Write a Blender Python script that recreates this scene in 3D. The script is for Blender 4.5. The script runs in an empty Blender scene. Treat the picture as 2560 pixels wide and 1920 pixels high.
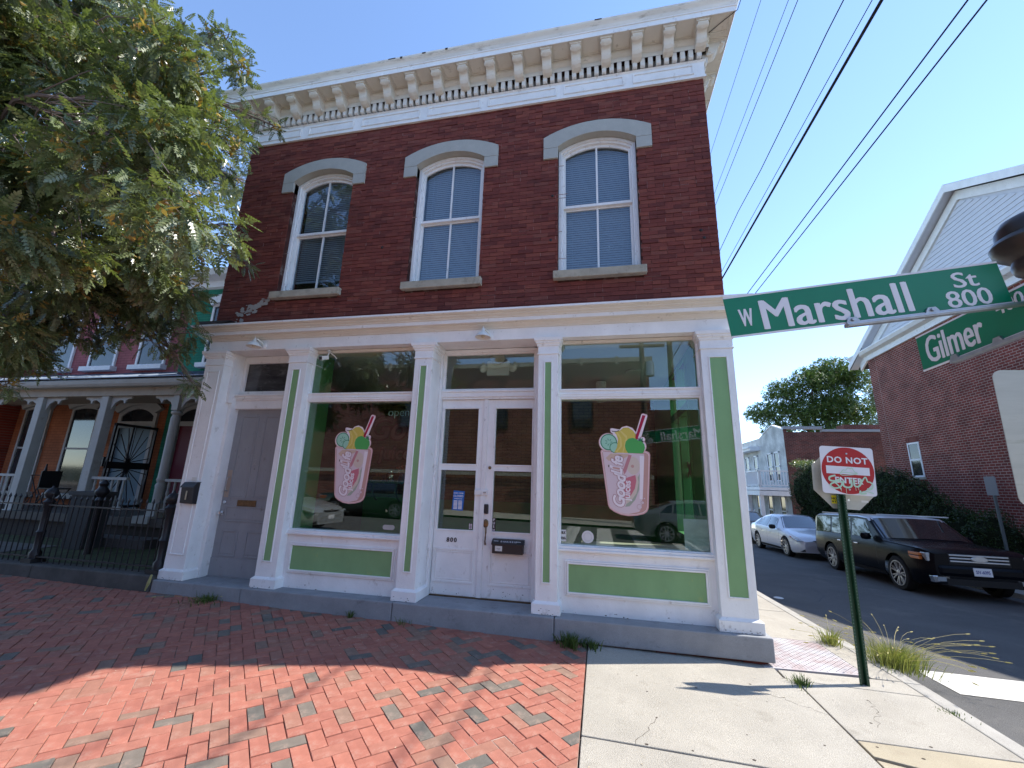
import bpy, bmesh, math, random
from mathutils import Vector, Matrix
random.seed(7)
R = math.radians
S = bpy.context.scene
COL = S.collection

# ---------------------------------------------------------------- camera, world, sun, exposure
cam = bpy.data.cameras.new('camera'); camo = bpy.data.objects.new('camera', cam); COL.objects.link(camo)
S.camera = camo
cam.sensor_width = 36.0; cam.lens = 36.0 * 1041.32 / 2560.0; cam.clip_start = 0.05; cam.clip_end = 2000
r0 = (0.97917097, 0.20085939, 0.02966031); r1 = (-0.01884987, 0.23538238, -0.97172003); r2 = (-0.20216061, 0.95092094, 0.23426576)
camo.matrix_world = Matrix(((r0[0], -r1[0], -r2[0], 0.0), (r0[1], -r1[1], -r2[1], -5.1), (r0[2], -r1[2], -r2[2], 1.635), (0, 0, 0, 1)))
S.render.resolution_x = 1024; S.render.resolution_y = 768
W = bpy.data.worlds.new('World'); S.world = W; W.use_nodes = True
wn = W.node_tree.nodes; wl = W.node_tree.links; wn.clear()
sky = wn.new('ShaderNodeTexSky'); sky.sky_type = 'NISHITA'; sky.sun_disc = False
SUN_AZ = R(18.9); SUN_EL = R(51.2)           # azimuth from +X towards +Y
sky.sun_elevation = SUN_EL; sky.sun_rotation = R(90) - SUN_AZ
sky.air_density = 0.9; sky.dust_density = 0.0; sky.ozone_density = 2.2; sky.altitude = 1500
bg = wn.new('ShaderNodeBackground'); bg.inputs['Strength'].default_value = 0.142
wo = wn.new('ShaderNodeOutputWorld')
wl.new(sky.outputs[0], bg.inputs['Color']); wl.new(bg.outputs[0], wo.inputs['Surface'])
sun = bpy.data.lights.new('sun', 'SUN'); suno = bpy.data.objects.new('sun', sun); COL.objects.link(suno)
sun.energy = 2.9; sun.angle = R(0.53); sun.color = (1.0, 0.95, 0.87)
sd = Vector((math.cos(SUN_AZ) * math.cos(SUN_EL), math.sin(SUN_AZ) * math.cos(SUN_EL), math.sin(SUN_EL)))
suno.rotation_euler = sd.to_track_quat('Z', 'Y').to_euler(); suno.location = sd * 50
S.view_settings.view_transform = 'Standard'; S.view_settings.look = 'None'
S.view_settings.exposure = 1.62; S.view_settings.gamma = 1.0; S.view_settings.use_curve_mapping = False

def G(x, y):
    """height of the pavement level at x, y"""
    return -0.0134 * x - 0.03 * max(0.0, y)

# ---------------------------------------------------------------- materials
def mat(name, col, rough=0.8, spec=0.3, metal=0.0, var=0.0, vscale=3.0, bump=0.0, bscale=60.0, stain=None, stain_amt=0.0, sscale=4.0,
        stretch=(1, 1, 1), rand=None, fine=0.0, coat=0.0, bdist=0.01):
    m = bpy.data.materials.new(name); m.use_nodes = True
    n = m.node_tree.nodes; l = m.node_tree.links
    b = n['Principled BSDF']
    b.inputs['Roughness'].default_value = rough; b.inputs['Metallic'].default_value = metal
    b.inputs['Specular IOR Level'].default_value = spec; b.inputs['Coat Weight'].default_value = coat
    b.inputs['Coat Roughness'].default_value = 0.05
    tc = n.new('ShaderNodeTexCoord'); mp = n.new('ShaderNodeMapping'); mp.inputs['Scale'].default_value = stretch
    l.new(tc.outputs['Object'], mp.inputs['Vector'])
    def noise(s, d=5, r=0.6):
        t = n.new('ShaderNodeTexNoise'); t.inputs['Scale'].default_value = s; t.inputs['Detail'].default_value = d; t.inputs['Roughness'].default_value = r
        l.new(mp.outputs[0], t.inputs['Vector']); return t.outputs['Fac']
    def ramp(f, a, bb):
        t = n.new('ShaderNodeMapRange'); t.inputs['From Min'].default_value = a; t.inputs['From Max'].default_value = bb
        l.new(f, t.inputs['Value']); return t.outputs[0]
    def mix(f, a, c2, mode='MIX'):
        t = n.new('ShaderNodeMix'); t.data_type = 'RGBA'; t.blend_type = mode
        if hasattr(f, 'links'): l.new(f, t.inputs[0])
        else: t.inputs[0].default_value = f
        for s, v in ((6, a), (7, c2)):
            if hasattr(v, 'links'): l.new(v, t.inputs[s])
            else: t.inputs[s].default_value = (*v, 1)
        return t.outputs[2]
    c = col
    if rand:                                     # list of (threshold, colour): a colour per brick
        oi = n.new('ShaderNodeObjectInfo'); ge = n.new('ShaderNodeNewGeometry'); ad = n.new('ShaderNodeMath'); ad.operation = 'ADD'
        fr = n.new('ShaderNodeMath'); fr.operation = 'FRACT'
        l.new(oi.outputs['Random'], ad.inputs[0]); l.new(ge.outputs['Random Per Island'], ad.inputs[1]); l.new(ad.outputs[0], fr.inputs[0])
        cr = n.new('ShaderNodeValToRGB'); cr.color_ramp.interpolation = 'CONSTANT'
        e = cr.color_ramp.elements
        while len(e) < len(rand): e.new(0.5)
        for i, (p, q) in enumerate(rand): e[i].position = p; e[i].color = (*q, 1)
        l.new(fr.outputs[0], cr.inputs[0]); c = cr.outputs[0]
    if var:
        dk = tuple(max(0, v * (1 - var)) for v in (col if not rand else (1, 1, 1))); lt = tuple(v * (1 + var) for v in (col if not rand else (1, 1, 1)))
        v = mix(ramp(noise(vscale), 0.3, 0.7), dk, lt)
        c = mix(1.0, c, v, 'MULTIPLY') if rand else v
    if fine:
        c = mix(1.0, c, mix(ramp(noise(300, 2), 0.3, 0.7), (1 - fine,) * 3, (1 + fine,) * 3), 'MULTIPLY')
    if stain:
        t = n.new('ShaderNodeMath'); t.operation = 'MULTIPLY'
        l.new(ramp(noise(sscale, 8, 0.7), 0.62 - stain_amt * 0.25, 0.75), t.inputs[0]); t.inputs[1].default_value = 0.85
        c = mix(t.outputs[0], c, stain)
    if hasattr(c, 'links'): l.new(c, b.inputs['Base Color'])
    else: b.inputs['Base Color'].default_value = (*c, 1)
    if bump:
        bn = n.new('ShaderNodeBump'); bn.inputs['Strength'].default_value = bump; bn.inputs['Distance'].default_value = bdist
        l.new(noise(bscale, 6, 0.65), bn.inputs['Height']); l.new(bn.outputs[0], b.inputs['Normal'])
    return m

def brickmat(name, c1, c2, mortar, bw, bh, mort, axis='XZ', bump=0.6, stain=None, msm=0.1):
    m = bpy.data.materials.new(name); m.use_nodes = True
    n = m.node_tree.nodes; l = m.node_tree.links; b = n['Principled BSDF']; b.inputs['Roughness'].default_value = 0.85
    b.inputs['Specular IOR Level'].default_value = 0.2
    tc = n.new('ShaderNodeTexCoord'); sp = n.new('ShaderNodeSeparateXYZ'); cb = n.new('ShaderNodeCombineXYZ')
    l.new(tc.outputs['Object'], sp.inputs[0])
    l.new(sp.outputs['X' if axis[0] == 'X' else 'Y'], cb.inputs[0]); l.new(sp.outputs['Z' if axis[1] == 'Z' else 'Y'], cb.inputs[1])
    t = n.new('ShaderNodeTexBrick'); t.inputs['Scale'].default_value = 1.0
    t.inputs['Brick Width'].default_value = bw; t.inputs['Row Height'].default_value = bh; t.inputs['Mortar Size'].default_value = mort
    t.inputs['Mortar Smooth'].default_value = msm; t.inputs['Color1'].default_value = (*c1, 1); t.inputs['Color2'].default_value = (*c2, 1)
    t.inputs['Mortar'].default_value = (*mortar, 1); t.inputs['Bias'].default_value = 0.0
    l.new(cb.outputs[0], t.inputs['Vector'])
    nz = n.new('ShaderNodeTexNoise'); nz.inputs['Scale'].default_value = 1.6; nz.inputs['Detail'].default_value = 8
    l.new(tc.outputs['Object'], nz.inputs['Vector'])
    mr = n.new('ShaderNodeMapRange'); mr.inputs['From Min'].default_value = 0.3; mr.inputs['From Max'].default_value = 0.7; mr.inputs['To Min'].default_value = 0.7; mr.inputs['To Max'].default_value = 1.2
    l.new(nz.outputs['Fac'], mr.inputs['Value'])
    mx = n.new('ShaderNodeMix'); mx.data_type = 'RGBA'; mx.blend_type = 'MULTIPLY'; mx.inputs[0].default_value = 1
    l.new(t.outputs['Color'], mx.inputs[6]); l.new(mr.outputs[0], mx.inputs[7]); l.new(mx.outputs[2], b.inputs['Base Color'])
    bn = n.new('ShaderNodeBump'); bn.inputs['Strength'].default_value = bump; bn.inputs['Distance'].default_value = 0.01; bn.invert = True
    l.new(t.outputs['Fac'], bn.inputs['Height']); l.new(bn.outputs[0], b.inputs['Normal'])
    return m

def glassmat(name, tint=(0.9, 0.95, 0.93), base=0.05, rough=0.0, ior=1.5):
    m = bpy.data.materials.new(name); m.use_nodes = True
    n = m.node_tree.nodes; l = m.node_tree.links; n.clear()
    o = n.new('ShaderNodeOutputMaterial'); tr = n.new('ShaderNodeBsdfTransparent'); tr.inputs[0].default_value = (*tint, 1)
    gl = n.new('ShaderNodeBsdfGlossy'); gl.inputs['Roughness'].default_value = rough; gl.inputs['Color'].default_value = (0.95, 0.97, 1, 1)
    fr = n.new('ShaderNodeFresnel'); ge = n.new('ShaderNodeNewGeometry'); mi = n.new('ShaderNodeMapRange')
    mi.inputs['To Min'].default_value = ior; mi.inputs['To Max'].default_value = 1 / ior      # the same reflection on both faces of a thin pane
    l.new(ge.outputs['Backfacing'], mi.inputs['Value']); l.new(mi.outputs[0], fr.inputs['IOR'])
    mr = n.new('ShaderNodeMapRange'); mr.inputs['To Min'].default_value = base; mr.inputs['To Max'].default_value = 1.0
    l.new(fr.outputs[0], mr.inputs['Value'])
    mx = n.new('ShaderNodeMixShader'); l.new(mr.outputs[0], mx.inputs[0]); l.new(tr.outputs[0], mx.inputs[1]); l.new(gl.outputs[0], mx.inputs[2])
    l.new(mx.outputs[0], o.inputs['Surface'])
    return m

def leafmat(name, c1, c2, trans=0.35, rough=0.4, spec=0.5):
    m = bpy.data.materials.new(name); m.use_nodes = True
    n = m.node_tree.nodes; l = m.node_tree.links; b = n['Principled BSDF']; o = n['Material Output']
    b.inputs['Roughness'].default_value = rough; b.inputs['Specular IOR Level'].default_value = spec
    ge = n.new('ShaderNodeNewGeometry'); cr = n.new('ShaderNodeValToRGB'); cr.color_ramp.elements[0].color = (*c1, 1); cr.color_ramp.elements[1].color = (*c2, 1)
    l.new(ge.outputs['Random Per Island'], cr.inputs[0]); l.new(cr.outputs[0], b.inputs['Base Color'])
    t = n.new('ShaderNodeBsdfTranslucent'); mm = n.new('ShaderNodeMix'); mm.data_type = 'RGBA'; mm.blend_type = 'MULTIPLY'; mm.inputs[0].default_value = 1
    l.new(cr.outputs[0], mm.inputs[6]); mm.inputs[7].default_value = (1.5, 1.6, 0.6, 1); l.new(mm.outputs[2], t.inputs[0])
    mx = n.new('ShaderNodeMixShader'); mx.inputs[0].default_value = trans
    l.new(b.outputs[0], mx.inputs[1]); l.new(t.outputs[0], mx.inputs[2]); l.new(mx.outputs[0], o.inputs['Surface'])
    return m

M = {}
M['white'] = mat('white_paint', (0.80, 0.80, 0.79), 0.55, 0.35, var=0.07, vscale=3.5, bump=0.5, bscale=38, stain=(0.42, 0.38, 0.33), stain_amt=0.10, sscale=9, stretch=(1, 1, 0.7), bdist=0.006)
M['white_worn'] = mat('worn_white_paint', (0.77, 0.77, 0.76), 0.6, 0.3, var=0.07, vscale=5, bump=0.5, bscale=70, stain=(0.30, 0.27, 0.24), stain_amt=0.18, sscale=22, stretch=(1, 1, 0.5), bdist=0.004)
M['cornice'] = mat('weathered_cornice_paint', (0.72, 0.69, 0.63), 0.7, 0.25, var=0.12, vscale=3, bump=0.4, bscale=50, stain=(0.20, 0.17, 0.13), stain_amt=0.3, sscale=11, stretch=(0.35, 1, 2), bdist=0.004)
M['soffit'] = mat('soffit_paint_warm_bounce', (0.70, 0.66, 0.58), 0.75, 0.2, var=0.06, vscale=4, bump=0.2, bscale=60, stain=(0.3, 0.26, 0.2), stain_amt=0.1, sscale=8)  # warm light bounced up from the sunlit pavement is put into this paint colour
M['green'] = mat('green_paint', (0.205, 0.36, 0.165), 0.5, 0.35, var=0.08, vscale=4, bump=0.12, bscale=40, stain=(0.36, 0.42, 0.12), stain_amt=0.05, sscale=5, stretch=(1, 1, 0.5), bdist=0.003)
M['grey_door'] = mat('grey_door_paint', (0.29, 0.30, 0.315), 0.55, 0.35, var=0.07, vscale=6, bump=0.3, bscale=50, stain=(0.12, 0.11, 0.11), stain_amt=0.1, sscale=18, stretch=(1, 1, 0.4), bdist=0.003)
M['mortar'] = mat('dark_mortar', (0.065, 0.028, 0.024), 0.95, 0.1, var=0.3, vscale=6, stain=(0.30, 0.25, 0.22), stain_amt=0.35, sscale=7)
M['brick'] = mat('dark_red_brick', (0.19, 0.042, 0.033), 0.75, 0.25, var=0.14, vscale=9, fine=0.12, bump=0.7, bscale=70, stain=(0.055, 0.022, 0.018), stain_amt=0.30, sscale=1.3,
    rand=[(0, (0.150, 0.036, 0.026)), (0.2, (0.172, 0.042, 0.030)), (0.42, (0.122, 0.030, 0.023)), (0.6, (0.200, 0.054, 0.036)), (0.75, (0.160, 0.041, 0.029)), (0.9, (0.182, 0.056, 0.040))], bdist=0.004)
M['stone'] = mat('grey_lintel_stone', (0.40, 0.395, 0.355), 0.85, 0.2, var=0.06, vscale=8, fine=0.12, bump=0.3, bscale=120, bdist=0.003)
M['sill'] = mat('sandstone_sill', (0.40, 0.36, 0.28), 0.9, 0.15, var=0.15, vscale=7, bump=0.4, bscale=90, stain=(0.14, 0.13, 0.10), stain_amt=0.3, sscale=8)
M['step'] = mat('grey_granite_step', (0.27, 0.275, 0.285), 0.85, 0.2, var=0.12, vscale=5, fine=0.15, bump=0.35, bscale=140, stain=(0.13, 0.13, 0.14), stain_amt=0.15, sscale=6, bdist=0.004)
M['paver'] = mat('clay_paver', (0.42, 0.14, 0.09), 0.88, 0.2, var=0.13, vscale=14, fine=0.14, bump=0.5, bscale=160,
    rand=[(0, (0.335, 0.128, 0.092)), (0.22, (0.36, 0.138, 0.098)), (0.42, (0.315, 0.118, 0.086)), (0.58, (0.335, 0.136, 0.098)), (0.72, (0.30, 0.140, 0.100)), (0.84, (0.235, 0.148, 0.110)), (0.91, (0.165, 0.138, 0.114)), (0.96, (0.13, 0.118, 0.102))],
    stain=(0.36, 0.24, 0.19), stain_amt=0.3, sscale=7, bdist=0.004)
M['joint'] = mat('paver_joint_sand', (0.20, 0.12, 0.095), 0.95, 0.1, var=0.6, vscale=1.2, stain=(0.62, 0.52, 0.45), stain_amt=0.85, sscale=1.6)
M['concrete'] = mat('pale_concrete', (0.375, 0.345, 0.295), 0.9, 0.15, var=0.13, vscale=1.6, fine=0.38, bump=0.9, bscale=130, stain=(0.26, 0.235, 0.195), stain_amt=0.28, sscale=3.2, bdist=0.008)
M['concrete2'] = mat('yellowed_concrete', (0.36, 0.31, 0.225), 0.9, 0.15, var=0.1, vscale=2.0, fine=0.2, bump=0.5, bscale=150, stain=(0.27, 0.22, 0.16), stain_amt=0.2, sscale=3, bdist=0.006)
M['kerb'] = mat('granite_kerb', (0.35, 0.33, 0.295), 0.85, 0.2, var=0.12, vscale=6, fine=0.25, bump=0.5, bscale=120, bdist=0.006)
M['dirt'] = mat('dark_joint_dirt', (0.07, 0.055, 0.045), 0.95, 0.1, var=0.4, vscale=10)
M['asphalt'] = mat('worn_asphalt', (0.10, 0.097, 0.094), 0.9, 0.25, var=0.16, vscale=0.9, fine=0.6, bump=0.8, bscale=220, stain=(0.17, 0.16, 0.145), stain_amt=0.25, sscale=1.2, bdist=0.008)
M['roadpaint'] = mat('road_paint', (0.55, 0.53, 0.48), 0.8, 0.2, var=0.05, vscale=4, fine=0.12, stain=(0.25, 0.24, 0.22), stain_amt=0.18, sscale=9)
M['plate'] = mat('rusty_steel_plate', (0.42, 0.40, 0.40), 0.6, 0.5, var=0.1, vscale=4, bump=0.3, bscale=80, stain=(0.24, 0.10, 0.07), stain_amt=0.75, sscale=3)
M['glass'] = glassmat('shop_glass', (0.84, 0.90, 0.86), 0.03)
M['glass_up'] = glassmat('old_window_glass', (0.80, 0.86, 0.90), 0.03)
M['glass_far'] = mat('dark_window_glass', (0.03, 0.035, 0.04), 0.06, 0.5, var=.6, vscale=1.5)
M['dusty'] = mat('dusty_transom_glass', (0.055, 0.055, 0.057), 0.15, 0.6, var=0.5, vscale=3, stain=(0.2, 0.2, 0.2), stain_amt=0.3, sscale=4, stretch=(1, 1, 3))
M['black'] = mat('black_metal', (0.018, 0.018, 0.02), 0.45, 0.5, bump=0.1, bscale=60)
M['iron'] = mat('black_cast_iron', (0.012, 0.012, 0.015), 0.5, 0.45, bump=0.3, bscale=70)
M['brass'] = mat('aged_brass', (0.20, 0.13, 0.07), 0.4, 0.5, metal=0.8, var=0.3, vscale=30)
M['chrome'] = mat('chrome', (0.75, 0.75, 0.76), 0.12, 0.5, metal=1.0)
M['steel'] = mat('galvanised_steel', (0.45, 0.46, 0.48), 0.38, 0.5, metal=0.85, var=0.12, vscale=20, bump=0.1)
M['alu'] = mat('bare_aluminium_sign_back', (0.47, 0.46, 0.41), 0.42, 0.5, metal=0.55, var=0.07, vscale=3, stretch=(1, 1, 8), stain=(0.30, 0.29, 0.22), stain_amt=0.15, sscale=3)
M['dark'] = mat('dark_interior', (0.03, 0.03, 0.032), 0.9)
M['blind'] = mat('slatted_blind', (0.36, 0.38, 0.41), 0.6)
M['int_green'] = mat('interior_green_paint', (0.10, 0.30, 0.09), 0.6, var=0.04)
M['int_white'] = mat('interior_ceiling_paint', (0.62, 0.64, 0.66), 0.8)
M['int_back'] = brickmat('interior_yellow_brick', (0.20, 0.17, 0.07), (0.17, 0.14, 0.06), (0.09, 0.08, 0.04), 0.22, 0.07, 0.006)
M['int_floor'] = mat('interior_floor', (0.12, 0.10, 0.085), 0.5, var=0.1)
M['wood'] = mat('pale_timber', (0.50, 0.45, 0.36), 0.6, var=0.1, vscale=4, stretch=(0.3, 4, 4))
M['offwhite'] = mat('off_white_plastic', (0.68, 0.67, 0.62), 0.5)
M['sign_green'] = mat('sign_green_sheeting', (0.0, 0.185, 0.090), 0.38, 0.5, var=0.04, vscale=6)
M['sign_white'] = mat('sign_white_sheeting', (0.74, 0.72, 0.74), 0.4, 0.45, var=0.02)
M['sign_red'] = mat('sign_red_sheeting', (0.42, 0.008, 0.012), 0.38, 0.5, var=0.05, vscale=6)
M['graffiti'] = mat('pale_green_marker', (0.50, 0.68, 0.50), 0.5)
M['marker'] = mat('faded_brown_marker', (0.15, 0.12, 0.10), 0.7)
M['post_green'] = mat('dark_green_post_paint', (0.012, 0.055, 0.026), 0.35, 0.5, var=0.15, vscale=9, bump=0.1)
M['yellow'] = mat('yellow_sticker', (0.75, 0.66, 0.03), 0.5)
M['blue_sticker'] = mat('blue_sticker', (0.03, 0.16, 0.32), 0.5)
M['blue'] = mat('blue_sign', (0.02, 0.14, 0.45), 0.4)
M['finial'] = mat('rusted_brown_finial', (0.028, 0.017, 0.012), 0.38, 0.45, var=0.4, vscale=9, stain=(0.09, 0.055, 0.03), stain_amt=0.3, sscale=9)
M['wire'] = mat('black_cable', (0.015, 0.015, 0.018), 0.6)
M['pink'] = brickmat('pink_painted_brick', (0.36, 0.125, 0.125), (0.33, 0.11, 0.115), (0.17, 0.055, 0.06), 0.22, 0.075, 0.004)
M['orange'] = brickmat('orange_painted_brick', (0.36, 0.13, 0.055), (0.33, 0.115, 0.05), (0.16, 0.06, 0.03), 0.22, 0.075, 0.004)
M['teal'] = brickmat('green_painted_brick', (0.03, 0.21, 0.13), (0.028, 0.19, 0.12), (0.015, 0.11, 0.07), 0.22, 0.075, 0.004)
M['redhouse'] = brickmat('bright_red_brick', (0.50, 0.10, 0.06), (0.42, 0.08, 0.05), (0.4, 0.2, 0.15), 0.22, 0.075, 0.008)
M['rbrick'] = brickmat('modern_red_brick', (0.215, 0.045, 0.032), (0.145, 0.034, 0.026), (0.36, 0.26, 0.22), 0.21, 0.081, 0.009, 'YZ', 0.4)
M['rbrickx'] = brickmat('modern_red_brick_end', (0.215, 0.045, 0.032), (0.145, 0.034, 0.026), (0.36, 0.26, 0.22), 0.21, 0.081, 0.009, 'XZ', 0.4)
M['dbrick'] = brickmat('old_brown_brick', (0.17, 0.055, 0.042), (0.10, 0.04, 0.034), (0.20, 0.13, 0.11), 0.22, 0.075, 0.010, 'XZ')
M['wbrick'] = brickmat('white_painted_brick', (0.62, 0.62, 0.58), (0.58, 0.58, 0.55), (0.40, 0.40, 0.38), 0.22, 0.075, 0.006, 'YZ')
M['porch'] = mat('grey_porch_paint', (0.40, 0.42, 0.40), 0.7, var=0.08, bump=0.2, stain=(0.25, 0.22, 0.18), stain_amt=0.15, sscale=3)
M['porch_soff'] = mat('porch_beam_paint', (0.36, 0.33, 0.27), 0.8, var=0.12, vscale=3, stain=(0.2, 0.15, 0.1), stain_amt=0.3, sscale=3)
M['tin'] = mat('blue_grey_tin_roof', (0.22, 0.27, 0.35), 0.45, 0.5, var=0.12, vscale=2, stain=(0.12, 0.14, 0.18), stain_amt=0.3, sscale=2)
M['siding'] = mat('white_vinyl_siding', (0.60, 0.61, 0.65), 0.6, var=0.03)
M['shingle'] = mat('dark_shingles', (0.07, 0.065, 0.065), 0.9, var=0.2, vscale=20, bump=0.5)
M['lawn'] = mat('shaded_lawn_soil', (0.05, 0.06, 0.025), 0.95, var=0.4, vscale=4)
M['bark'] = mat('brown_bark', (0.10, 0.075, 0.055), 0.9, var=0.3, vscale=12, bump=0.8, bscale=30)
M['twig'] = mat('grey_twig', (0.16, 0.12, 0.10), 0.85, var=0.2)
M['leaf'] = leafmat('ash_leaf', (0.080, 0.112, 0.046), (0.165, 0.195, 0.092), 0.26, 0.36, 0.9)
M['seed'] = leafmat('brown_seed_cluster', (0.28, 0.17, 0.06), (0.38, 0.28, 0.10), 0.3, 0.6, 0.3)
M['leaf_far'] = leafmat('far_leaf', (0.035, 0.07, 0.016), (0.085, 0.13, 0.035), 0.28, 0.5, 0.4)
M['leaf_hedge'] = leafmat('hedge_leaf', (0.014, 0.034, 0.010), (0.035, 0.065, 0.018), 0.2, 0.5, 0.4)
M['grass'] = leafmat('weed_blade', (0.11, 0.14, 0.045), (0.27, 0.27, 0.12), 0.35, 0.5, 0.4)
M['grass_dark'] = leafmat('shaded_weed', (0.05, 0.09, 0.02), (0.11, 0.15, 0.05), 0.3, 0.5, 0.4)
M['straw'] = leafmat('dry_seed_head', (0.42, 0.36, 0.16), (0.50, 0.45, 0.24), 0.35, 0.6, 0.2)
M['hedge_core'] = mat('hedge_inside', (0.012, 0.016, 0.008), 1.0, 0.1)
M['poster'] = mat('paper', (0.62, 0.62, 0.60), 0.7)

# ---------------------------------------------------------------- mesh helpers
class MB:
    def __init__(s, xf=None): s.v = []; s.f = []; s.xf = xf; s.bev = 0
    def add(s, vs, fs):
        o = len(s.v)
        if s.xf is not None: vs = [tuple(s.xf @ Vector(p)) for p in vs]
        s.v += [tuple(p) for p in vs]; s.f += [tuple(i + o for i in f) for f in fs]; return s
    def box(s, x0, x1, y0, y1, z0, z1):
        return s.add([(x0, y0, z0), (x1, y0, z0), (x1, y1, z0), (x0, y1, z0), (x0, y0, z1), (x1, y0, z1), (x1, y1, z1), (x0, y1, z1)],
                     [(0, 3, 2, 1), (4, 5, 6, 7), (0, 1, 5, 4), (1, 2, 6, 5), (2, 3, 7, 6), (3, 0, 4, 7)])
    def quad(s, a, b, c, d): return s.add([a, b, c, d], [(0, 1, 2, 3)])
    def prism(s, poly, a, b, axis='y'):
        """poly = list of 2D points; extruded from a to b along axis (x: poly=(y,z); y: (x,z); z: (x,y))"""
        n = len(poly)
        def P(p, t): return (t, p[0], p[1]) if axis == 'x' else (p[0], t, p[1]) if axis == 'y' else (p[0], p[1], t)
        return s.add([P(p, a) for p in poly] + [P(p, b) for p in poly],
                     [tuple(range(n)), tuple(reversed(range(n, 2 * n)))] + [(i, (i + 1) % n, n + (i + 1) % n, n + i) for i in range(n)])
    def ring(s, outer, inner, a, b, axis='y'):
        """open band between two equal-length polylines, extruded"""
        n = len(outer)
        def P(p, t): return (t, p[0], p[1]) if axis == 'x' else (p[0], t, p[1])
        vs = [P(p, a) for p in outer] + [P(p, a) for p in inner] + [P(p, b) for p in outer] + [P(p, b) for p in inner]
        fs = []
        for i in range(n - 1):
            fs += [(i, i + 1, n + i + 1, n + i), (2 * n + i + 1, 2 * n + i, 3 * n + i, 3 * n + i + 1), (i + 1, i, 2 * n + i, 2 * n + i + 1), (n + i, n + i + 1, 3 * n + i + 1, 3 * n + i)]
        fs += [(0, n, 3 * n, 2 * n), (n - 1, 3 * n - 1, 4 * n - 1, 2 * n - 1)]
        return s.add(vs, fs)
    def tube(s, pts, r, n=8, caps=True):
        pts = [Vector(p) for p in pts]; vs = []; fs = []
        rr = r if isinstance(r, (list, tuple)) else [r] * len(pts)
        for i, p in enumerate(pts):
            d = (pts[min(i + 1, len(pts) - 1)] - pts[max(i - 1, 0)])
            if d.length < 1e-9: d = Vector((0, 0, 1))
            d.normalize(); u = d.cross(Vector((0, 0, 1)))
            if u.length < 1e-3: u = d.cross(Vector((1, 0, 0)))
            u.normalize(); w = d.cross(u)
            for k in range(n):
                a = 2 * math.pi * k / n; vs.append(p + (u * math.cos(a) + w * math.sin(a)) * rr[i])
        for i in range(len(pts) - 1):
            for k in range(n):
                k2 = (k + 1) % n; fs.append((i * n + k, i * n + k2, (i + 1) * n + k2, (i + 1) * n + k))
        if caps: fs += [tuple(reversed(range(n))), tuple(range((len(pts) - 1) * n, len(pts) * n))]
        return s.add(vs, fs)
    def lathe(s, prof, c=(0, 0, 0), n=16, m=None, caps=True):
        """prof = (r,z) list about a vertical axis through c; m = optional matrix"""
        vs = []; fs = []
        for r, zz in prof:
            for k in range(n):
                a = 2 * math.pi * k / n; p = Vector((r * math.cos(a), r * math.sin(a), zz))
                if m is not None: p = m @ p
                vs.append((p.x + c[0], p.y + c[1], p.z + c[2]))
        for i in range(len(prof) - 1):
            for k in range(n):
                k2 = (k + 1) % n; fs.append((i * n + k, i * n + k2, (i + 1) * n + k2, (i + 1) * n + k))
        if caps: fs += [tuple(reversed(range(n))), tuple(range((len(prof) - 1) * n, len(prof) * n))]
        return s.add(vs, fs)
    def mesh(s, name, m=None, smooth=False):
        me = bpy.data.meshes.new(name); me.from_pydata(s.v, [], s.f)
        if m is not None: me.materials.append(M[m] if isinstance(m, str) else m)
        if smooth:
            for p in me.polygons: p.use_smooth = True
            try: me.set_sharp_from_angle(angle=R(38))
            except Exception: pass
        me.update(); return me
    def build(s, name, m, parent=None, smooth=False, bevel=0, recalc=True, **kw):
        me = s.mesh(name, m, smooth)
        if recalc:
            bm = bmesh.new(); bm.from_mesh(me); bmesh.ops.recalc_face_normals(bm, faces=bm.faces); bm.to_mesh(me); bm.free()
            if smooth:
                try: me.set_sharp_from_angle(angle=R(38))
                except Exception: pass
        return link(name, me, parent, bevel, **kw)

def link(name, me, parent=None, bevel=0, label=None, cat=None, group=None, kind=None, loc=None):
    o = bpy.data.objects.new(name, me); COL.objects.link(o)
    if loc is not None: o.location = loc
    if parent is not None: attach(o, parent)
    if bevel:
        b = o.modifiers.new('bevel', 'BEVEL'); b.width = bevel; b.segments = 2; b.limit_method = 'ANGLE'; b.angle_limit = R(40)
    tag(o, label, cat, group, kind); return o
def world(o):
    return (world(o.parent) @ o.matrix_parent_inverse @ o.matrix_basis) if o.parent else o.matrix_basis
def attach(o, parent):
    """parent without moving: vertices are in world space, so undo the parent's transform"""
    o.parent = parent; o.matrix_parent_inverse = world(parent).inverted()
def tag(o, label=None, cat=None, group=None, kind=None):
    if label: o['label'] = label
    if cat: o['category'] = cat
    if group: o['group'] = group
    if kind: o['kind'] = kind
    return o
def thing(name, label, cat, loc=(0, 0, 0), rz=0.0, group=None, rx=0.0):
    o = bpy.data.objects.new(name, None); o.empty_display_size = 0.1; COL.objects.link(o)
    o.location = loc; o.rotation_euler = (rx, 0, rz); return tag(o, label, cat, group)
def local(o, parent):
    o.parent = parent; o.matrix_parent_inverse = Matrix.Identity(4); return o
def children(o): return [c for c in bpy.data.objects if c.parent == o]
def copy_tree(o, kids, parent=None):
    c = o.copy(); COL.objects.link(c)
    if parent is not None: c.parent = parent
    for ch in kids.get(o.name, []): copy_tree(ch, kids, c)
    return c
def kidmap():
    k = {}
    for o in bpy.data.objects:
        if o.parent: k.setdefault(o.parent.name, []).append(o)
    return k

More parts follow.
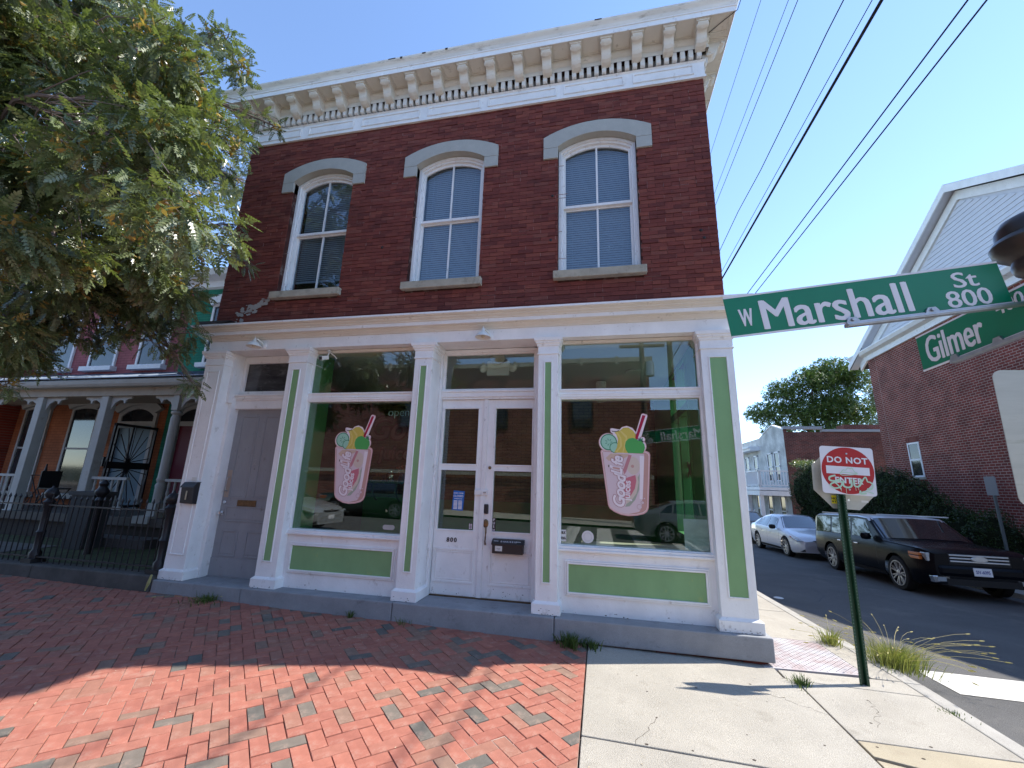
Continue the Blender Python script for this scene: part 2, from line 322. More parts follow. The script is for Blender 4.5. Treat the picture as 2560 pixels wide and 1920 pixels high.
def text(s, size, m, name, parent=None, loc=(0, 0, 0), rot=(R(90), 0, 0), bold=0.0, shear=0.0, ext=0.001, align='CENTER', sx=1.0, spacing=1.0, world=True):
    c = bpy.data.curves.new('txt', 'FONT'); c.body = s; c.size = size; c.extrude = ext; c.offset = bold; c.shear = shear
    c.align_x = align; c.align_y = 'CENTER'; c.space_character = spacing; c.resolution_u = 3
    t = bpy.data.objects.new('txt', c); COL.objects.link(t)
    dg = bpy.context.evaluated_depsgraph_get(); me = bpy.data.meshes.new_from_object(t.evaluated_get(dg))
    bpy.data.objects.remove(t); me.name = name
    mx = Matrix.Translation(loc) @ (Matrix.Rotation(rot[2], 4, 'Z') @ Matrix.Rotation(rot[1], 4, 'Y') @ Matrix.Rotation(rot[0], 4, 'X')) @ Matrix.Diagonal((sx, 1, 1, 1))
    me.transform(mx); me.materials.clear(); me.materials.append(M[m] if isinstance(m, str) else m)
    o = bpy.data.objects.new(name, me); COL.objects.link(o)
    if parent is not None:
        if world: attach(o, parent)
        else: local(o, parent)
    return o

def fit(o, mx, u, v, w, h, par):
    """scale flat lettering to width w and height h with its lower left corner at u, v of a sign whose frame is mx"""
    xs = [q.co.x for q in o.data.vertices]; zs = [q.co.z for q in o.data.vertices]
    sx_, sz_ = w / (max(xs) - min(xs)), h / (max(zs) - min(zs))
    o.data.transform(mx @ Matrix.Translation((u - min(xs) * sx_, -.0028, v - min(zs) * sz_)) @ Matrix.Diagonal((sx_, 1, sz_, 1))); attach(o, par); return o
def clip(poly, x0, x1, y0, y1):
    def cut(p, f):
        out = []
        for i in range(len(p)):
            a, b = p[i - 1], p[i]; fa, fb = f(a), f(b)
            if (fa >= 0) != (fb >= 0):
                t = fa / (fa - fb); out.append((a[0] + (b[0] - a[0]) * t, a[1] + (b[1] - a[1]) * t))
            if fb >= 0: out.append(b)
        return out
    for f in (lambda p: p[0] - x0, lambda p: x1 - p[0], lambda p: p[1] - y0, lambda p: y1 - p[1]):
        poly = cut(poly, f)
        if len(poly) < 3: return []
    return poly
def area(p): return abs(sum(p[i - 1][0] * p[i][1] - p[i][0] * p[i - 1][1] for i in range(len(p)))) / 2
def inview(x, y, z):
    v = Vector((x, y + 5.1, z - 1.635)); d = v.dot(Vector(r2))
    if d < 0.1: return None
    px = 1280 + 1041.3 * v.dot(Vector(r0)) / d; py = 960 + 1041.3 * v.dot(Vector(r1)) / d
    return (px, py) if -20 < px < 2580 and -20 < py < 1940 else None
TREEBLOBS = [(-7.49,-3.03,7.92,0.5,0.45,0.33,1.0),(-13.9,-1.2,12.81,0.4,0.37,0.27,1.0),(-8.99,-2.35,8.42,0.46,0.42,0.3,1.0),(-6.33,-3.11,5.88,0.4,0.37,0.27,1.0),(-8.32,-2.44,6.88,0.53,0.49,0.36,1.0),(-6.92,-2.76,5.7,0.55,0.5,0.37,1.0),(-7.42,-2.51,5.38,0.49,0.45,0.32,1.0),(-7.71,-2.26,5.1,0.48,0.44,0.32,1.0),(-5.33,-3.0,3.8,0.37,0.34,0.25,1.0),(-5.41,-2.89,3.54,0.54,0.5,0.36,1.0),(-7.75,-1.89,3.81,0.43,0.39,0.29,0.8),(-6.69,-2.22,3.3,0.49,0.45,0.33,0.8),(-7.07,-2.88,8.23,0.39,0.36,0.26,1.0),(-6.07,-3.15,6.85,0.53,0.49,0.36,1.0),(-6.71,-2.84,6.93,0.41,0.37,0.27,1.0),(-7.0,-2.74,6.72,0.44,0.4,0.29,1.0),(-10.1,-1.43,8.27,0.39,0.36,0.26,1.0),(-8.58,-1.91,6.98,0.55,0.5,0.36,1.0),(-6.27,-2.67,4.98,0.36,0.33,0.24,1.0),(-5.25,-2.94,4.27,0.44,0.41,0.3,1.0),(-6.63,-2.36,4.47,0.44,0.4,0.29,1.0),(-4.6,-3.1,3.38,0.38,0.35,0.25,1.0),(-9.47,-0.95,4.5,0.46,0.42,0.3,0.8),(-5.78,-2.37,2.97,0.39,0.35,0.26,0.8),(-11.13,-1.27,12.76,0.36,0.33,0.24,1.0),(-10.11,-1.46,11.16,0.37,0.34,0.24,1.0),(-10.1,-1.22,10.29,0.47,0.43,0.31,1.0),(-7.14,-2.37,7.02,0.38,0.34,0.25,1.0),(-6.93,-2.31,6.65,0.39,0.36,0.26,1.0),(-6.77,-2.35,5.97,0.38,0.35,0.26,1.0),(-7.66,-1.8,6.06,0.45,0.41,0.3,1.0),(-5.15,-2.83,4.35,0.4,0.36,0.27,1.0),(-7.3,-1.78,5.1,0.5,0.45,0.33,1.0),(-5.41,-2.54,3.89,0.44,0.41,0.3,1.0),(-7.46,-1.5,3.91,0.5,0.45,0.33,0.8),(-8.18,-1.06,3.87,0.48,0.44,0.32,0.8),(-10.34,-1.05,12.62,0.55,0.5,0.37,1.0),(-7.67,-2.15,9.15,0.55,0.5,0.37,1.0),(-8.72,-1.51,9.36,0.46,0.42,0.31,1.0),(-8.61,-1.36,8.75,0.42,0.38,0.28,1.0),(-6.4,-2.22,6.74,0.54,0.5,0.36,1.0),(-5.8,-2.39,5.82,0.48,0.44,0.32,1.0),(-8.34,-1.03,6.92,0.5,0.46,0.33,1.0),(-5.7,-2.24,4.86,0.44,0.41,0.29,1.0),(-7.62,-1.24,5.38,0.41,0.38,0.27,1.0),(-4.64,-2.73,3.51,0.44,0.4,0.29,1.0),(-6.09,-1.88,3.67,0.51,0.47,0.34,0.8),(-8.9,-1.34,11.46,0.5,0.46,0.34,1.0),(-7.72,-1.75,9.58,0.52,0.48,0.35,1.0),(-8.27,-1.33,9.6,0.43,0.4,0.29,1.0),(-8.69,-0.91,9.45,0.54,0.49,0.36,1.0),(-6.81,-1.72,7.5,0.49,0.45,0.33,1.0),(-7.95,-1.18,7.54,0.53,0.49,0.36,1.0),(-6.3,-1.73,6.15,0.53,0.48,0.35,1.0),(-4.0,-2.92,4.11,0.54,0.49,0.36,1.0),(-4.99,-2.23,4.3,0.52,0.48,0.35,1.0),(-5.68,-1.74,4.21,0.42,0.39,0.28,1.0),(-6.22,-1.46,4.04,0.38,0.35,0.25,0.8),(-8.01,-1.36,11.44,0.38,0.35,0.25,1.0),(-5.16,-2.63,7.52,0.5,0.46,0.34,1.0),(-6.67,-1.83,8.74,0.5,0.46,0.33,1.0),(-5.14,-2.31,6.76,0.53,0.49,0.35,1.0),(-5.9,-1.82,7.03,0.54,0.49,0.36,1.0),(-4.02,-2.72,4.93,0.42,0.39,0.28,1.0),(-6.42,-1.4,6.46,0.37,0.34,0.25,1.0),(-5.46,-1.71,5.28,0.44,0.4,0.29,1.0),(-6.21,-1.12,5.28,0.54,0.49,0.36,1.0),(-4.79,-1.97,3.91,0.43,0.39,0.29,1.0),(-5.83,-1.18,4.1,0.45,0.41,0.3,0.8),(-3.66,-2.93,5.17,0.43,0.4,0.29,1.0),(-5.46,-1.53,6.7,0.48,0.44,0.32,1.0),(-3.55,-2.83,4.4,0.4,0.36,0.26,1.0),(-6.14,-0.97,6.19,0.44,0.4,0.29,1.0),(-3.3,-2.77,3.64,0.55,0.51,0.37,1.0),(-5.04,-1.62,4.26,0.55,0.5,0.37,1.0),(-4.87,-1.54,3.71,0.39,0.36,0.26,0.8),(-4.7,-1.64,5.87,0.51,0.47,0.34,1.0),(-5.1,-0.75,7.09,0.16,0.16,0.13,0.1),(-4.63,-0.8,6.71,0.1,0.1,0.08,0.05),(-5.11,-0.8,6.63,0.18,0.18,0.14,0.14),(-5.28,-0.9,5.93,0.22,0.22,0.18,0.14),(-5.14,-0.7,5.19,0.14,0.14,0.11,0.08),(-4.87,-0.6,4.58,0.1,0.1,0.08,0.03),(-5.07,-0.65,4.83,0.12,0.12,0.1,0.05),(-5.51,-0.5,2.86,0.12,0.12,0.1,0.07),(-5.78,-0.6,3.3,0.2,0.2,0.16,0.16),(-5.53,-0.7,3.55,0.25,0.25,0.2,0.2),(-5.84,-0.9,3.37,0.2,0.2,0.16,0.12),(-6.99,-1.4,3.03,0.2,0.2,0.16,0.2),(-7.05,-1.5,2.64,0.16,0.16,0.13,0.12),(-5.17,-1.4,7.72,0.25,0.25,0.2,0.35),(-4.9,-1.3,7.28,0.25,0.25,0.2,0.3),(-5.89,-1.2,3.76,0.34,0.34,0.27,0.8),(-6.3,-1.4,3.86,0.36,0.36,0.29,0.9),(-5.82,-1.0,4.2,0.32,0.32,0.26,0.7),(-6.81,-1.5,3.68,0.36,0.36,0.29,0.9),(-6.14,-1.1,3.48,0.22,0.22,0.18,0.35),(-6.63,-1.3,3.43,0.26,0.26,0.21,0.4),(-6.89,-1.6,3.32,0.34,0.34,0.27,0.7),(-5.74,-0.9,3.71,0.2,0.2,0.16,0.3),(-5.54,-0.8,4.04,0.2,0.2,0.16,0.3),(-6.9,-1.4,2.98,0.22,0.22,0.18,0.3),(-6.98,-1.6,3.07,0.3,0.3,0.24,0.5),(-6.57,-1.0,3.31,0.12,0.12,0.1,0.12),(-8.95,2.36,8.69,0.7,0.7,0.5,0.7),(-9.48,0.04,9.14,0.7,0.7,0.5,0.7),(-11.19,2.73,8.39,0.7,0.7,0.5,0.7),(-7.99,0.0,9.46,0.7,0.7,0.5,0.7),(-12.47,1.64,8.51,0.7,0.7,0.5,0.7),(-7.58,2.29,9.47,0.7,0.7,0.5,0.7),(-8.02,1.36,7.88,0.7,0.7,0.5,0.7),(-12.2,2.27,9.41,0.7,0.7,0.5,0.7),(-9.34,1.11,8.73,0.7,0.7,0.5,0.7),(-9.39,0.81,8.92,0.7,0.7,0.5,0.7),(-11.9,0.09,7.72,0.7,0.7,0.5,0.7),(-10.31,2.23,8.03,0.7,0.7,0.5,0.7),(-10.82,2.22,8.1,0.7,0.7,0.5,0.7),(-10.13,1.93,8.37,0.7,0.7,0.5,0.7),(-11.85,2.22,8.93,0.7,0.7,0.5,0.7),(-11.96,2.58,8.84,0.7,0.7,0.5,0.7),(-8.23,2.5,8.54,0.7,0.7,0.5,0.7),(-9.06,1.01,8.84,0.7,0.7,0.5,0.7),(-12.55,1.11,8.56,0.7,0.7,0.5,0.7),(-8.13,2.19,9.33,0.7,0.7,0.5,0.7),(-8.22,3.11,8.77,0.7,0.7,0.5,0.7),(-9.61,1.5,8.02,0.7,0.7,0.5,0.7),(-9.31,-1.87,6.31,0.8,0.8,0.6,0.8),(-11.54,-3.74,8.78,0.8,0.8,0.6,0.8),(-10.11,-3.84,8.63,0.8,0.8,0.6,0.8),(-10.25,-3.52,7.56,0.8,0.8,0.6,0.8),(-8.53,-4.12,6.64,0.8,0.8,0.6,0.8),(-10.12,-0.77,9.66,0.8,0.8,0.6,0.8),(-10.9,-1.11,6.12,0.8,0.8,0.6,0.8),(-10.96,-0.69,8.53,0.8,0.8,0.6,0.8),(-10.71,-1.93,7.74,0.8,0.8,0.6,0.8),(-10.31,-0.56,9.89,0.8,0.8,0.6,0.8),(-11.7,-1.18,9.76,0.8,0.8,0.6,0.8),(-10.07,-2.4,7.24,0.8,0.8,0.6,0.8),(-10.56,-2.01,8.29,0.8,0.8,0.6,0.8),(-12.04,-0.01,6.81,0.8,0.8,0.6,0.8),(-10.31,-3.85,8.38,0.8,0.8,0.6,0.8),(-12.2,-3.19,7.29,0.8,0.8,0.6,0.8),(-11.25,-2.46,6.3,0.8,0.8,0.6,0.8),(-10.54,-0.98,8.37,0.8,0.8,0.6,0.8),(-8.62,-0.24,7.7,0.8,0.8,0.6,0.8),(-10.63,-1.14,9.47,0.8,0.8,0.6,0.8),(-10.34,-1.6,8.64,0.8,0.8,0.6,0.8),(-10.44,-2.36,7.36,0.8,0.8,0.6,0.8),(-10.7,-2.52,9.13,0.8,0.8,0.6,0.8),(-11.86,-4.24,9.66,0.8,0.8,0.6,0.8),(-10.46,-1.45,9.63,0.8,0.8,0.6,0.8),(-9.56,-2.08,9.79,0.8,0.8,0.6,0.8)]
# ================================================================ GROUND, ROADS, PAVEMENT
def sheet(name, m, x0, x1, y0, y1, dz, nx=2, ny=2, **kw):
    b = MB(); xs = [x0 + (x1 - x0) * i / nx for i in range(nx + 1)]; ys = sorted(set([y0 + (y1 - y0) * i / ny for i in range(ny + 1)] + ([0.0] if y0 < 0 < y1 else [])))
    n = len(ys); vs = [(x, y, G(x, y) + dz) for x in xs for y in ys]
    b.add(vs, [(i * n + j, (i + 1) * n + j, (i + 1) * n + j + 1, i * n + j + 1) for i in range(nx) for j in range(n - 1)])
    return b.build(name, m, recalc=False, **kw)
sheet('ground', 'lawn', -400, 400, -400, 400, -0.25, 4, 8, kind='structure')
sheet('gilmer_road', 'asphalt', 2.80, 8.85, -14.5, 160, -0.125, 4, 20, kind='structure')
sheet('marshall_road', 'asphalt', -120, 120, -14.5, -5.6, -0.121, 20, 4, kind='structure')
sheet('stop_line', 'roadpaint', 3.31, 8.4, 0.20, 0.82, -0.120, 6, 1, kind='structure')
sheet('crosswalk_line', 'roadpaint', 3.4, 8.4, -3.4, -3.1, -0.120, 6, 1, kind='structure')
for k in range(7): sheet('crosswalk_bar', 'roadpaint', -1.4 + k * 1.25, -0.85 + k * 1.25, -14.2, -6.0, -0.1165, 1, 2, kind='structure')
sheet('far_pavement', 'concrete', -60, 40, -18.2, -14.5, -0.02, 10, 2, kind='structure')
sheet('east_pavement', 'concrete', 8.99, 40, -4.2, 90, -0.012, 10, 16, kind='structure')
b = MB()
for i in range(60):
    y = -14.5 + i * 1.6
    b.box(8.85, 8.99, y, y + 1.59, G(8.9, y) - 0.25, G(8.9, y + 0.8) - 0.004)
b.build('east_kerb', 'kerb', bevel=0.01, kind='structure')

# --- west kerb of the side street, stone by stone
kr = MB().box(2.735, 2.86, -14.5, -4.7, -0.3, -0.04).build('kerb', 'kerb', kind='structure', bevel=0.012)
y = -4.7; k = 0
while y < 34:
    L = 1.55 + 0.25 * math.sin(k * 2.1)
    bb = MB(); zs = [G(2.8, y), G(2.8, y + L)]
    x0, x1 = 2.722, 2.868 + 0.004 * math.sin(k)
    bb.add([(x0, y, zs[0] - .3), (x1, y, zs[0] - .3), (x1, y + L - .008, zs[1] - .3), (x0, y + L - .008, zs[1] - .3), (x0, y, zs[0]), (x1, y, zs[0] - .004), (x1, y + L - .008, zs[1] - .004), (x0, y + L - .008, zs[1])],
           [(0, 3, 2, 1), (4, 5, 6, 7), (0, 1, 5, 4), (1, 2, 6, 5), (2, 3, 7, 6), (3, 0, 4, 7)])
    bb.build('kerb_stone', 'kerb', kr, bevel=0.012); y += L; k += 1

# --- concrete pavement: slabs with open joints over dirt
pv = sheet('concrete_pavement', 'dirt', -0.165, 2.725, -5.6, 34, -0.022, 2, 10, kind='structure')
def slab(pts, m='concrete', lift=0.0):
    b = MB(); n = len(pts)
    top = [(x, y, G(x, y) + lift) for x, y in pts]; bot = [(x, y, G(x, y) - 0.06) for x, y in pts]
    b.add(top + bot, [tuple(range(n)), tuple(reversed(range(n, 2 * n)))] + [(i, n + i, n + (i + 1) % n, (i + 1) % n) for i in range(n)])
    return b.build('slab', m, pv, bevel=0.006)
slab([(-0.155, -1.765), (0.4, -1.77), (1.704, -1.80), (1.700, -0.336), (1.62, -0.30), (1.62, -0.02), (-0.155, -0.02)])
slab([(-0.155, -3.60), (1.71, -3.60), (1.708, -1.815), (-0.155, -1.780)])
slab([(-0.155, -5.55), (2.71, -5.55), (2.71, -3.61), (-0.155, -3.61)])
slab([(1.716, -1.268), (2.712, -1.243), (2.712, -0.345), (1.712, -0.345)])
slab([(1.720, -1.46), (2.712, -1.72), (2.712, -1.255), (1.718, -1.280)], 'concrete2')
slab([(1.722, -3.60), (2.712, -3.60), (2.712, -1.745), (1.720, -1.485)], 'concrete2', -0.006)
slab([(1.55, -0.335), (2.712, -0.335), (2.712, -0.055), (1.64, -0.125), (1.64, -0.30)])
slab([(2.462, -0.045), (2.712, -0.045), (2.712, 1.0), (2.462, 1.0)])
yy = 1.0
while yy < 30:
    slab([(1.56, yy + 0.012), (2.712, yy + 0.012), (2.712, yy + 1.5), (1.56, yy + 1.5)]); yy += 1.51
# steel plate with raised tread marks
sp = thing('steel_plate', 'rusty white steel checker plate set in the pavement beside the shop corner', 'cover plate', (2.0, 0.45, G(2.0, .45)))
b = MB(); q = [(1.53, -0.115), (2.452, -0.02), (2.452, 0.985), (1.53, 0.985)]
b.add([(x, y, G(x, y) + 0.004) for x, y in q] + [(x, y, G(x, y) - 0.05) for x, y in q], [(0, 1, 2, 3), (7, 6, 5, 4), (0, 4, 5, 1), (1, 5, 6, 2), (2, 6, 7, 3), (3, 7, 4, 0)])
b.build('plate', 'plate', sp)
b = MB(); ii = 0
for i in range(30):
    for j in range(32):
        x = 1.56 + i * 0.0305; y = -0.10 + j * 0.034; 
        if y < -0.11 + (x - 1.53) * 0.1 + 0.02 or y > 0.97: continue
        a = R(45) if (i + j) % 2 else R(-45); dx, dy = 0.011 * math.cos(a), 0.011 * math.sin(a); px, py = -dy * .3, dx * .3; z = G(x, y) + 0.0045
        b.add([(x - dx, y - dy, z), (x + px, y + py, z), (x + dx, y + dy, z), (x - px, y - py, z), (x, y, z + 0.004)], [(0, 1, 4), (1, 2, 4), (2, 3, 4), (3, 0, 4)])
b.build('tread_mark', 'plate', sp, recalc=False, kind='stuff')

# --- herringbone clay pavers
bp = sheet('brick_pavement', 'joint', -40, -0.165, -5.6, 0.03, -0.011, 4, 2, kind='structure')
Wd, X1, X0, Y0, Y1 = 0.1035, -0.168, -10.5, -4.2, -0.02
full = []; c45 = math.sqrt(0.5)
for i in range(-130, 130):
    for j in range(-130, 130):
        k = (i - j) % 4
        if k == 0: cell = (i, j, 2, 1)
        elif k == 3: cell = (i, j, 1, 2)
        else: continue
        g = 0.0023
        u0, v0, u1, v1 = cell[0] * Wd + g, cell[1] * Wd + g, (cell[0] + cell[2]) * Wd - g, (cell[1] + cell[3]) * Wd - g
        P4 = [((u * c45 - v * c45) - 4.9, (u * c45 + v * c45) - 2.2) for u, v in ((u0, v0), (u1, v0), (u1, v1), (u0, v1))]
        cx = sum(p[0] for p in P4) / 4; cy = sum(p[1] for p in P4) / 4
        if not (X0 - .2 < cx < X1 + .2 and Y0 - .2 < cy < Y1 + .2): continue
        pc = clip(P4, X0, X1, Y0, Y1)
        if len(pc) < 3 or area(pc) < 0.0006: continue
        d = math.hypot(cx, cy + 5.1); vis = inview(cx, cy, 0)
        full.append((d if vis else d + 100, cx, cy, pc))
full.sort(key=lambda t: t[0])
def paver_geo(b, pc, cx, cy, h):
    n = len(pc); tx, ty = random.uniform(-.025, .025), random.uniform(-.025, .025)
    def zz(x, y): return h + (x - cx) * tx + (y - cy) * ty
    ins = [(cx + (x - cx) * 0.965, cy + (y - cy) * 0.965) for x, y in pc]
    b.add([(x, y, zz(x, y)) for x, y in ins] + [(x, y, zz(x, y) - 0.0035) for x, y in pc] + [(x, y, h - 0.05) for x, y in pc],
          [tuple(range(n))] + [(i, n + i, n + (i + 1) % n, (i + 1) % n) for i in range(n)] + [(n + i, 2 * n + i, 2 * n + (i + 1) % n, n + (i + 1) % n) for i in range(n)])
rest = MB()
for idx, (d, cx, cy, pc) in enumerate(full):
    h = G(cx, cy) + random.uniform(-0.003, 0.003) + .006 * math.sin(cx * 2.1) * math.sin(cy * 2.7 + 1)
    if idx < 298:
        b = MB(); paver_geo(b, [(x - cx, y - cy) for x, y in pc], 0, 0, 0)
        me = b.mesh('brick', 'paver'); o = link('brick', me); o.parent = bp; o.location = (cx, cy, h)
    else: paver_geo(rest, pc, cx, cy, h)
rest.build('bricks_beyond', 'paver', bp, recalc=False, kind='stuff')
# scattered grit, petals and small leaves on the paving
b = MB()
for k in range(260):
    x = random.uniform(-8, 1.6) if k % 3 else random.gauss(-2.6, 0.5); y = random.uniform(-3.2, -0.25) if k % 3 else random.gauss(-0.75, 0.15); s = random.uniform(0.003, 0.010); z = G(x, y) + 0.004
    a = random.uniform(0, 6.28); ca, sa = math.cos(a) * s, math.sin(a) * s
    b.add([(x - ca, y - sa, z), (x + sa * .5, y - ca * .5, z + s * .3), (x + ca, y + sa, z), (x - sa * .5, y + ca * .5, z + s * .2)], [(0, 1, 2, 3)])
tag(b.build('leaf_litter', mat('dry_litter', (0.50, 0.42, 0.30), 0.8, var=0.3, vscale=50), recalc=False, kind='stuff'), 'pale dry leaf bits and petals scattered over the brick paving', 'litter')
b = MB()
for k in range(26):
    x = random.uniform(0.0, 2.5); y = random.uniform(-2.2, -0.5); r_ = random.uniform(0.004, 0.013); z = G(x, y) + 0.0012
    b.add([(x + r_ * math.cos(t * .785), y + r_ * .8 * math.sin(t * .785), z) for t in range(8)], [tuple(range(8))])
tag(b.build('gum_spots', 'dirt', recalc=False, kind='stuff'), 'dark flattened gum spots on the pale concrete pavement', 'gum')

rr_ = random.Random(17)
b = MB()                                                        # hairline cracks in the concrete slabs
for (x, y, a, n) in ((1.71, -1.0, 2.6, 16), (2.2, -.6, -1.9, 14), (.2, -1.77, 1.2, 10), (2.72, .6, 3.0, 9), (.9, -2.9, .4, 18)):
    for k in range(n):
        a2 = a + rr_.gauss(0, .45); x2, y2 = x + .045 * math.cos(a2), y + .045 * math.sin(a2); w = .0012 * rr_.uniform(.5, 1.6); nx, ny = -math.sin(a2) * w, math.cos(a2) * w; z = .0012
        b.add([(x + nx, y + ny, G(x, y) + z), (x - nx, y - ny, G(x, y) + z), (x2 - nx, y2 - ny, G(x2, y2) + z), (x2 + nx, y2 + ny, G(x2, y2) + z)], [(0, 1, 2, 3)]); x, y = x2, y2
b.build('hairline_crack', 'dirt', pv, recalc=False, kind='stuff')

# ================================================================ SHOP BUILDING
BL = thing('corner_shop_building', 'two storey dark red brick corner shop with white and green timber shopfront', 'building', (-2.2, 0, 0))
XL, XR = -5.90, 1.53
WIN = [-4.345, -2.155, 0.040]
# shell of the building behind the front
b = MB()
b.box(XL, XL + .3, 0.34, 12, -0.3, 8.0); b.box(XL + .3, XR - .3, 11.7, 12, -0.3, 8.0)
b.box(XR - .3, XR, 6.5, 12, -0.3, 8.0)
b.box(XR - .3, XR, 0.34, 6.5, 3.45, 8.0); b.box(XR - .3, XR, 0.34, 0.85, -0.3, 3.45); b.box(XR - .3, XR, 2.3, 6.5, -0.3, 3.45); b.box(XR - .3, XR, 0.85, 2.3, -0.3, 0.95)
b.build('side_wall', brickmat('side_wall_brick', (0.10, 0.062, 0.045), (0.085, 0.052, 0.04), (0.06, 0.045, 0.035), 0.207, 0.0592, 0.003, 'YZ'), BL)
MB().box(XL - .02, XR + .02, -0.1, 12.0, 8.0, 8.10).build('roof', 'shingle', BL)
# backing wall with window openings
b = MB(); xs = [XL] + sum([[c - .545, c + .545] for c in WIN], []) + [XR]
for i in range(0, 8, 2): b.box(xs[i], xs[i + 1], 0.012, 0.34, 3.66, 8.0)
for c in WIN: b.box(c - .545, c + .545, 0.012, 0.34, 3.66, 4.37); b.box(c - .545, c + .545, 0.012, 0.34, 6.62, 8.0)
b.build('wall_backing', 'mortar', BL)
# facing bricks, laid course by course
CH, BW = 0.0592, 0.2066; bricks = []
holes = [(c - .545, c + .545, 4.30, 6.62) for c in WIN]
row = 0; z = 3.86
while z < 7.27:
    off = (row % 2) * BW / 2 + (0.03 * math.sin(row * 1.7)); x = XL - BW + off
    x = XR - math.ceil((XR - XL) / BW + 1) * BW + ((row % 2) * BW / 2)
    while x < XR:
        hd = (row % 8 == 5)                                    # a header course now and then
        w = BW / 2 if hd else BW
        a, c_ = max(x, XL) + 0.0018, min(x + w, XR) - 0.0018; z0, z1 = z + 0.0030, min(z + CH - 0.0030, 7.262)
        segs = [(a, c_)]
        for hx0, hx1, hz0, hz1 in holes:
            if z1 > hz0 and z0 < hz1:
                ns = []
                for s0, s1 in segs:
                    if s1 <= hx0 or s0 >= hx1: ns.append((s0, s1))
                    else:
                        if s0 < hx0: ns.append((s0, hx0 - .001))
                        if s1 > hx1: ns.append((hx1 + .001, s1))
                segs = ns
        for s0, s1 in segs:
            if s1 - s0 > 0.018 and z1 - z0 > .01: bricks.append((s0, s1, z0, z1))
        x += w
    z += CH; row += 1
bricks.sort(key=lambda q: math.dist(((q[0] + q[1]) / 2, 0, (q[2] + q[3]) / 2), (0, -5.1, 1.635)) - 3 * (q[1] - q[0]))
rest = MB(); shared = {}
for idx, (x0, x1, z0, z1) in enumerate(bricks):
    pr = random.uniform(-0.006, 0.003); j = random.uniform(-.0006, .0006); jz = random.uniform(-.0010, .0010)
    if idx < 296:
        key = (round(x1 - x0, 3), round(z1 - z0, 4), idx % 4)
        if key not in shared:
            w, h = key[0] / 2, key[1] / 2; bb = MB()
            bb.add([(-w, 0, -h), (w, 0, -h), (w, 0, h), (-w, 0, h), (-w, .02, -h), (w, .02, -h), (w, .02, h), (-w, .02, h)], [(0, 1, 2, 3), (0, 4, 5, 1), (1, 5, 6, 2), (2, 6, 7, 3), (3, 7, 4, 0)])
            shared[key] = bb.mesh('brick', 'brick')
        o = link('brick', shared[key]); o.parent = BL; o.location = ((x0 + x1) / 2 + 2.2 + j, pr, (z0 + z1) / 2 + jz)
    else: rest.box(x0 + j, x1 + j, pr, 0.02, z0 + jz, z1 + jz)
rest.build('bricks_above', 'brick', BL, kind='stuff')
# peeling pale patch beside the left window sill
b = MB()
for k in range(70):
    t = random.random(); x = -5.55 + t * 0.62 + random.gauss(0, .05); zc = 4.02 + t * 0.36 + random.gauss(0, .045)
    if x > -4.97: continue
    n = 7; rr = random.uniform(.012, .045)
    b.add([(x + rr * math.cos(i * 6.28 / n) * random.uniform(.7, 1.5), -0.0045 - .0001 * k, zc + rr * .75 * math.sin(i * 6.28 / n) * random.uniform(.6, 1.2)) for i in range(n)], [tuple(range(n))])
b.build('bare_patch', mat('bare_stucco', (0.36, 0.33, 0.30), 0.9, var=0.1, vscale=20), BL, recalc=False)
# pale repointing left in some joints
b = MB()
for k in range(520):
    c = random.choice(bricks); 
    if random.random() < .72: x = c[0] - .0014; b.box(x - .0016, x + .0016, 0.002, 0.012, c[2], c[3])
    else: L = random.uniform(.06, .22); b.box(c[0], c[0] + L if c[0] + L < XR else XR, 0.002, 0.012, c[2] - .0024, c[2] - .0006)
b.build('pale_pointing', mat('pale_mortar', (0.36, 0.26, 0.23), 0.9), BL, recalc=False, kind='stuff')
for x, zz in ((-.60, 4.92), (-.58, 5.62), (1.33, 4.87), (1.36, 4.76), (-3.15, 5.05)):
    MB().lathe([(.012, -.015), (.022, -.004), (.016, .004), (.006, .012)], (x, -.008, zz), 8, Matrix.Rotation(R(90), 3, 'X')).build('wall_anchor', 'iron', BL)

def arc(xc, half, zs, zc, n=14):
    """points of a flat arch from left to right: springing height zs, crown zc"""
    s = zc - zs; r_ = (half * half + s * s) / (2 * s); a = math.asin(min(1, half / r_))
    return [(xc + r_ * math.sin(-a + 2 * a * i / n), zc - r_ + r_ * math.cos(-a + 2 * a * i / n)) for i in range(n + 1)]
def U(xc, half, z0, zs, zc, n=14): return [(xc - half, z0)] + arc(xc, half, zs, zc, n) + [(xc + half, z0)]

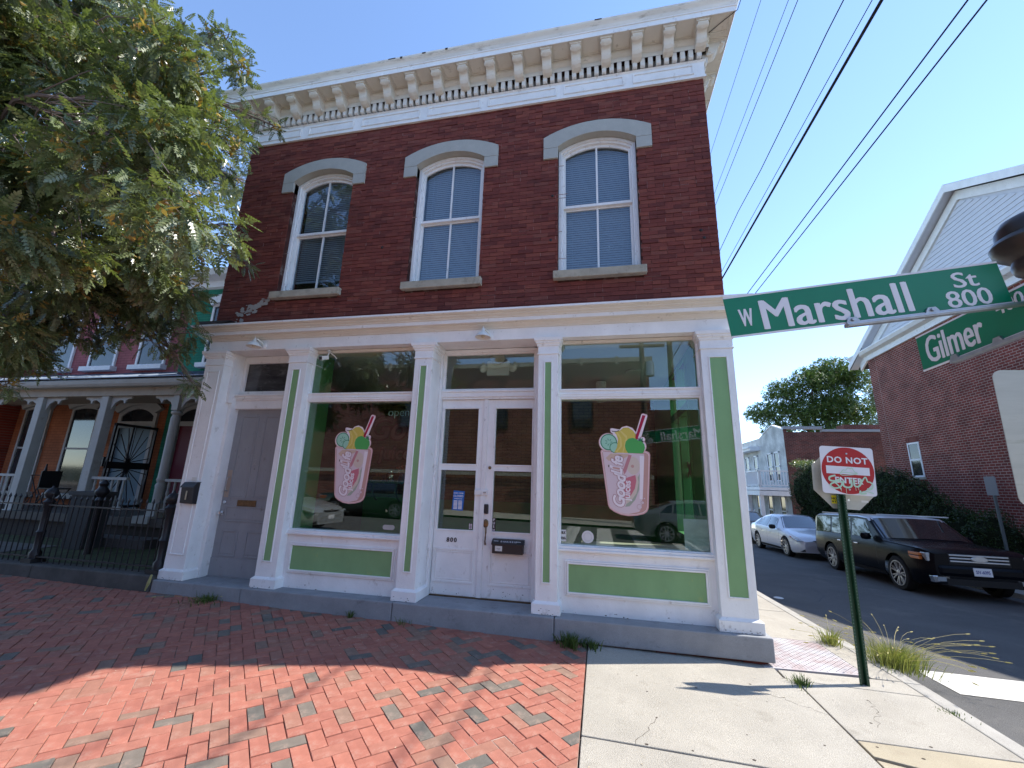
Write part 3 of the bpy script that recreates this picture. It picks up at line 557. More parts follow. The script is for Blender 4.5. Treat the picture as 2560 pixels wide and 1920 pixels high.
for wi, c in enumerate(WIN):
    MB().ring([(c - .755, 6.415)] + arc(c, .755, 6.60, 6.795) + [(c + .755, 6.415)], [(c - .545, 6.415)] + arc(c, .545, 6.425, 6.595) + [(c + .545, 6.415)], -0.028, 0.10).build('lintel_stone', 'stone', BL, bevel=0.003)
    for s in (-1, 1):
        xa, xb = sorted((c + s * .545, c + s * .755))
        MB().box(xa, xb, -0.028, 0.10, 6.235, 6.411).build('lintel_stone', 'stone', BL, bevel=0.003)
    MB().box(c - .60, c + .60, -0.075, 0.16, 4.305, 4.418).build('window_sill', 'sill', BL, bevel=0.008)
    fr = MB().ring(U(c, .543, 4.42, 6.42, 6.59), U(c, .497, 4.42, 6.40, 6.55), 0.085, 0.20).build('window_frame', 'white_worn', BL, bevel=0.004)
    MB().ring(U(c, .515, 4.42, 6.41, 6.56), U(c, .475, 4.42, 6.38, 6.52), 0.11, 0.22).build('stop', 'white_worn', fr, bevel=0.003)
    # upper sash (arched) and lower sash, each with a middle bar
    up = MB().ring(U(c, .476, 5.50, 6.38, 6.52), U(c, .448, 5.50, 6.35, 6.475), 0.145, 0.175)
    up.box(c - .476, c + .476, .140, .178, 5.495, 5.535); up.box(c - .013, c + .013, .148, .172, 5.535, 6.475)
    us = up.build('upper_sash', 'white_worn', BL)
    gp = U(c, .450, 5.53, 6.352, 6.478)
    MB().prism(list(reversed(gp)), .160, .163).build('pane', 'glass_up', us)
    lo = MB(); lo.box(c - .476, c - .442, .18, .212, 4.42, 5.50); lo.box(c + .442, c + .476, .18, .212, 4.42, 5.50); lo.box(c - .442, c + .442, .18, .212, 4.42, 4.475); lo.box(c - .442, c + .442, .18, .212, 5.47, 5.50); lo.box(c - .013, c + .013, .183, .209, 4.475, 5.47)
    ls = lo.build('lower_sash', 'white_worn', BL)
    MB().box(c - .445, c + .445, .194, .197, 4.47, 5.475).build('pane', 'glass_up', ls)
    bb = MB(); zb = 4.72 if wi == 0 else 4.49
    z = zb
    while z < 6.56:
        hw = .455
        bb.quad((c - hw, .262, z + .021), (c + hw, .262, z + .021), (c + hw, .270, z), (c - hw, .270, z)); z += .036
    bb.box(c - .455, c + .455, .258, .278, zb - .02, zb - .004)
    for s in (-.36, .33): bb.box(c + s - .001, c + s + .001, .256, .258, zb, 6.5)
    bb.build('blind', 'blind', BL, recalc=False, kind='stuff')
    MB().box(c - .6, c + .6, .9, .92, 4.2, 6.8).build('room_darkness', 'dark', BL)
if True:
    MB().lathe([(.018, 0), (.024, .012), (.018, .03), (.004, .034)], (.20, .60, 5.08), 10).build('ceiling_bulb', mat('warm_glow', (.9, .8, .6), .4), BL)

# top entablature --------------------------------------------------------------
def sweep(prof, m, name, xl, xr, yb, parent=BL, **kw):
    b = MB(); n = len(prof); vs = []
    for p, z in prof: vs += [(xl - p, yb, z), (xl - p, -p, z), (xr + p, -p, z), (xr + p, yb, z)]
    fs = [(i * 4 + k, i * 4 + k + 1, (i + 1) * 4 + k + 1, (i + 1) * 4 + k) for i in range(n - 1) for k in range(3)]
    b.add(vs, fs); return b.build(name, m, parent, **kw)
sweep([(0, 7.262), (.035, 7.262), (.035, 7.30), (.022, 7.31), (.022, 7.535), (.045, 7.555), (.0, 7.555)], 'white', 'frieze', XL, XR, 12)
pans = [(-5.80, -4.92), (-4.77, -3.92), (-3.77, -2.74), (-2.60, -1.72), (-1.60, -.53), (-.42, .455), (.58, 1.41)]
for x0, x1 in pans:
    b = MB(); z0, z1 = 7.335, 7.495
    def fq(x, z, i): return (x, -.022 - (.014 if i == 1 else 0), z)
    for (a0, a1, c0, c1) in ((x0, x1, z0, z0 + .02), (x0, x1, z1 - .02, z1), (x0, x0 + .022, z0 + .02, z1 - .02), (x1 - .022, x1, z0 + .02, z1 - .02)):
        b.box(a0, a1, -.040, -.022, c0, c1)
    b.box(x0 + .022, x1 - .022, -.027, -.022, z0 + .02, z1 - .02)
    b.build('frieze_panel', 'white', BL, bevel=.004)
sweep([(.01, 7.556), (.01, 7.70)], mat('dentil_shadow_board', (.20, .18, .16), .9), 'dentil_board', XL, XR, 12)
dm = MB().add([(-.031, 0, 0), (.031, 0, 0), (.031, .075, 0), (-.031, .075, 0), (-.031, 0, .125), (.031, 0, .125), (.031, .075, .125), (-.031, .075, .125), (-.031, .018, -.02), (.031, .018, -.02)],
              [(4, 5, 6, 7), (0, 1, 5, 4), (1, 2, 6, 5), (2, 3, 7, 6), (3, 0, 4, 7), (0, 8, 9, 1), (8, 3, 2, 9), (0, 3, 8), (1, 9, 2)]).mesh('dentil', 'cornice')
for k in range(68):
    x = 1.485 - k * .1092
    o = link('dentil', dm); o.parent = BL; o.location = (x + 2.2, -.085, 7.578)
for k in range(14):
    o = link('dentil', dm); o.parent = BL; o.location = (XR + .09 + 2.2, .05 + k * .1092, 7.578); o.rotation_euler = (0, 0, R(90))
sweep([(.09, 7.70), (.09, 7.745), (.075, 7.75), (.075, 7.80), (.10, 7.83), (.11, 7.86), (.11, 7.915)], 'soffit', 'bed_moulding', XL, XR, 12)
sweep([(.0, 7.912), (.365, 7.905)], 'soffit', 'cornice_soffit', XL, XR, 12)
sweep([(.362, 7.895), (.372, 7.895), (.372, 7.975), (.384, 7.980), (.384, 7.995)], 'white', 'cornice_fascia', XL, XR, 12)
sweep([(.384, 7.995), (.390, 8.01), (.392, 8.03), (.402, 8.055), (.425, 8.08), (.436, 8.095), (.436, 8.115), (.40, 8.122), (0, 8.16)], 'cornice', 'crown_moulding', XL, XR, 12, smooth=True)
def bracket_mesh():
    b = MB(); w = .066
    prof = [(-.330, .175), (-.335, .150), (-.318, .125), (-.290, .108), (-.262, .106), (-.238, .088), (-.222, .060), (-.208, .020), (-.186, -.012), (-.150, -.034), (-.10, -.045), (-.07, -.045), (-.07, .175)]
    b.prism(prof, -w, w, 'x')
    inner = [(-.325, .17), (-.331, .150), (-.312, .120), (-.287, .102), (-.258, .099), (-.233, .083), (-.217, .057), (-.203, .016), (-.182, -.018), (-.148, -.041), (-.10, -.053), (-.07, -.053), (-.07, .17)]
    b.prism(inner, -.028, .028, 'x')
    b.box(-.082, .082, -.345, -.07, .172, .190); b.box(-.092, .092, -.356, -.07, .190, .214)
    b.tube([(-.078, -.292, .138), (.078, -.292, .138)], .026, 10)
    b.tube([(-.074, -.128, .0), (.074, -.128, .0)], .018, 8)
    return b.mesh('cornice_bracket', 'soffit')
bkm = bracket_mesh()
bm_ = bmesh.new(); bm_.from_mesh(bkm); bmesh.ops.recalc_face_normals(bm_, faces=bm_.faces); bm_.to_mesh(bkm); bm_.free()
for k in range(18):
    o = link('cornice_bracket', bkm); o.parent = BL; o.location = (1.50 - k * .4318 + 2.2, 0, 7.70)
for k in range(4):
    o = link('cornice_bracket', bkm); o.parent = BL; o.location = (XR + 2.2, 0.06 + k * .52, 7.70); o.rotation_euler = (0, 0, R(90))
for k in range(18):                                            # moulded edges of the soffit panels between brackets
    b = MB()
    x0 = 1.50 - k * .4318 + .10; x1 = x0 + .2318
    if k == 0: x1 = x0 + .26
    b.prism([(x0, -.34), (x0 + .012, -.34), (x0 + .012, -.125), (x1 - .012, -.125), (x1 - .012, -.34), (x1, -.34), (x1, -.113), (x0, -.113)], 7.892, 7.909, 'z').build('soffit_moulding', 'soffit', BL)
b = MB()
for x, w in ((-3.15, .12), (-2.95, .04), (-2.58, .06), (-2.2, .04), (.05, .10), (-2.18, .02)):
    b.box(x, x + w, -.4385, -.43, 8.098 - random.uniform(0, .012), 8.117)
b.build('broken_edge', 'dirt', BL)
b = MB(); b.tube([(1.62, -.13, 7.897), (1.70, -.20, 7.893), (1.78, -.27, 7.892), (1.92, -.38, 7.888), (1.97, -.43, 8.03), (2.0, -.45, 8.12)], .005, 6)
b.build('loose_cable', 'wire', BL)

# shopfront ---------------------------------------------------------------------
def pil(x0, x1, gx0, gx1, gm, dep=.32):
    """pilaster: shaft x0..x1, sunk panel gx0..gx1"""
    b = MB(); b.box(x0, x1, 0, dep, .365, 3.29)
    p = b.build('pilaster', 'white', BL, bevel=.005)
    MB().box(x0 - .035, x1 + .035, -.028, dep, .236, .345).add([(x0 - .035, -.028, .345), (x1 + .035, -.028, .345), (x1 + .035, dep, .345), (x0 - .035, dep, .345), (x0, 0, .372), (x1, 0, .372), (x1, dep, .372), (x0, dep, .372)],
        [(0, 1, 5, 4), (1, 2, 6, 5), (3, 0, 4, 7), (4, 5, 6, 7)]).build('plinth', 'white_worn' if gx0 > 1 or gx0 < -5 else 'white', p, bevel=.004)
    pr = [(0, 3.275), (.014, 3.278), (.014, 3.292), (.004, 3.296), (.004, 3.385), (.014, 3.39), (.018, 3.41), (.034, 3.425), (.036, 3.445), (.050, 3.452), (.056, 3.495), (0, 3.499)]
    vs = []; n = len(pr)
    for q, z in pr: vs += [(x0 - q, dep, z), (x0 - q, -q, z), (x1 + q, -q, z), (x1 + q, dep, z)]
    MB().add(vs, [(i * 4 + k, i * 4 + k + 1, (i + 1) * 4 + k + 1, (i + 1) * 4 + k) for i in range(n - 1) for k in range(3)]).build('capital', 'white', p, bevel=.002)
    f = .016 if gm == 'green' else .018; z0, z1 = .568, 3.168
    b = MB()
    for a in ((gx0 - f, gx1 + f, z0 - f, z0), (gx0 - f, gx1 + f, z1, z1 + f), (gx0 - f, gx0, z0, z1), (gx1, gx1 + f, z0, z1)): b.box(a[0], a[1], -.013, .0, a[2], a[3])
    b.build('panel_moulding', 'white', p, bevel=.004)
    MB().box(gx0, gx1, -.0035, 0.0, z0, z1).build('panel', gm, p)
    return p
pil(-5.93, -5.585, -5.85, -5.655, 'white')
pil(-4.452, -4.142, -4.352, -4.247, 'green')
pil(-2.457, -2.202, -2.360, -2.279, 'green', .40)
pil(-.747, -.492, -.657, -.580, 'green', .40)
pil(1.208, 1.566, 1.302, 1.483, 'green')
# step of long granite stones
for x0, x1 in ((-5.965, -4.555), (-4.547, -2.438), (-2.431, -.522)):
    MB().box(x0, x1, -.088, .50, -.03, .2345).build('step_stone', 'step', BL, bevel=.012)
MB().box(-.515, 1.648, -.088, .50, .012, .2345).build('step_stone', 'step', BL, bevel=.012)
b = MB(); x = -.5
while x < 1.58:
    b.box(x, min(x + .2, 1.60), -.03 + random.uniform(-.02, .02), .4, -.07, .010); x += .207
b.build('foundation_brick', 'brick', BL)
MB().box(XL + .3, XR - .3, .5, 11.7, .10, .23).build('interior_floor', 'int_floor', BL)
MB().box(-.6, 1.5, -.02, .45, -.2, -.02).build('dark_gap', 'dirt', BL)

def framed(x0, x1, z0, z1, y, w, d, m, name, parent, extra=None, bevel=.003):
    b = MB()
    for a in ((x0, x1, z0, z0 + w), (x0, x1, z1 - w, z1), (x0, x0 + w, z0 + w, z1 - w), (x1 - w, x1, z0 + w, z1 - w)): b.box(a[0], a[1], y, y + d, a[2], a[3])
    if extra:
        for a in extra: b.box(*a)
    return b.build(name, m, parent, bevel=bevel)
def show_window(x0, x1):
    sp_ = MB()
    sp_.box(x0 - .02, x0 + .035, .125, .178, .925, 3.45); sp_.box(x1 - .035, x1 + .02, .125, .178, .925, 3.45)
    w = sp_.box(x0, x1, .085, .178, .90, .925).build('shop_window', 'white', BL, bevel=.004)
    MB().box(x0 + .0, x1, .100, .28, .925, .955).box(x0 + .0, x1, .13, .28, .955, .968).build('sill', 'white', w, bevel=.004)
    MB().box(x0 + .002, x1 - .002, .100, .28, 2.815, 2.838).box(x0 + .002, x1 - .002, .112, .28, 2.735, 2.815).box(x0 + .002, x1 - .002, .122, .28, 2.712, 2.735).box(x0 + .002, x1 - .002, .107, .28, 2.765, 2.78).build('transom_bar', 'white', w, bevel=.003)
    MB().box(x0 + .03, x1 - .03, .168, .176, .965, 2.715).build('pane', 'glass', w)
    MB().box(x0 + .03, x1 - .03, .168, .176, 2.836, 3.475).build('pane', 'glass', w)
    MB().box(x0, x1, .13, .34, 3.452, 3.492).build('head', 'soffit', w, bevel=.003)
    bk = MB(); bk.box(x0 - .012, x1 + .012, .1255, .30, .236, .899); k = bk.build('bulkhead', 'white', BL)
    a0, a1, c0, c1 = x0 + .125, x1 - .115, .462, .760
    framed(a0 - .04, a1 + .04, c0 - .04, c1 + .04, .107, .018, .02, 'white', 'panel_moulding', k)
    framed(a0 - .02, a1 + .02, c0 - .02, c1 + .02, .099, .020, .028, 'white', 'panel_moulding', k)
    MB().box(a0, a1, .119, .125, c0, c1).build('panel', 'green', k)
    return w
show_window(-4.165, -2.47); show_window(-.50, 1.22)
# left entrance: grey door
bj = MB(); bj.box(-5.585, -5.525, .20, .42, .235, 2.75); bj.box(-5.60, -5.53, .14, .42, 2.72, 3.47); bj.box(-4.60, -4.44, .25, .42, .235, 3.47)
bj.box(-5.53, -4.6, .30, .42, 3.435, 3.49)
bj.build('door_frame', 'white', BL, bevel=.004)
MB().box(-5.64, -4.45, .225, .42, 2.838, 2.866).box(-5.62, -4.45, .245, .42, 2.80, 2.838).box(-5.60, -4.45, .26, .42, 2.775, 2.80).box(-5.58, -4.45, .275, .42, 2.645, 2.775).build('door_head', 'white', BL, bevel=.003)
MB().box(-5.535, -4.60, .34, .348, 2.866, 3.44).build('transom_pane', 'dusty', BL)
framed(-5.53, -4.60, 2.866, 3.44, .30, .06, .05, 'white', 'transom_frame', BL)
gd = MB().box(-5.525, -4.60, .345, .385, .247, 2.645).build('grey_door', 'grey_door', BL)
def sunk(x0, x1, z0, z1, y, m, parent):
    """raised mouldings round a sunk door panel"""
    framed(x0 - .02, x1 + .02, z0 - .02, z1 + .02, y - .010, .018, .014, m, 'panel_moulding', parent)
    MB().prism([(x0 + .02, z0 + .02), (x1 - .02, z0 + .02), (x1 - .02, z1 - .02), (x0 + .02, z1 - .02)], y - .004, y + .001).build('door_panel', m, parent, bevel=.003)
MB().box(-5.525, -4.60, .335, .345, .247, .515 - .03).build('bottom_rail', 'grey_door', gd)
for a in ((-5.40, -5.16, .53, .845), (-4.975, -4.73, .53, .845), (-5.41, -4.73, 1.005, 1.182), (-5.40, -5.135, 1.34, 2.52), (-4.975, -4.73, 1.34, 2.52)): sunk(*a, .345, 'grey_door', gd)
framed(-5.24, -4.92, 1.205, 1.293, .333, .014, .012, 'brass', 'letter_slot', gd)
MB().box(-5.226, -4.934, .337, .342, 1.22, 1.279).build('letter_flap', 'brass', gd)
RX = Matrix.Rotation(R(90), 3, 'X')
MB().lathe([(.030, 0), (.030, .006), (.012, .010), (.012, .03), (.028, .04), (.034, .056), (.028, .07), (.01, .076)], (-5.478, .345, 1.105), 14, RX).build('door_knob', 'chrome', gd, smooth=True)
MB().lathe([(.030, 0), (.030, .008), (.022, .018), (.008, .020)], (-5.462, .345, 1.255), 14, RX).build('deadbolt', 'chrome', gd, smooth=True)
MB().box(-5.50, -5.41, .338, .345, 1.325, 1.72).build('lock_plate', mat('worn_brass_plate', (.42, .33, .27), .4, metal=.5), gd, bevel=.003)
MB().tube([(-5.455, .338, 1.62), (-5.455, .30, 1.60), (-5.455, .295, 1.50), (-5.455, .30, 1.43), (-5.455, .338, 1.41)], .009, 8).build('pull_handle', 'steel', gd, smooth=True)
text('2', .115, mat('number_two_metal', (.36, .36, .38), .4, metal=.3), 'door_number', gd, (-5.055, .340, 1.845), bold=.0)
MB().lathe([(.006, 0), (.006, .004)], (-5.05, .345, 1.745), 8, RX).box(-5.055, -5.049, .342, .345, 2.23, 2.236).build('peephole', 'black', gd)
MB().box(-5.525, -4.60, .31, .40, .2355, .246).build('threshold', 'step', BL)
# double door 800
dj = MB(); dj.box(-2.20, -2.165, .30, .46, .235, 3.47); dj.box(-.835, -.745, .30, .46, .235, 3.47); dj.box(-2.165, -.835, .33, .46, 3.44, 3.49)
dj.build('door_frame', 'white', BL, bevel=.004)
MB().box(-2.235, -.755, .315, .46, 2.868, 2.892).box(-2.225, -.76, .33, .46, 2.80, 2.868).box(-2.215, -.765, .345, .46, 2.772, 2.80).build('door_head', 'white', BL, bevel=.003)
MB().box(-2.165, -.835, .395, .402, 2.892, 3.45).build('transom_pane', 'glass', BL)
framed(-2.165, -.83, 2.892, 3.452, .36, .03, .05, 'white', 'transom_frame', BL)
def leaf(x0, x1, gx0, gx1):
    y0, y1 = .382, .425; b = MB()
    b.box(x0, gx0, y0, y1, .25, 2.768); b.box(gx1, x1, y0, y1, .25, 2.768)
    for z0, z1 in ((.25, 1.04), (1.818, 1.867), (2.643, 2.768)): b.box(gx0, gx1, y0, y1, z0, z1)
    o = b.build('door_leaf', 'white', BL, bevel=.003)
    for z0, z1 in ((1.04, 1.818), (1.867, 2.643)):
        MB().box(gx0, gx1, .402, .408, z0, z1).build('pane', 'glass', o)
        framed(gx0 - .018, gx1 + .018, z0 - (.018 if z0 < 1.5 else .0), z1 + (.018 if z1 > 2 else .0), .372, .018, .012, 'white', 'glazing_bead', o)
    framed(gx0 - .03, gx1 + .03, .395, .812, .372, .026, .014, 'white_worn', 'panel_moulding', o)
    framed(gx0 + .01, gx1 - .01, .435, .772, .376, .012, .008, 'white_worn', 'panel_moulding', o)
    return o
lfL = leaf(-2.16, -1.512, -2.118, -1.622); lfR = leaf(-1.508, -.838, -1.374, -.871)
MB().box(-1.545, -1.482, .362, .382, .25, 2.772).build('astragal', 'white_worn', lfL, bevel=.004)
MB().box(-2.16, -.838, .36, .45, .2355, .248).build('threshold', 'brass', BL)
text('800', .078, 'iron', 'house_number', lfL, (-1.905, .378, .909), bold=.0012, ext=.004, spacing=1.3)
MB().box(-1.62, -1.445, .350, .382, 1.488, 1.552).build('wooden_latch_bar', 'white_worn', lfR, bevel=.004)
MB().box(-1.50, -1.46, .343, .352, 1.513, 1.53).build('hasp', 'steel', lfR)
MB().box(-1.488, -1.425, .358, .382, 1.255, 1.375).build('black_lock', 'black', lfR, bevel=.014)
MB().lathe([(.018, 0), (.022, .012), (.014, .026), (.005, .03)], (-1.43, .382, 1.842), 10, RX).build('spyhole_knob', 'brass', lfR)
MB().lathe([(.036, 0), (.036, .006), (.022, .014), (.006, .016)], (-1.455, .382, 1.135), 14, Matrix.Diagonal((1, 1, 1.5)).to_3x3() @ RX).build('handle_plate', 'brass', lfR)
MB().tube([(-1.45, .375, 1.10), (-1.44, .335, 1.085), (-1.435, .32, 1.03), (-1.44, .325, .97), (-1.448, .345, .92), (-1.452, .375, .88)], [.008, .010, .011, .010, .008, .012], 8).build('pull_handle', 'brass', lfR, smooth=True)
# entablature over the shopfront
MB().box(-5.935, 1.571, .002, .36, 3.499, 3.665).build('shop_fascia', 'white', BL, bevel=.003)
sweep([(0, 3.655), (.010, 3.66), (.014, 3.675), (.040, 3.692), (.052, 3.70), (.056, 3.715), (.085, 3.722), (.090, 3.725)], 'soffit', 'cornice_bed', -5.93, 1.57, .3, smooth=True)
sweep([(.090, 3.725), (.105, 3.726), (.105, 3.772)], 'white', 'cornice_band', -5.93, 1.57, .3)
sweep([(.105, 3.772), (.118, 3.776), (.122, 3.79), (.150, 3.806), (.156, 3.822), (.186, 3.832), (.192, 3.842)], 'soffit', 'cornice_cove', -5.93, 1.57, .3, smooth=True)
sweep([(.192, 3.842), (.205, 3.843), (.205, 3.868), (.0, 3.885)], 'white', 'cornice_cap', -5.93, 1.57, .3)
MB().box(-5.93, 1.57, -.19, .34, 3.60, 3.86).build('cornice_core', 'white', BL) if False else None
MB().prism([(-6.10, 3.872), (-5.905, 3.872), (-5.50, 3.955), (-6.10, 3.965)], -.12, -.02).build('flashing', mat('brown_flashing', (.05, .028, .022), .5), BL)

rr_ = random.Random(23)
b = MB()                                                        # chips and grime where the paint has worn off near the step and edges
def chip(x, y, z, s):
    n = 6; b.add([(x + s * rr_.uniform(.5, 1.6) * math.cos(i * 1.047), y, z + s * .5 * rr_.uniform(.4, 1.4) * math.sin(i * 1.047)) for i in range(n)], [tuple(range(n))])
for k in range(150):
    t_ = rr_.random()
    if t_ < .4:
        x0, x1 = rr_.choice(((-5.96, -5.56), (-4.48, -4.12), (-2.48, -2.18), (-.77, -.47), (1.18, 1.59))); chip(rr_.uniform(x0, x1), -.0290 - k * 1e-5, .238 + abs(rr_.gauss(0, .022)), rr_.uniform(.002, .010))
    elif t_ < .65:
        x0, x1 = rr_.choice(((-4.1, -2.55), (-.45, 1.18))); chip(rr_.uniform(x0, x1), .1245 - k * 1e-5, .238 + abs(rr_.gauss(0, .018)), rr_.uniform(.002, .012))
    elif t_ < .8: chip(rr_.uniform(-2.14, -.86), .3795 - k * 1e-5, .255 + abs(rr_.gauss(0, .05)), rr_.uniform(.002, .009))
    else: chip(rr_.uniform(-5.8, 1.5), -.0010 - k * 1e-5, rr_.uniform(3.60, 3.654), rr_.uniform(.002, .007))
b.build('paint_chip', mat('bare_weathered_wood', (.17, .15, .13), .9), BL, recalc=False, kind='stuff')

# interior of the shop -----------------------------------------------------------
rm = MB()
rm.box(-4.30, -4.134, .182, .60, .23, 3.5)
rm.build('left_inner_wall', 'int_green', BL)
b = MB(); x = 1.225
for a in ((.18, .85, .23, 3.5), (2.3, 7, .23, 3.5), (.85, 2.3, .23, .95), (.85, 2.3, 3.45, 3.5)): b.box(1.20, 1.229, *a)
b.build('right_inner_wall', 'int_green', BL)
b = MB(); b.box(1.19, 1.32, .85, .93, .95, 3.45); b.box(1.19, 1.32, 2.22, 2.3, .95, 3.45); b.box(1.19, 1.32, 1.52, 1.60, .95, 3.45); b.box(1.19, 1.32, .93, 2.22, 2.70, 2.82); b.box(1.19, 1.32, .93, 2.22, .95, 1.0)
sw = b.build('side_window_frame', 'int_green', BL)
MB().box(1.28, 1.288, .85, 2.3, .95, 3.45).build('pane', 'glass', sw)
MB().box(-5.58, 1.23, 4.4, 4.5, .23, 3.5).build('back_inner_wall', 'int_back', BL)
MB().box(-5.58, 1.23, 4.38, 4.4, .23, 1.25).build('wainscot', 'int_green', BL)
MB().box(-5.58, 1.23, .50, 7.0, 3.505, 3.55).build('ceiling', 'int_white', BL)
MB().box(-5.58, -4.31, .52, .60, .2, 3.5).build('vestibule_wall', 'int_green', BL)
# ================================================================ THINGS ON THE SHOP FRONT
def barn_lamp(x, z, tilt, label):
    t = thing('wall_lamp', label, 'lamp', (x, -.005, z), group='white lamps on the shop fascia')
    MB().lathe([(.045, 0), (.045, .012), (.03, .02)], (x + .06, .0, z - .02), 14, RX).build('back_plate', 'white', t, smooth=True)
    MB().tube([(x + .06, -.015, z - .02), (x + .05, -.05, z + .02), (x + .015, -.10, z + .055), (x, -.125, z + .045)], .011, 8).build('arm', 'offwhite', t, smooth=True)
    c = (x, -.13, z - .045)
    MB().lathe([(.004, .13), (.010, .118), (.008, .105), (.022, .09), (.026, .06), (.040, .045), (.075, .022), (.100, -.012), (.104, -.024), (.098, -.024), (.070, .012), (.03, .035)], c, 20).build('lamp_shade', 'offwhite', t, smooth=True)
    MB().lathe([(.012, .03), (.022, .01), (.026, -.012), (.018, -.030), (.004, -.036)], c, 12).build('bulb', mat('frosted_bulb', (.55, .48, .36), .3), t, smooth=True)
barn_lamp(-4.985, 3.575, 0, 'white barn style lamp on the fascia above the grey door')
barn_lamp(-1.465, 3.565, 0, 'white barn style lamp on the fascia above the double door')
def mk(name, label, cat, loc, group=None): return thing(name, label, cat, loc, group=group)
t = mk('mailbox', 'black metal mailbox with number 1 on the left corner pilaster', 'mailbox', (-5.69, -.02, 1.24))
MB().prism([(-.005, 1.23), (-.085, 1.245), (-.10, 1.47), (-.055, 1.52), (-.005, 1.525)], -5.79, -5.58, 'x').build('box', 'black', t, bevel=.006)
MB().prism([(-.005, 1.535), (-.060, 1.53), (-.108, 1.475), (-.112, 1.455), (-.104, 1.455), (-.055, 1.52), (-.005, 1.525)], -5.80, -5.57, 'x').build('lid', 'black', t, bevel=.003)
text('1', .17, mat('brass_numeral', (.45, .40, .30), .4, metal=.5), 'numeral', t, (-5.685, -.099, 1.345), bold=.002, ext=.002)
MB().box(-5.735, -5.66, -.0165, -.0135, 1.555, 1.60).build('sticker', 'offwhite', t)
t = mk('mailbox', 'black mailbox with white label on the right leaf of the double door', 'mailbox', (-1.16, .36, .8))
MB().prism([(.365, .795), (.275, .795), (.275, .905), (.365, .905)], -1.335, -.945, 'x').build('box', 'black', t, bevel=.004)
MB().prism([(.366, .963), (.320, .955), (.268, .915), (.268, .895), (.28, .895), (.366, .905)], -1.345, -.935, 'x').build('lid', 'black', t, bevel=.003)
b = MB(); x = -1.23
for w in (.022, .012, .02, .02, .01, .018, .02, .01, .02): b.add([(x, .302, .9455), (x + w * .8, .302, .9455), (x + w * .8, .2815, .9285), (x, .2815, .9285)], [(0, 1, 2, 3)]); x += w + .007
for xa in (-1.32, -1.035): b.add([(xa, .300, .9440), (xa + .06, .300, .9440), (xa + .06, .290, .936), (xa, .290, .936)], [(0, 1, 2, 3)])
b.build('raised_lettering', mat('grey_relief', (.42, .42, .44), .5), t, recalc=False)
MB().box(-1.295, -1.205, .2725, .2745, .825, .885).build('paper_label', 'poster', t)
MB().box(-1.275, -1.225, .2715, .2722, .855, .858).box(-1.26, -1.23, .2715, .2722, .84, .843).build('scribble', 'black', t)
t = mk('security_camera', 'small white and black camera beside the left shop window', 'camera', (-3.90, .05, 3.36))
MB().lathe([(.035, 0), (.035, .012), (.015, .03)], (-3.87, .09, 3.455), 12).build('mount', 'offwhite', t)
MB().tube([(-3.87, .09, 3.45), (-3.875, .07, 3.38)], .010, 8).build('arm', 'offwhite', t)
MB(Matrix.Translation((-3.885, .0, 3.335)) @ Matrix.Rotation(R(20), 4, 'X') @ Matrix.Rotation(R(-14), 4, 'Z')).box(-.032, .032, -.05, .07, -.028, .028).build('body', 'offwhite', t, bevel=.008)
MB(Matrix.Translation((-3.885, .0, 3.335)) @ Matrix.Rotation(R(20), 4, 'X') @ Matrix.Rotation(R(-14), 4, 'Z')).box(-.027, .027, -.054, -.05, -.023, .023).build('lens_face', 'black', t)
MB().tube([(-3.86, .10, 3.44), (-3.80, .12, 3.40), (-3.77, .14, 3.36)], .007, 6).build('cable', 'offwhite', t)

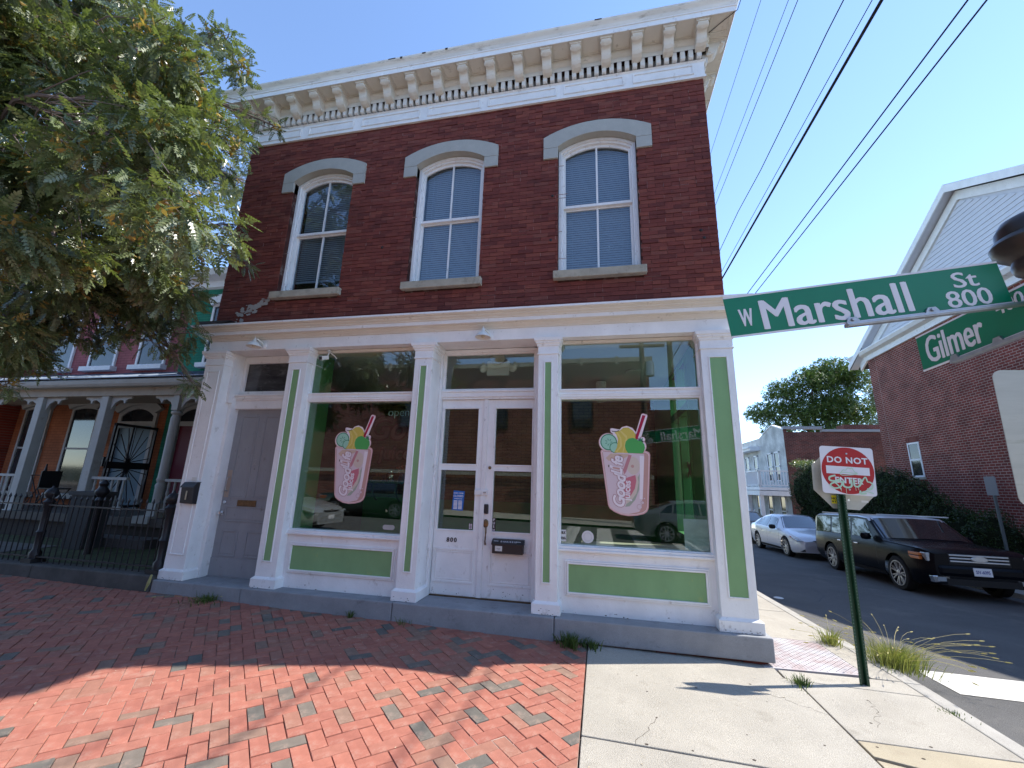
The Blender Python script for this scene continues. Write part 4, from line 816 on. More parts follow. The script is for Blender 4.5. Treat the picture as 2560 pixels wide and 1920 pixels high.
# cup stickers on the panes: coordinates of the artwork in units of 0.841 mm
def cup(ox, label):
    K = .000841
    def pt(u, v): return (ox + u * K, 2.629 - v * K)
    t = mk('juice_cup_sticker', label, 'sticker', (ox + .38, .16, 1.31), 'juice cup stickers on the shop windows')
    cnt = [0]
    def shp(name, poly, m, lay, par=t):
        P = [pt(*p) for p in poly]; y = .1660 - lay * .00055
        cnt[0] += 1
        return MB().prism(list(P), y - .0004, y + .0003).build(name, m, par)
    def circ(u, v, r_, n=26, ry=None, a=0):
        ry = ry or r_; ca, sa = math.cos(a), math.sin(a)
        return [(u + r_ * math.cos(i * 2 * math.pi / n) * ca - ry * math.sin(i * 2 * math.pi / n) * sa, v + r_ * math.cos(i * 2 * math.pi / n) * sa + ry * math.sin(i * 2 * math.pi / n) * ca) for i in range(n)]
    PK = CM['pink']; PL = CM['pale']; LN = CM['line']; W_ = CM['white']
    body = [(118, 680), (130, 655), (165, 648), (760, 662), (795, 680), (808, 715), (755, 1440), (735, 1490), (690, 1525), (600, 1550), (480, 1562), (380, 1548), (290, 1512), (230, 1470), (208, 1425)]
    def shrink(P, k, cx=462, cy=1100): return [(cx + (x - cx) * k, cy + (y - cy) * (1 - (1 - k) * .8)) for x, y in P]
    cupo = shp('cup', body, PK, 1)
    halo = [circ(232, 545, 137), circ(605, 595, 160, ry=130), [(262, 345), (285, 335), (400, 355), (430, 320), (500, 300), (580, 330), (640, 410), (640, 700), (230, 700), (300, 420), (265, 390)], [(712, 130), (735, 118), (790, 135), (798, 155), (680, 520), (590, 500)], [(640, 520), (680, 460), (735, 462), (752, 490), (740, 530), (700, 560)]]
    for h in halo: shp('border', h, PK, 0.4, cupo)
    for h, k in zip(halo, (.93, .93, .96, .93, .85)):
        cx = sum(p[0] for p in h) / len(h); cy = sum(p[1] for p in h) / len(h)
        shp('white_edge', [(cx + (x - cx) * k, cy + (y - cy) * k) for x, y in h], W_, 0.9 if k > .9 else .9, cupo)
    shp('line', shrink(body, .955), W_, 2, cupo); shp('body_shade', shrink(body, .942), CM['tan'], 3, cupo)
    shp('body_fill', [(150, 680), (725, 705), (725, 760), (665, 1440), (625, 1500), (480, 1535), (380, 1522), (300, 1490), (245, 1450), (228, 1410)], PL, 4, cupo)
    shp('peel', [(190, 770), (260, 705), (520, 712), (500, 740), (410, 790), (230, 810)], CM['sand'], 4.6, cupo)
    shp('pear_slice', circ(570, 870, 92, ry=125), CM['cream'], 5, cupo); shp('pear_core', circ(560, 880, 22), CM['tan'], 5.5, cupo)
    shp('inner_straw', [(510, 720), (555, 725), (470, 960), (440, 1000), (430, 930)], CM['rose'], 5.8, cupo)
    shp('melon_rind', [(655, 975), (640, 1200), (580, 1340), (500, 1430), (440, 1440), (470, 1370)], CM['rindg'], 5, cupo)
    shp('melon_white', [(620, 985), (635, 1100), (600, 1250), (530, 1350), (460, 1400), (450, 1300)], CM['cream'], 5.5, cupo)
    shp('melon_flesh', [(595, 1000), (605, 1080), (580, 1190), (520, 1290), (440, 1340), (430, 1080), (480, 1040)], CM['melon'], 6, cupo)
    shp('highlight', [(665, 728), (725, 735), (700, 1080), (680, 1330), (640, 1325), (655, 1000)], W_, 6.5, cupo)
    for u, v, r_ in ((633, 1432, 35), (676, 1375, 23), (703, 1318, 14)): shp('bubble', circ(u, v, r_, 16), LN, 6.8, cupo); shp('bubble_fill', circ(u, v, r_ - 4, 16), PL, 7, cupo)
    s = shp('straw', [(725, 145), (770, 150), (640, 505), (612, 482)], CM['red'], 3.6)
    cu = shp('cucumber', circ(238, 540, 120), CM['dgreen'], 3.2); shp('slice', circ(238, 540, 104), CM['mint'], 3.6, cu)
    for i in range(7): a = i * 6.28 / 7; shp('pip', circ(238 + 38 * math.cos(a), 540 + 38 * math.sin(a), 17, 8, 6, a), CM['dgreen'], 4, cu)
    shp('small_slice_rim', circ(325, 620, 78), CM['dgreen'], 4.2, cu); shp('small_slice', circ(325, 620, 66), CM['mint'], 4.6, cu)
    ba = shp('bananas', [(325, 400), (400, 370), (450, 330), (520, 325), (590, 375), (620, 430), (600, 560), (500, 694), (310, 690), (350, 620), (372, 500), (350, 430)], CM['banana'], 5)
    for P in ([(340, 405), (365, 390), (420, 480), (425, 600), (350, 688), (322, 688), (395, 600), (395, 480)], [(395, 375), (415, 370), (500, 450), (500, 500), (440, 690), (425, 690), (480, 480)]): shp('stripe', P, CM['banana2'], 5.4, ba)
    shp('stem', [(280, 368), (300, 378), (350, 380), (390, 365), (395, 378), (345, 392), (295, 388)], CM['stemc'], 5.4, ba)
    ap = shp('apple', [(465, 590), (478, 530), (520, 488), (575, 476), (625, 492), (660, 520), (700, 525), (735, 570), (742, 620), (720, 680), (700, 698), (505, 694), (475, 650)], CM['apple'], 6)
    shp('leaf', [(668, 520), (680, 495), (720, 480), (722, 492), (690, 520)], CM['dgreen'], 6.2, ap)
    # lettering, running up the cup
    def up(s, size, u, v, bold, sh, m, lay, name, sx=1.0, sp=1.0):
        p = pt(u, v); return text(s, size, m, name, t, (p[0], .166 - lay * .00055, p[1]), (R(90), R(-90), 0), bold, sh, .0002, 'CENTER', sx, sp)
    def up_rot(s, size, u, v, bold, sh, m, lay, name, sx=1.0, sp=1.0):
        p = pt(u, v)
        c = text(s, size, m, name, None, (0, 0, 0), (0, 0, 0), bold, sh, .0002, 'CENTER', sx, sp)
        c.data.transform(Matrix.Translation((p[0], .166 - lay * .00055, p[1])) @ Matrix.Rotation(R(90), 4, 'X') @ Matrix.Rotation(R(86), 4, 'Z')); attach(c, t); return c
    for lay, m, bo in ((8, LN, .0125), (9, W_, .0060)):
        up_rot('Good', .185, 375, 1235, bo, .28, m, lay, 'lettering', .93, .92); up_rot('L fe', .185, 352, 880, bo, .28, m, lay, 'lettering', .88, .92)
    up_rot('juices', .105, 478, 1215, .003, .0, W_, 9.5, 'lettering', 1.0, .98)
    shp('bottle', [(245, 868), (272, 872), (285, 885), (400, 900), (395, 945), (280, 925), (262, 905), (242, 900)], W_, 10); shp('bottle_label', [(285, 893), (385, 906), (382, 934), (284, 916)], CM['tan'], 10.4); shp('bottle_cap', [(225, 866), (240, 868), (237, 900), (222, 898)], CM['stemc'], 10.4)
CM = {k: mat('ink_' + k, v, .45, .3) for k, v in dict(pink=(.66, .38, .36), pale=(.66, .52, .54), line=(.42, .20, .20), white=(.80, .70, .72), tan=(.52, .29, .25), sand=(.60, .42, .32), cream=(.62, .50, .42), rose=(.52, .22, .24),
      rindg=(.36, .38, .30), melon=(.55, .16, .20), red=(.38, .012, .05), dgreen=(.07, .26, .14), mint=(.33, .58, .43), banana=(.60, .46, .09), banana2=(.68, .54, .16), stemc=(.10, .09, .05), apple=(.08, .36, .09)).items()}
cup(-.085, 'pink juice cup sticker on the right shop window'); cup(-3.722, 'pink juice cup sticker on the left shop window')
# small stickers
def flat(name, label, cat, poly, m, y, parts=None):
    o = MB().prism(poly, y - .001, y).build(name, m); tag(o, label, cat)
    return o
def rect(x0, x1, z0, z1): return [(x0, z0), (x1, z0), (x1, z1), (x0, z1)]
def disc(x, z, a, b_=None, n=28): b_ = b_ or a; return [(x + a * math.cos(i * 2 * math.pi / n), z + b_ * math.sin(i * 2 * math.pi / n)) for i in range(n)]
o = flat('round_sticker', 'round pale sticker low on the right shop window', 'sticker', disc(-.152, 1.061, .070), 'poster', .1665)
b = MB()
for i in range(18): a = i * .349; b.box(-.152 + .045 * math.cos(a) - .004, -.152 + .045 * math.cos(a) + .004, .1645, .1652, 1.061 + .045 * math.sin(a) - .004, 1.061 + .045 * math.sin(a) + .004)
b.build('print', mat('pale_grey_ink', (.45, .45, .43), .6), o)
o = flat('block_sticker', 'black and white block letter sticker in the corner of the right shop window', 'sticker', rect(-.468, -.405, .998, 1.128), 'poster', .1665)
for s_, z_ in (('BLK', 1.094), ('RVA', 1.032)): text(s_, .040, 'black', 'lettering', o, (-.4365, .1648, z_), bold=.0022, sx=.72)
o = flat('notice_sheet', 'translucent paper sheet taped low in the right shop window', 'notice', rect(.925, 1.183, .975, 1.312), mat('translucent_sheet', (.40, .46, .45), .6, var=.15, vscale=7), .185)
o = flat('pill_sticker', 'pale rounded label low in the left shop window', 'sticker', [(-2.70 + s * (.055) + .030 * math.cos(a), 1.045 + .030 * math.sin(a)) for s, a0 in ((1, -1.57), (-1, 1.57)) for a in [a0 + i * .349 for i in range(10)]], mat('pale_label', (.42, .43, .40), .6), .1665)
text('open', .165, mat('neon_tube', (.42, .62, .52), .3), 'open_lettering', None, (-2.735, .22, 2.565), ext=.003, bold=-.004)
tag(bpy.data.objects['open_lettering'], 'thin pale green open sign hanging in the left shop window', 'sign')
o = MB(Matrix.Translation((-1.853, .398, 1.405)) @ Matrix.Rotation(R(3), 4, 'Y')).box(-.078, .078, 0, .003, -.125, .125).build('closed_sign', 'blue', bevel=.006); tag(o, 'blue and white closed sign with opening hours behind the left door pane', 'sign')
for s_, sz, z_, m_ in (('SORRY, WE\'RE', .021, 1.500, 'sign_white'), ('CLOSED', .037, 1.462, 'sign_white'), ('WORKING HOURS', .013, 1.428, 'sign_white')): text(s_, sz, m_, 'lettering', o, (-1.853, .396, z_), ext=.0004, bold=.0006)
b = MB()
for c_ in (-1.915, -1.85):
    for k in range(7): b.box(c_, c_ + .052, .3955, .3965, 1.395 - k * .0165, 1.4055 - k * .0165)
b.build('hours_table', 'sign_white', o)
o = flat('push_sign', 'small vertical push sign beside the right door pane', 'sign', rect(-1.380, -1.328, 1.032, 1.205), 'black', .4015)
for k, ch in enumerate('PUSH'): text(ch, .040, 'sign_white', 'lettering', o, (-1.354, .3998, 1.182 - k * .0425), bold=.0012, ext=.0004)
o = flat('card_sticker', 'black sticker of payment symbols low on the left door pane', 'sticker', rect(-1.690, -1.640, 1.05, 1.125), 'black', .4015)
b = MB()
for i in range(2):
    for j in range(4): b.box(-1.685 + i * .023, -1.668 + i * .023, .3995, .4004, 1.056 + j * .017, 1.067 + j * .017)
b.build('symbols', 'sign_white', o)
# things inside the shop
def disk_lamp(x, y, r_, label, z=3.505):
    o = MB().lathe([(r_, 0), (r_ * 1.05, -.012), (r_ * .9, -.03), (r_ * .3, -.035)], (x, y, z), 24).build('ceiling_light', 'int_white', smooth=True); tag(o, label, 'light')
disk_lamp(.58, 1.75, .13, 'flat round ceiling light behind the upper right pane')
t = mk('ceiling_vent', 'round slatted air vent under the shop ceiling seen above the cup sticker', 'vent', (.05, 2.6, 3.1))
for k, (r_, z_) in enumerate(((.24, 3.18), (.17, 3.15), (.10, 3.12))): MB().lathe([(r_, 0), (r_, -.012), (r_ - .05, -.02), (r_ - .05, -.008)], (.05, 2.3, z_), 24, None, False).build('vent_ring', 'offwhite', t, smooth=True)
MB().lathe([(.09, .3), (.09, 0)], (.05, 2.3, 3.16), 14).build('duct', 'int_white', t)
t = mk('emergency_light', 'white emergency light with two lamp heads inside the door transom', 'light', (-1.45, .62, 3.3))
MB().box(-1.60, -1.26, .60, .66, 3.17, 3.40).build('body', 'offwhite', t, bevel=.02)
for s in (-1, 1): MB().lathe([(.02, -.03), (.06, 0), (.058, .03), (.02, .05)], (-1.43 + s * .22, .63, 3.28), 14, RX).build('lamp_head', 'offwhite', t, smooth=True)
MB().lathe([(.09, 0), (.09, .03), (.03, .05)], (-1.43, .60, 3.42), 16, Matrix.Diagonal((1.2, 1, 1)).to_3x3() @ RX).build('mount', 'wood', t)
t = mk('display_shelf', 'dark shelf with iron brackets on the inner wall behind the left window', 'shelf', (-4.8, 4.2, 1.5))
MB().box(-5.5, -3.9, 4.05, 4.38, 1.53, 1.565).build('board', 'black', t)
for x in (-5.25, -4.65, -4.1): MB().tube([(x, 4.38, 1.18), (x, 4.25, 1.26), (x, 4.10, 1.53)], .022, 6).build('bracket', 'iron', t)
random.seed(3)
for i, (nm, lab) in enumerate((('glass_jar', 'dark jar on the inner shelf at its left end'), ('flower_vase', 'vase with orange flowers on the inner shelf'), ('paper_bag', 'pale carton on the inner shelf beside the vase'), ('pumpkin', 'small brown pumpkin on the inner shelf'))):
    x = (-4.85, -4.55, -4.3, -5.2)[i]
    if i == 1:
        q = mk(nm, lab, 'vase', (x, 4.2, 1.565)); MB().lathe([(.05, 0), (.09, .1), (.05, .22), (.06, .26)], (x, 4.2, 1.565), 14).build('vase', 'blue_sticker', q, smooth=True)
        b = MB()
        for k in range(30): a = random.uniform(0, 6.3); rr = random.uniform(0, .14); b.lathe([(.004, -.02), (.03, 0), (.004, .03)], (x + rr * math.cos(a), 4.2 + rr * math.sin(a), 1.90 + random.uniform(-.08, .08)), 6)
        b.build('flowers', mat('orange_petals', (.55, .16, .06), .6), q)
    elif i == 2: tag(MB().box(x - .09, x + .09, 4.12, 4.24, 1.565, 1.83).build(nm, 'poster', bevel=.01), lab, 'carton')
    elif i == 0: tag(MB().lathe([(.10, 0), (.12, .05), (.12, .2), (.07, .26), (.07, .3)], (x, 4.2, 1.565), 16).build(nm, 'chrome', smooth=True), lab, 'jar')
    else: tag(MB().lathe([(.03, 0), (.12, .03), (.15, .09), (.11, .16), (.02, .18), (.015, .22)], (x, 4.2, 1.565), 14).build(nm, mat('pumpkin_skin', (.36, .17, .05), .6), smooth=True), lab, 'pumpkin')
mural = mk('wall_mural', 'faded pink shop name mural on the brick wall inside behind the left window', 'mural', (-4.9, 4.37, 2.6))
mm_ = mat('mural_pink', (.50, .24, .22), .8); mo = mat('mural_red', (.17, .04, .03), .8)
for bo, m_, y_ in ((.05, mo, 4.392), (.010, mm_, 4.384)):
    text('Good', .80, m_, 'lettering', mural, (-4.75, y_, 2.88), bold=bo, shear=.25, ext=.002); text('juices', .45, m_, 'lettering', mural, (-4.80, y_ + .002, 2.28), bold=bo * .6, shear=.1, ext=.002)
t = mk('counter_table', 'pale timber bench along the inside of the right shop window', 'bench', (.3, .75, .24))
MB().box(-.25, 1.15, .62, .80, .905, .945).build('top', 'wood', t, bevel=.004)
for x in (-.15, 1.05): MB().box(x - .03, x + .03, .66, .76, .23, .905).build('leg', 'black', t)
text('Goo', .42, mat('window_lettering', (.14, .12, .06), .6), 'painted_letters', None, (1.262, 1.55, 1.95), (R(90), 0, R(-90)), .02, .2, .001)
tag(bpy.data.objects['painted_letters'], 'dark painted script letters on the inner side window', 'lettering')

# ================================================================ STREET SIGNS
px, py = 2.33, -.246
t = thing('do_not_enter_sign', 'red and white do not enter sign with green graffiti on a dark green post', 'road sign', (px - .02, py, G(px, py)))
b = MB(); zt = 2.10; zb_ = G(px, py) - .1; xf = Matrix.Translation((2.298, py, G(px, py))) @ Matrix.Rotation(R(1.2), 4, 'Y')
b = MB(xf); prof = [(-.040, .022), (-.034, .022), (-.020, .020), (-.016, -.014), (.016, -.014), (.020, .020), (.034, .022), (.040, .022), (.040, .018), (.023, .016), (.019, -.018), (-.019, -.018), (-.023, .016), (-.040, .018)]
b.prism([(x, -y) for x, y in prof], -.1, 2.12, 'z'); b.build('post', 'post_green', t)
b = MB(xf)
for k in range(58):
    for x in (-.0305, .0305): b.lathe([(.0045, 0), (.0045, .0006)], (x, -.0228, .06 + k * .028), 6, RX)
b.build('post_hole', mat('hole_lining', (.16, .19, .17), .7), t, recalc=False, kind='stuff')
sx = Matrix.Translation((2.416, py - .036, 1.868)) @ Matrix.Rotation(R(3), 4, 'Y')
def rrect(w, h, r_, n=6):
    P = []
    for cx, cz, a0 in ((w - r_, h - r_, 0), (-w + r_, h - r_, 90), (-w + r_, -h + r_, 180), (w - r_, -h + r_, 270)):
        for i in range(n + 1): a = R(a0 + 90 * i / n); P.append((cx + r_ * math.cos(a), cz + r_ * math.sin(a)))
    return P
sg = MB(sx).prism(rrect(.233, .233, .028), -.003, 0).build('do_not_enter_panel', 'sign_white', t)
MB(sx).prism(disc(0, 0, .228, n=48), -.0040, -.0030).build('red_disc', 'sign_red', sg)
MB(sx).prism(rect(-.188, .188, -.038, .038), -.0052, -.0041).build('white_bar', 'sign_white', sg)
def onsign(s_, size, u, v, m_, par, lay=-.0062, bold=.0022, sp=1.1, sxx=1.0):
    o = text(s_, size, m_, 'lettering', None, (0, 0, 0), (R(90), 0, 0), bold, 0, .0006, 'CENTER', sxx, sp); o.data.transform(sx @ Matrix.Translation((u, lay, v))); attach(o, par); return o
onsign('DO NOT', .083, 0, .098, 'sign_white', sg); onsign('ENTER', .078, 0, -.100, 'sign_white', sg, sp=1.05)
SC = [0]
def stroke(pts, r_, m_, par, name='graffiti_line', lay=-.0075):
    b = MB(sx); P = [(p[0], p[1]) for p in pts]; 
    base = lay
    for i in range(len(P) - 1):
        SC[0] += 1; lay = base - (SC[0] % 46) * 4e-5
        (x0, z0), (x1, z1) = P[i], P[i + 1]; d = math.hypot(x1 - x0, z1 - z0) or 1; nx, nz = -(z1 - z0) / d * r_, (x1 - x0) / d * r_
        b.prism([(x0 + nx, z0 + nz), (x0 - nx, z0 - nz), (x1 - nx, z1 - nz), (x1 + nx, z1 + nz)], lay - .0005, lay); b.prism(disc(x1, z1, r_, n=8), lay - .00052, lay - .00002)
    return b
gr = MB()
def smooth_line(pts, n=7):
    out = []
    for i in range(len(pts) - 1):
        p0, p1, p2, p3 = pts[max(i - 1, 0)], pts[i], pts[i + 1], pts[min(i + 2, len(pts) - 1)]
        for k in range(n):
            q = k / n; out.append(tuple(.5 * ((2 * p1[j]) + (-p0[j] + p2[j]) * q + (2 * p0[j] - 5 * p1[j] + 4 * p2[j] - p3[j]) * q * q + (-p0[j] + 3 * p1[j] - 3 * p2[j] + p3[j]) * q ** 3) for j in (0, 1)))
    return out + [pts[-1]]
for pts, r_ in (([(-.06, -.018), (-.04, .004), (-.02, .002), (.0, .026), (.02, .018), (.035, .028), (.055, -.008), (.075, -.022), (-.06, -.022), (-.055, -.048), (.03, -.04), (.08, -.028)], .003),
                ([(-.115, -.055), (-.165, -.075), (-.165, -.105), (-.12, -.11), (-.08, -.09)], .008), ([(-.15, -.135), (-.165, -.155), (-.13, -.18), (-.08, -.165), (-.06, -.12), (-.09, -.11), (-.15, -.135)], .007),
                ([(-.125, -.125), (-.10, -.145), (-.075, -.185)], .006), ([(-.045, -.10), (-.05, -.15), (-.01, -.165), (.02, -.145), (.02, -.09)], .008), ([(.045, -.085), (.045, -.14), (.075, -.15), (.10, -.12), (.10, -.08)], .008),
                ([(.09, -.14), (.14, -.055), (.16, -.095), (.18, -.10), (.20, -.12), (.195, -.155), (.165, -.175), (.155, -.165), (.19, -.16)], .006), ([(.09, -.19), (.09, -.215), (.135, -.21)], .008), ([(.09, -.212), (.13, -.19), (.20, -.205)], .004),
                ([(-.03, -.16), (-.03, -.22)], .0018), ([(.05, -.15), (.055, -.19)], .0018), ([(.075, -.15), (.078, -.18)], .0018), ([(-.075, -.18), (-.072, -.205)], .0018)):
    bb = stroke(smooth_line(pts), r_, None, None, lay=-.0070); gr.add(bb.v, bb.f)
gr.build('graffiti', 'graffiti', sg, kind='stuff')
for z_ in (.165, -.185): MB(sx).lathe([(.009, 0), (.009, .003), (.004, .006)], (0, -.0065, z_), 10, RX).build('bolt', 'steel', sg)
MB(sx).lathe([(.010, 0), (.010, .004)], (-.005, .022, -.285), 10, RX).build('bolt', 'chrome', sg)
so = Matrix.Translation((2.405, py + .035, 1.785)) @ Matrix.Rotation(R(2.5), 4, 'Y')
oc = [(.325 * math.cos(R(22.5 + 45 * i)) * .92, .325 * math.sin(R(22.5 + 45 * i)) * .97) for i in range(8)]
st = MB(so).prism(oc, 0, .003).build('stop_sign_back', 'alu', t)
MB(so).prism(rect(-.125, -.055, -.245, -.165), -.0012, -.0002).build('yellow_sticker', 'yellow', st)
for s_, z_ in (('NICHE', -.196), ('& VTS', -.224)):
    o = text(s_, .026, 'black', 'lettering', None, (0, 0, 0), (R(90), 0, 0), .0010, 0, .0003, sx=.92); o.data.transform(so @ Matrix.Translation((-.090, -.0018, z_))); attach(o, st)
MB(so).prism(rect(.135, .195, -.215, -.195), -.0012, -.0002).build('white_sticker', 'poster', st)

# street name pole, almost out of the picture on the right
POLE = (2.235, -2.72)
t = thing('street_name_pole', 'dark ornamental pole top with rounded finial carrying the green street name signs', 'pole', (POLE[0], POLE[1], G(2.2, -2.7)))
MB().lathe([(.085, 0), (.085, .35), (.06, .45), (.05, .6), (.045, 2.30)], (POLE[0], POLE[1], 0), 20).build('pole', 'finial', t, smooth=True)
MB().lathe([(.045, 2.28), (.075, 2.30), (.10, 2.36), (.10, 2.40), (.07, 2.43), (.045, 2.46), (.045, 2.72), (.085, 2.74), (.125, 2.77), (.135, 2.80), (.128, 2.83), (.145, 2.85), (.187, 2.885), (.195, 2.92), (.180, 2.945), (.165, 2.955), (.165, 3.0), (.140, 3.045), (.09, 3.075), (.02, 3.085)], (POLE[0], POLE[1], 0), 28).build('finial', 'finial', t, smooth=True)
b = MB(); b.box(2.115, 2.165, -2.80, -2.74, 2.40, 2.72); b.build('bracket_post', 'post_green', t)
b = MB()
for k in range(9): b.lathe([(.007, 0), (.007, .002)], (2.14, -2.801, 2.44 + k * .026), 8, RX)
b.build('bracket_hole', 'black', t)
MB().prism([(2.04, 2.655), (2.06, 2.685), (2.16, 2.71), (2.16, 2.60), (2.12, 2.605)], -2.825, -2.79).build('bracket_ear', 'steel', t, bevel=.004)
MB().lathe([(.012, 0), (.012, .006)], (2.075, -2.825, 2.665), 10, RX).build('bolt', 'chrome', t)
# Marshall blade: from left end to the bracket, turned slightly
A0 = Vector((.694, -2.797, 2.5495)); A1 = Vector((2.03, -2.708, 2.7070))
def blade(name, label, A, B, H, words, m_txt, lean=0.0):
    d = B - A; L = d.length; ang = math.atan2(d.y, d.x); pit = math.atan2(d.z, math.hypot(d.x, d.y))
    mx = Matrix.Translation(A) @ Matrix.Rotation(ang, 4, 'Z') @ Matrix.Rotation(-pit, 4, 'Y') @ Matrix.Rotation(lean, 4, 'X')
    t = thing(name, label, 'street sign', A, group=None)
    pl = MB(mx).prism(rect(0, L, -H / 2, H / 2), -.002, .002).build('panel', 'sign_green', t)
    MB(mx).box(0, L, -.0035, .0035, H / 2 - .006, H / 2 + .004).build('top_edge', 'sign_white', t); MB(mx).box(0, L, -.0035, .0035, -H / 2 - .004, -H / 2 + .006).build('bottom_edge', 'sign_white', t)
    for s_, th, u, v, w_, h_ in words:
        for fm in (mx, mx @ Matrix.Translation((L, 0, 0)) @ Matrix.Rotation(math.pi, 4, 'Z')):
            o = text(s_, 1.0, 'sign_white', 'lettering', None, (0, 0, 0), (R(90), 0, 0), 0, 0, .0003, 'LEFT'); fit(o, fm, u + th, v, w_ - 2 * th, h_, pl)
            base = o.data.copy(); bm = bmesh.new()
            for k, (du, dv) in enumerate(((0, 0), (-th, 0), (th, 0), (-th * .5, th * .4), (th * .5, -th * .4))):      # thicken the strokes
                m2 = base.copy(); q = fm.to_3x3() @ Vector((du, -.00025 * k, dv)); m2.transform(Matrix.Translation(q)); bm.from_mesh(m2); bpy.data.meshes.remove(m2)
            bm.to_mesh(o.data); bm.free()
    return t, mx, L
t, mx, L = blade('street_name_sign', 'large green street name sign lettered W Marshall St 800 beside the shop corner', A0, A1, .2286,
    [('W', .0025, .060, -.062, .072, .098), ('Marshall', .0045, .172, -.094, .735, .165), ('St', .0022, 1.118, .000, .118, .084), ('800', .0022, 1.062, -.104, .208, .090)], 'sign_white')
hb = MB(mx); hb.box(.565, L + .05, -.022, .012, -.1375, -.118); hb.box(.565, L + .05, -.026, .016, -.132, -.126)
hb.build('support_rail', 'steel', t, bevel=.002)
for u in (.60, .975): MB(mx).prism([(u - .035, -.118), (u + .035, -.118), (u + .026, -.100), (u + .018, -.088), (u - .018, -.088), (u - .026, -.100)], -.014, -.004).lathe([(.009, 0), (.009, .006)], (u, -.016, -.102), 10, RX).build('clamp', 'steel', t)
G0_, G1_ = Vector((2.065, -2.02, 2.540)), Vector((2.10, -2.90, 2.575))
t, mx, L = blade('street_name_sign', 'green street name sign lettered Gilmer, hanging below and behind the larger one', G0_, G1_, .2286,
    [('Gilmer', .0045, .055, -.084, .40, .170), ('400', .002, .545, .020, .15, .075)], 'sign_white')
hb = MB(mx); hb.box(.22, L, -.020, .012, -.1375, -.118); hb.build('support_rail', 'steel', t, bevel=.002)
for u in (.25, .52): MB(mx).prism([(u - .03, -.120), (u + .03, -.120), (u + .018, -.092), (u - .018, -.092)], -.016, -.004).build('clamp', 'steel', t)
# back of a one way sign on the same pole
t = thing('one_way_sign', 'bare metal back of a tall rounded sign with faint scribbles at the right edge', 'road sign', (2.07, -2.70, 1.62))
sb = Matrix.Translation((2.078, -2.74, 1.918)) @ Matrix.Rotation(R(1.5), 4, 'Y')
p_ = MB(sb).prism(rrect(.229, .315, .04), -.002, .001).build('panel', 'alu', t)
MB(sb).prism(rrect(.222, .308, .038), .0012, .002).build('white_face', 'sign_white', t)
text('ONE', .13, 'black', 'lettering', p_, (2.078, -2.736, 2.05), (R(90), 0, R(180)), .003, 0, .0006); text('WAY', .13, 'black', 'lettering', p_, (2.078, -2.736, 1.92), (R(90), 0, R(180)), .003, 0, .0006)
MB().prism([(1.95, 1.75), (2.11, 1.75), (2.11, 1.72), (2.20, 1.77), (2.11, 1.82), (2.11, 1.79), (1.95, 1.79)], -2.737, -2.7362).build('arrow', 'black', p_)
for s_, u, v in (('KAI G', -.085, .005), ('SUCK', -.075, -.045), ('DIC', -.085, -.092)):
    o = text(s_, .046, 'marker', 'scribble', None, (0, 0, 0), (R(90), 0, 0), -.0012, .1, .0002); o.data.transform(sb @ Matrix.Translation((u, -.0026, v)) @ Matrix.Rotation(R(-9), 4, 'Y')); attach(o, p_)
for v in (-.020, -.068, -.115): MB(sb).prism([(-.165, v - .006), (-.03, v + .012), (-.03, v + .0135), (-.165, v - .0045)], -.0032, -.0024).build('scribble', 'marker', p_)
MB(sb).prism(disc(-.085, -.160, .040, n=12), -.0034, -.0022).build('blue_sticker', 'blue_sticker', p_); MB(sb).prism(disc(-.083, -.160, .016, n=10), -.0042, -.0034).build('sticker_mark', 'poster', p_)
MB(sb).lathe([(.008, 0), (.008, .003)], (-.112, -.0045, .075), 10, RX).build('bolt', 'brass', p_)
# parking sign on the far pavement
t = thing('parking_sign', 'small grey sign back on a thin leaning post against the red brick wall', 'road sign', (9.35, 7.45, G(9.3, 7.5)))
MB(Matrix.Translation((9.33, 7.45, G(9.3, 7.45)))).box(-.022, .022, -.022, .022, 0, 2.45).build('post', mat('grey_post', (.10, .12, .12), .6), t)
MB().box(9.30, 9.31, 7.29, 7.60, 1.72 , 2.17).build('panel', mat('grey_sign_back', (.16, .17, .19), .5), t)
# ================================================================ ROW HOUSES ON THE LEFT
def sash(parent, xc, w, z0, z1, y, frame='white', pane='glass_far', arch=0.10, lint=True, sillm='white', fw=.07):
    """window in a front wall: frame, panes, arched lintel and sill"""
    f = MB().ring(U(xc, w / 2, z0, z1 - arch, z1, 8), U(xc, w / 2 - fw, z0, z1 - arch - .02, z1 - fw, 8), y - .02, y + .05).build('window_frame', frame, parent)
    f2 = MB().box(xc - w / 2, xc + w / 2, y - .01, y + .04, (z0 + z1) / 2 - .025, (z0 + z1) / 2 + .025).build('meeting_rail', frame, f)
    MB().prism(list(reversed(U(xc, w / 2 - fw, z0, z1 - arch - .02, z1 - fw, 8))), y + .010, y + .018).build('pane', pane, f)
    MB().box(xc - w / 2 - .08, xc + w / 2 + .08, y - .14, y + .05, z0 - .13, z0).build('window_sill', sillm, parent, bevel=.006)
    if lint: MB().ring(arc(xc, w / 2 + .14, z1 + .10, z1 + .24, 8), arc(xc, w / 2, z1 - arch, z1, 8), y - .10, y + .02).build('lintel', sillm, parent)
YW = 3.8
GRN = lambda x0, x1, zb, zt, m, nm, par: MB().box(x0, x1, YW, YW + 8, zb, zt).build(nm, m, par)
PH = thing('pink_row_house', 'pink and orange painted brick row house with white windows and deep front porch', 'house', (-14, YW, .1))
MB().box(-16.9, -11.26, YW, YW + 8, 4.0, 7.0).build('upper_wall', 'pink', PH); MB().box(-16.6, -11.26, YW, YW + 8, -.1, 4.0).build('lower_wall', 'orange', PH)
for x in (-12.22, -13.97, -15.62): sash(PH, x, 1.00, 4.55, 6.30, YW - .03)
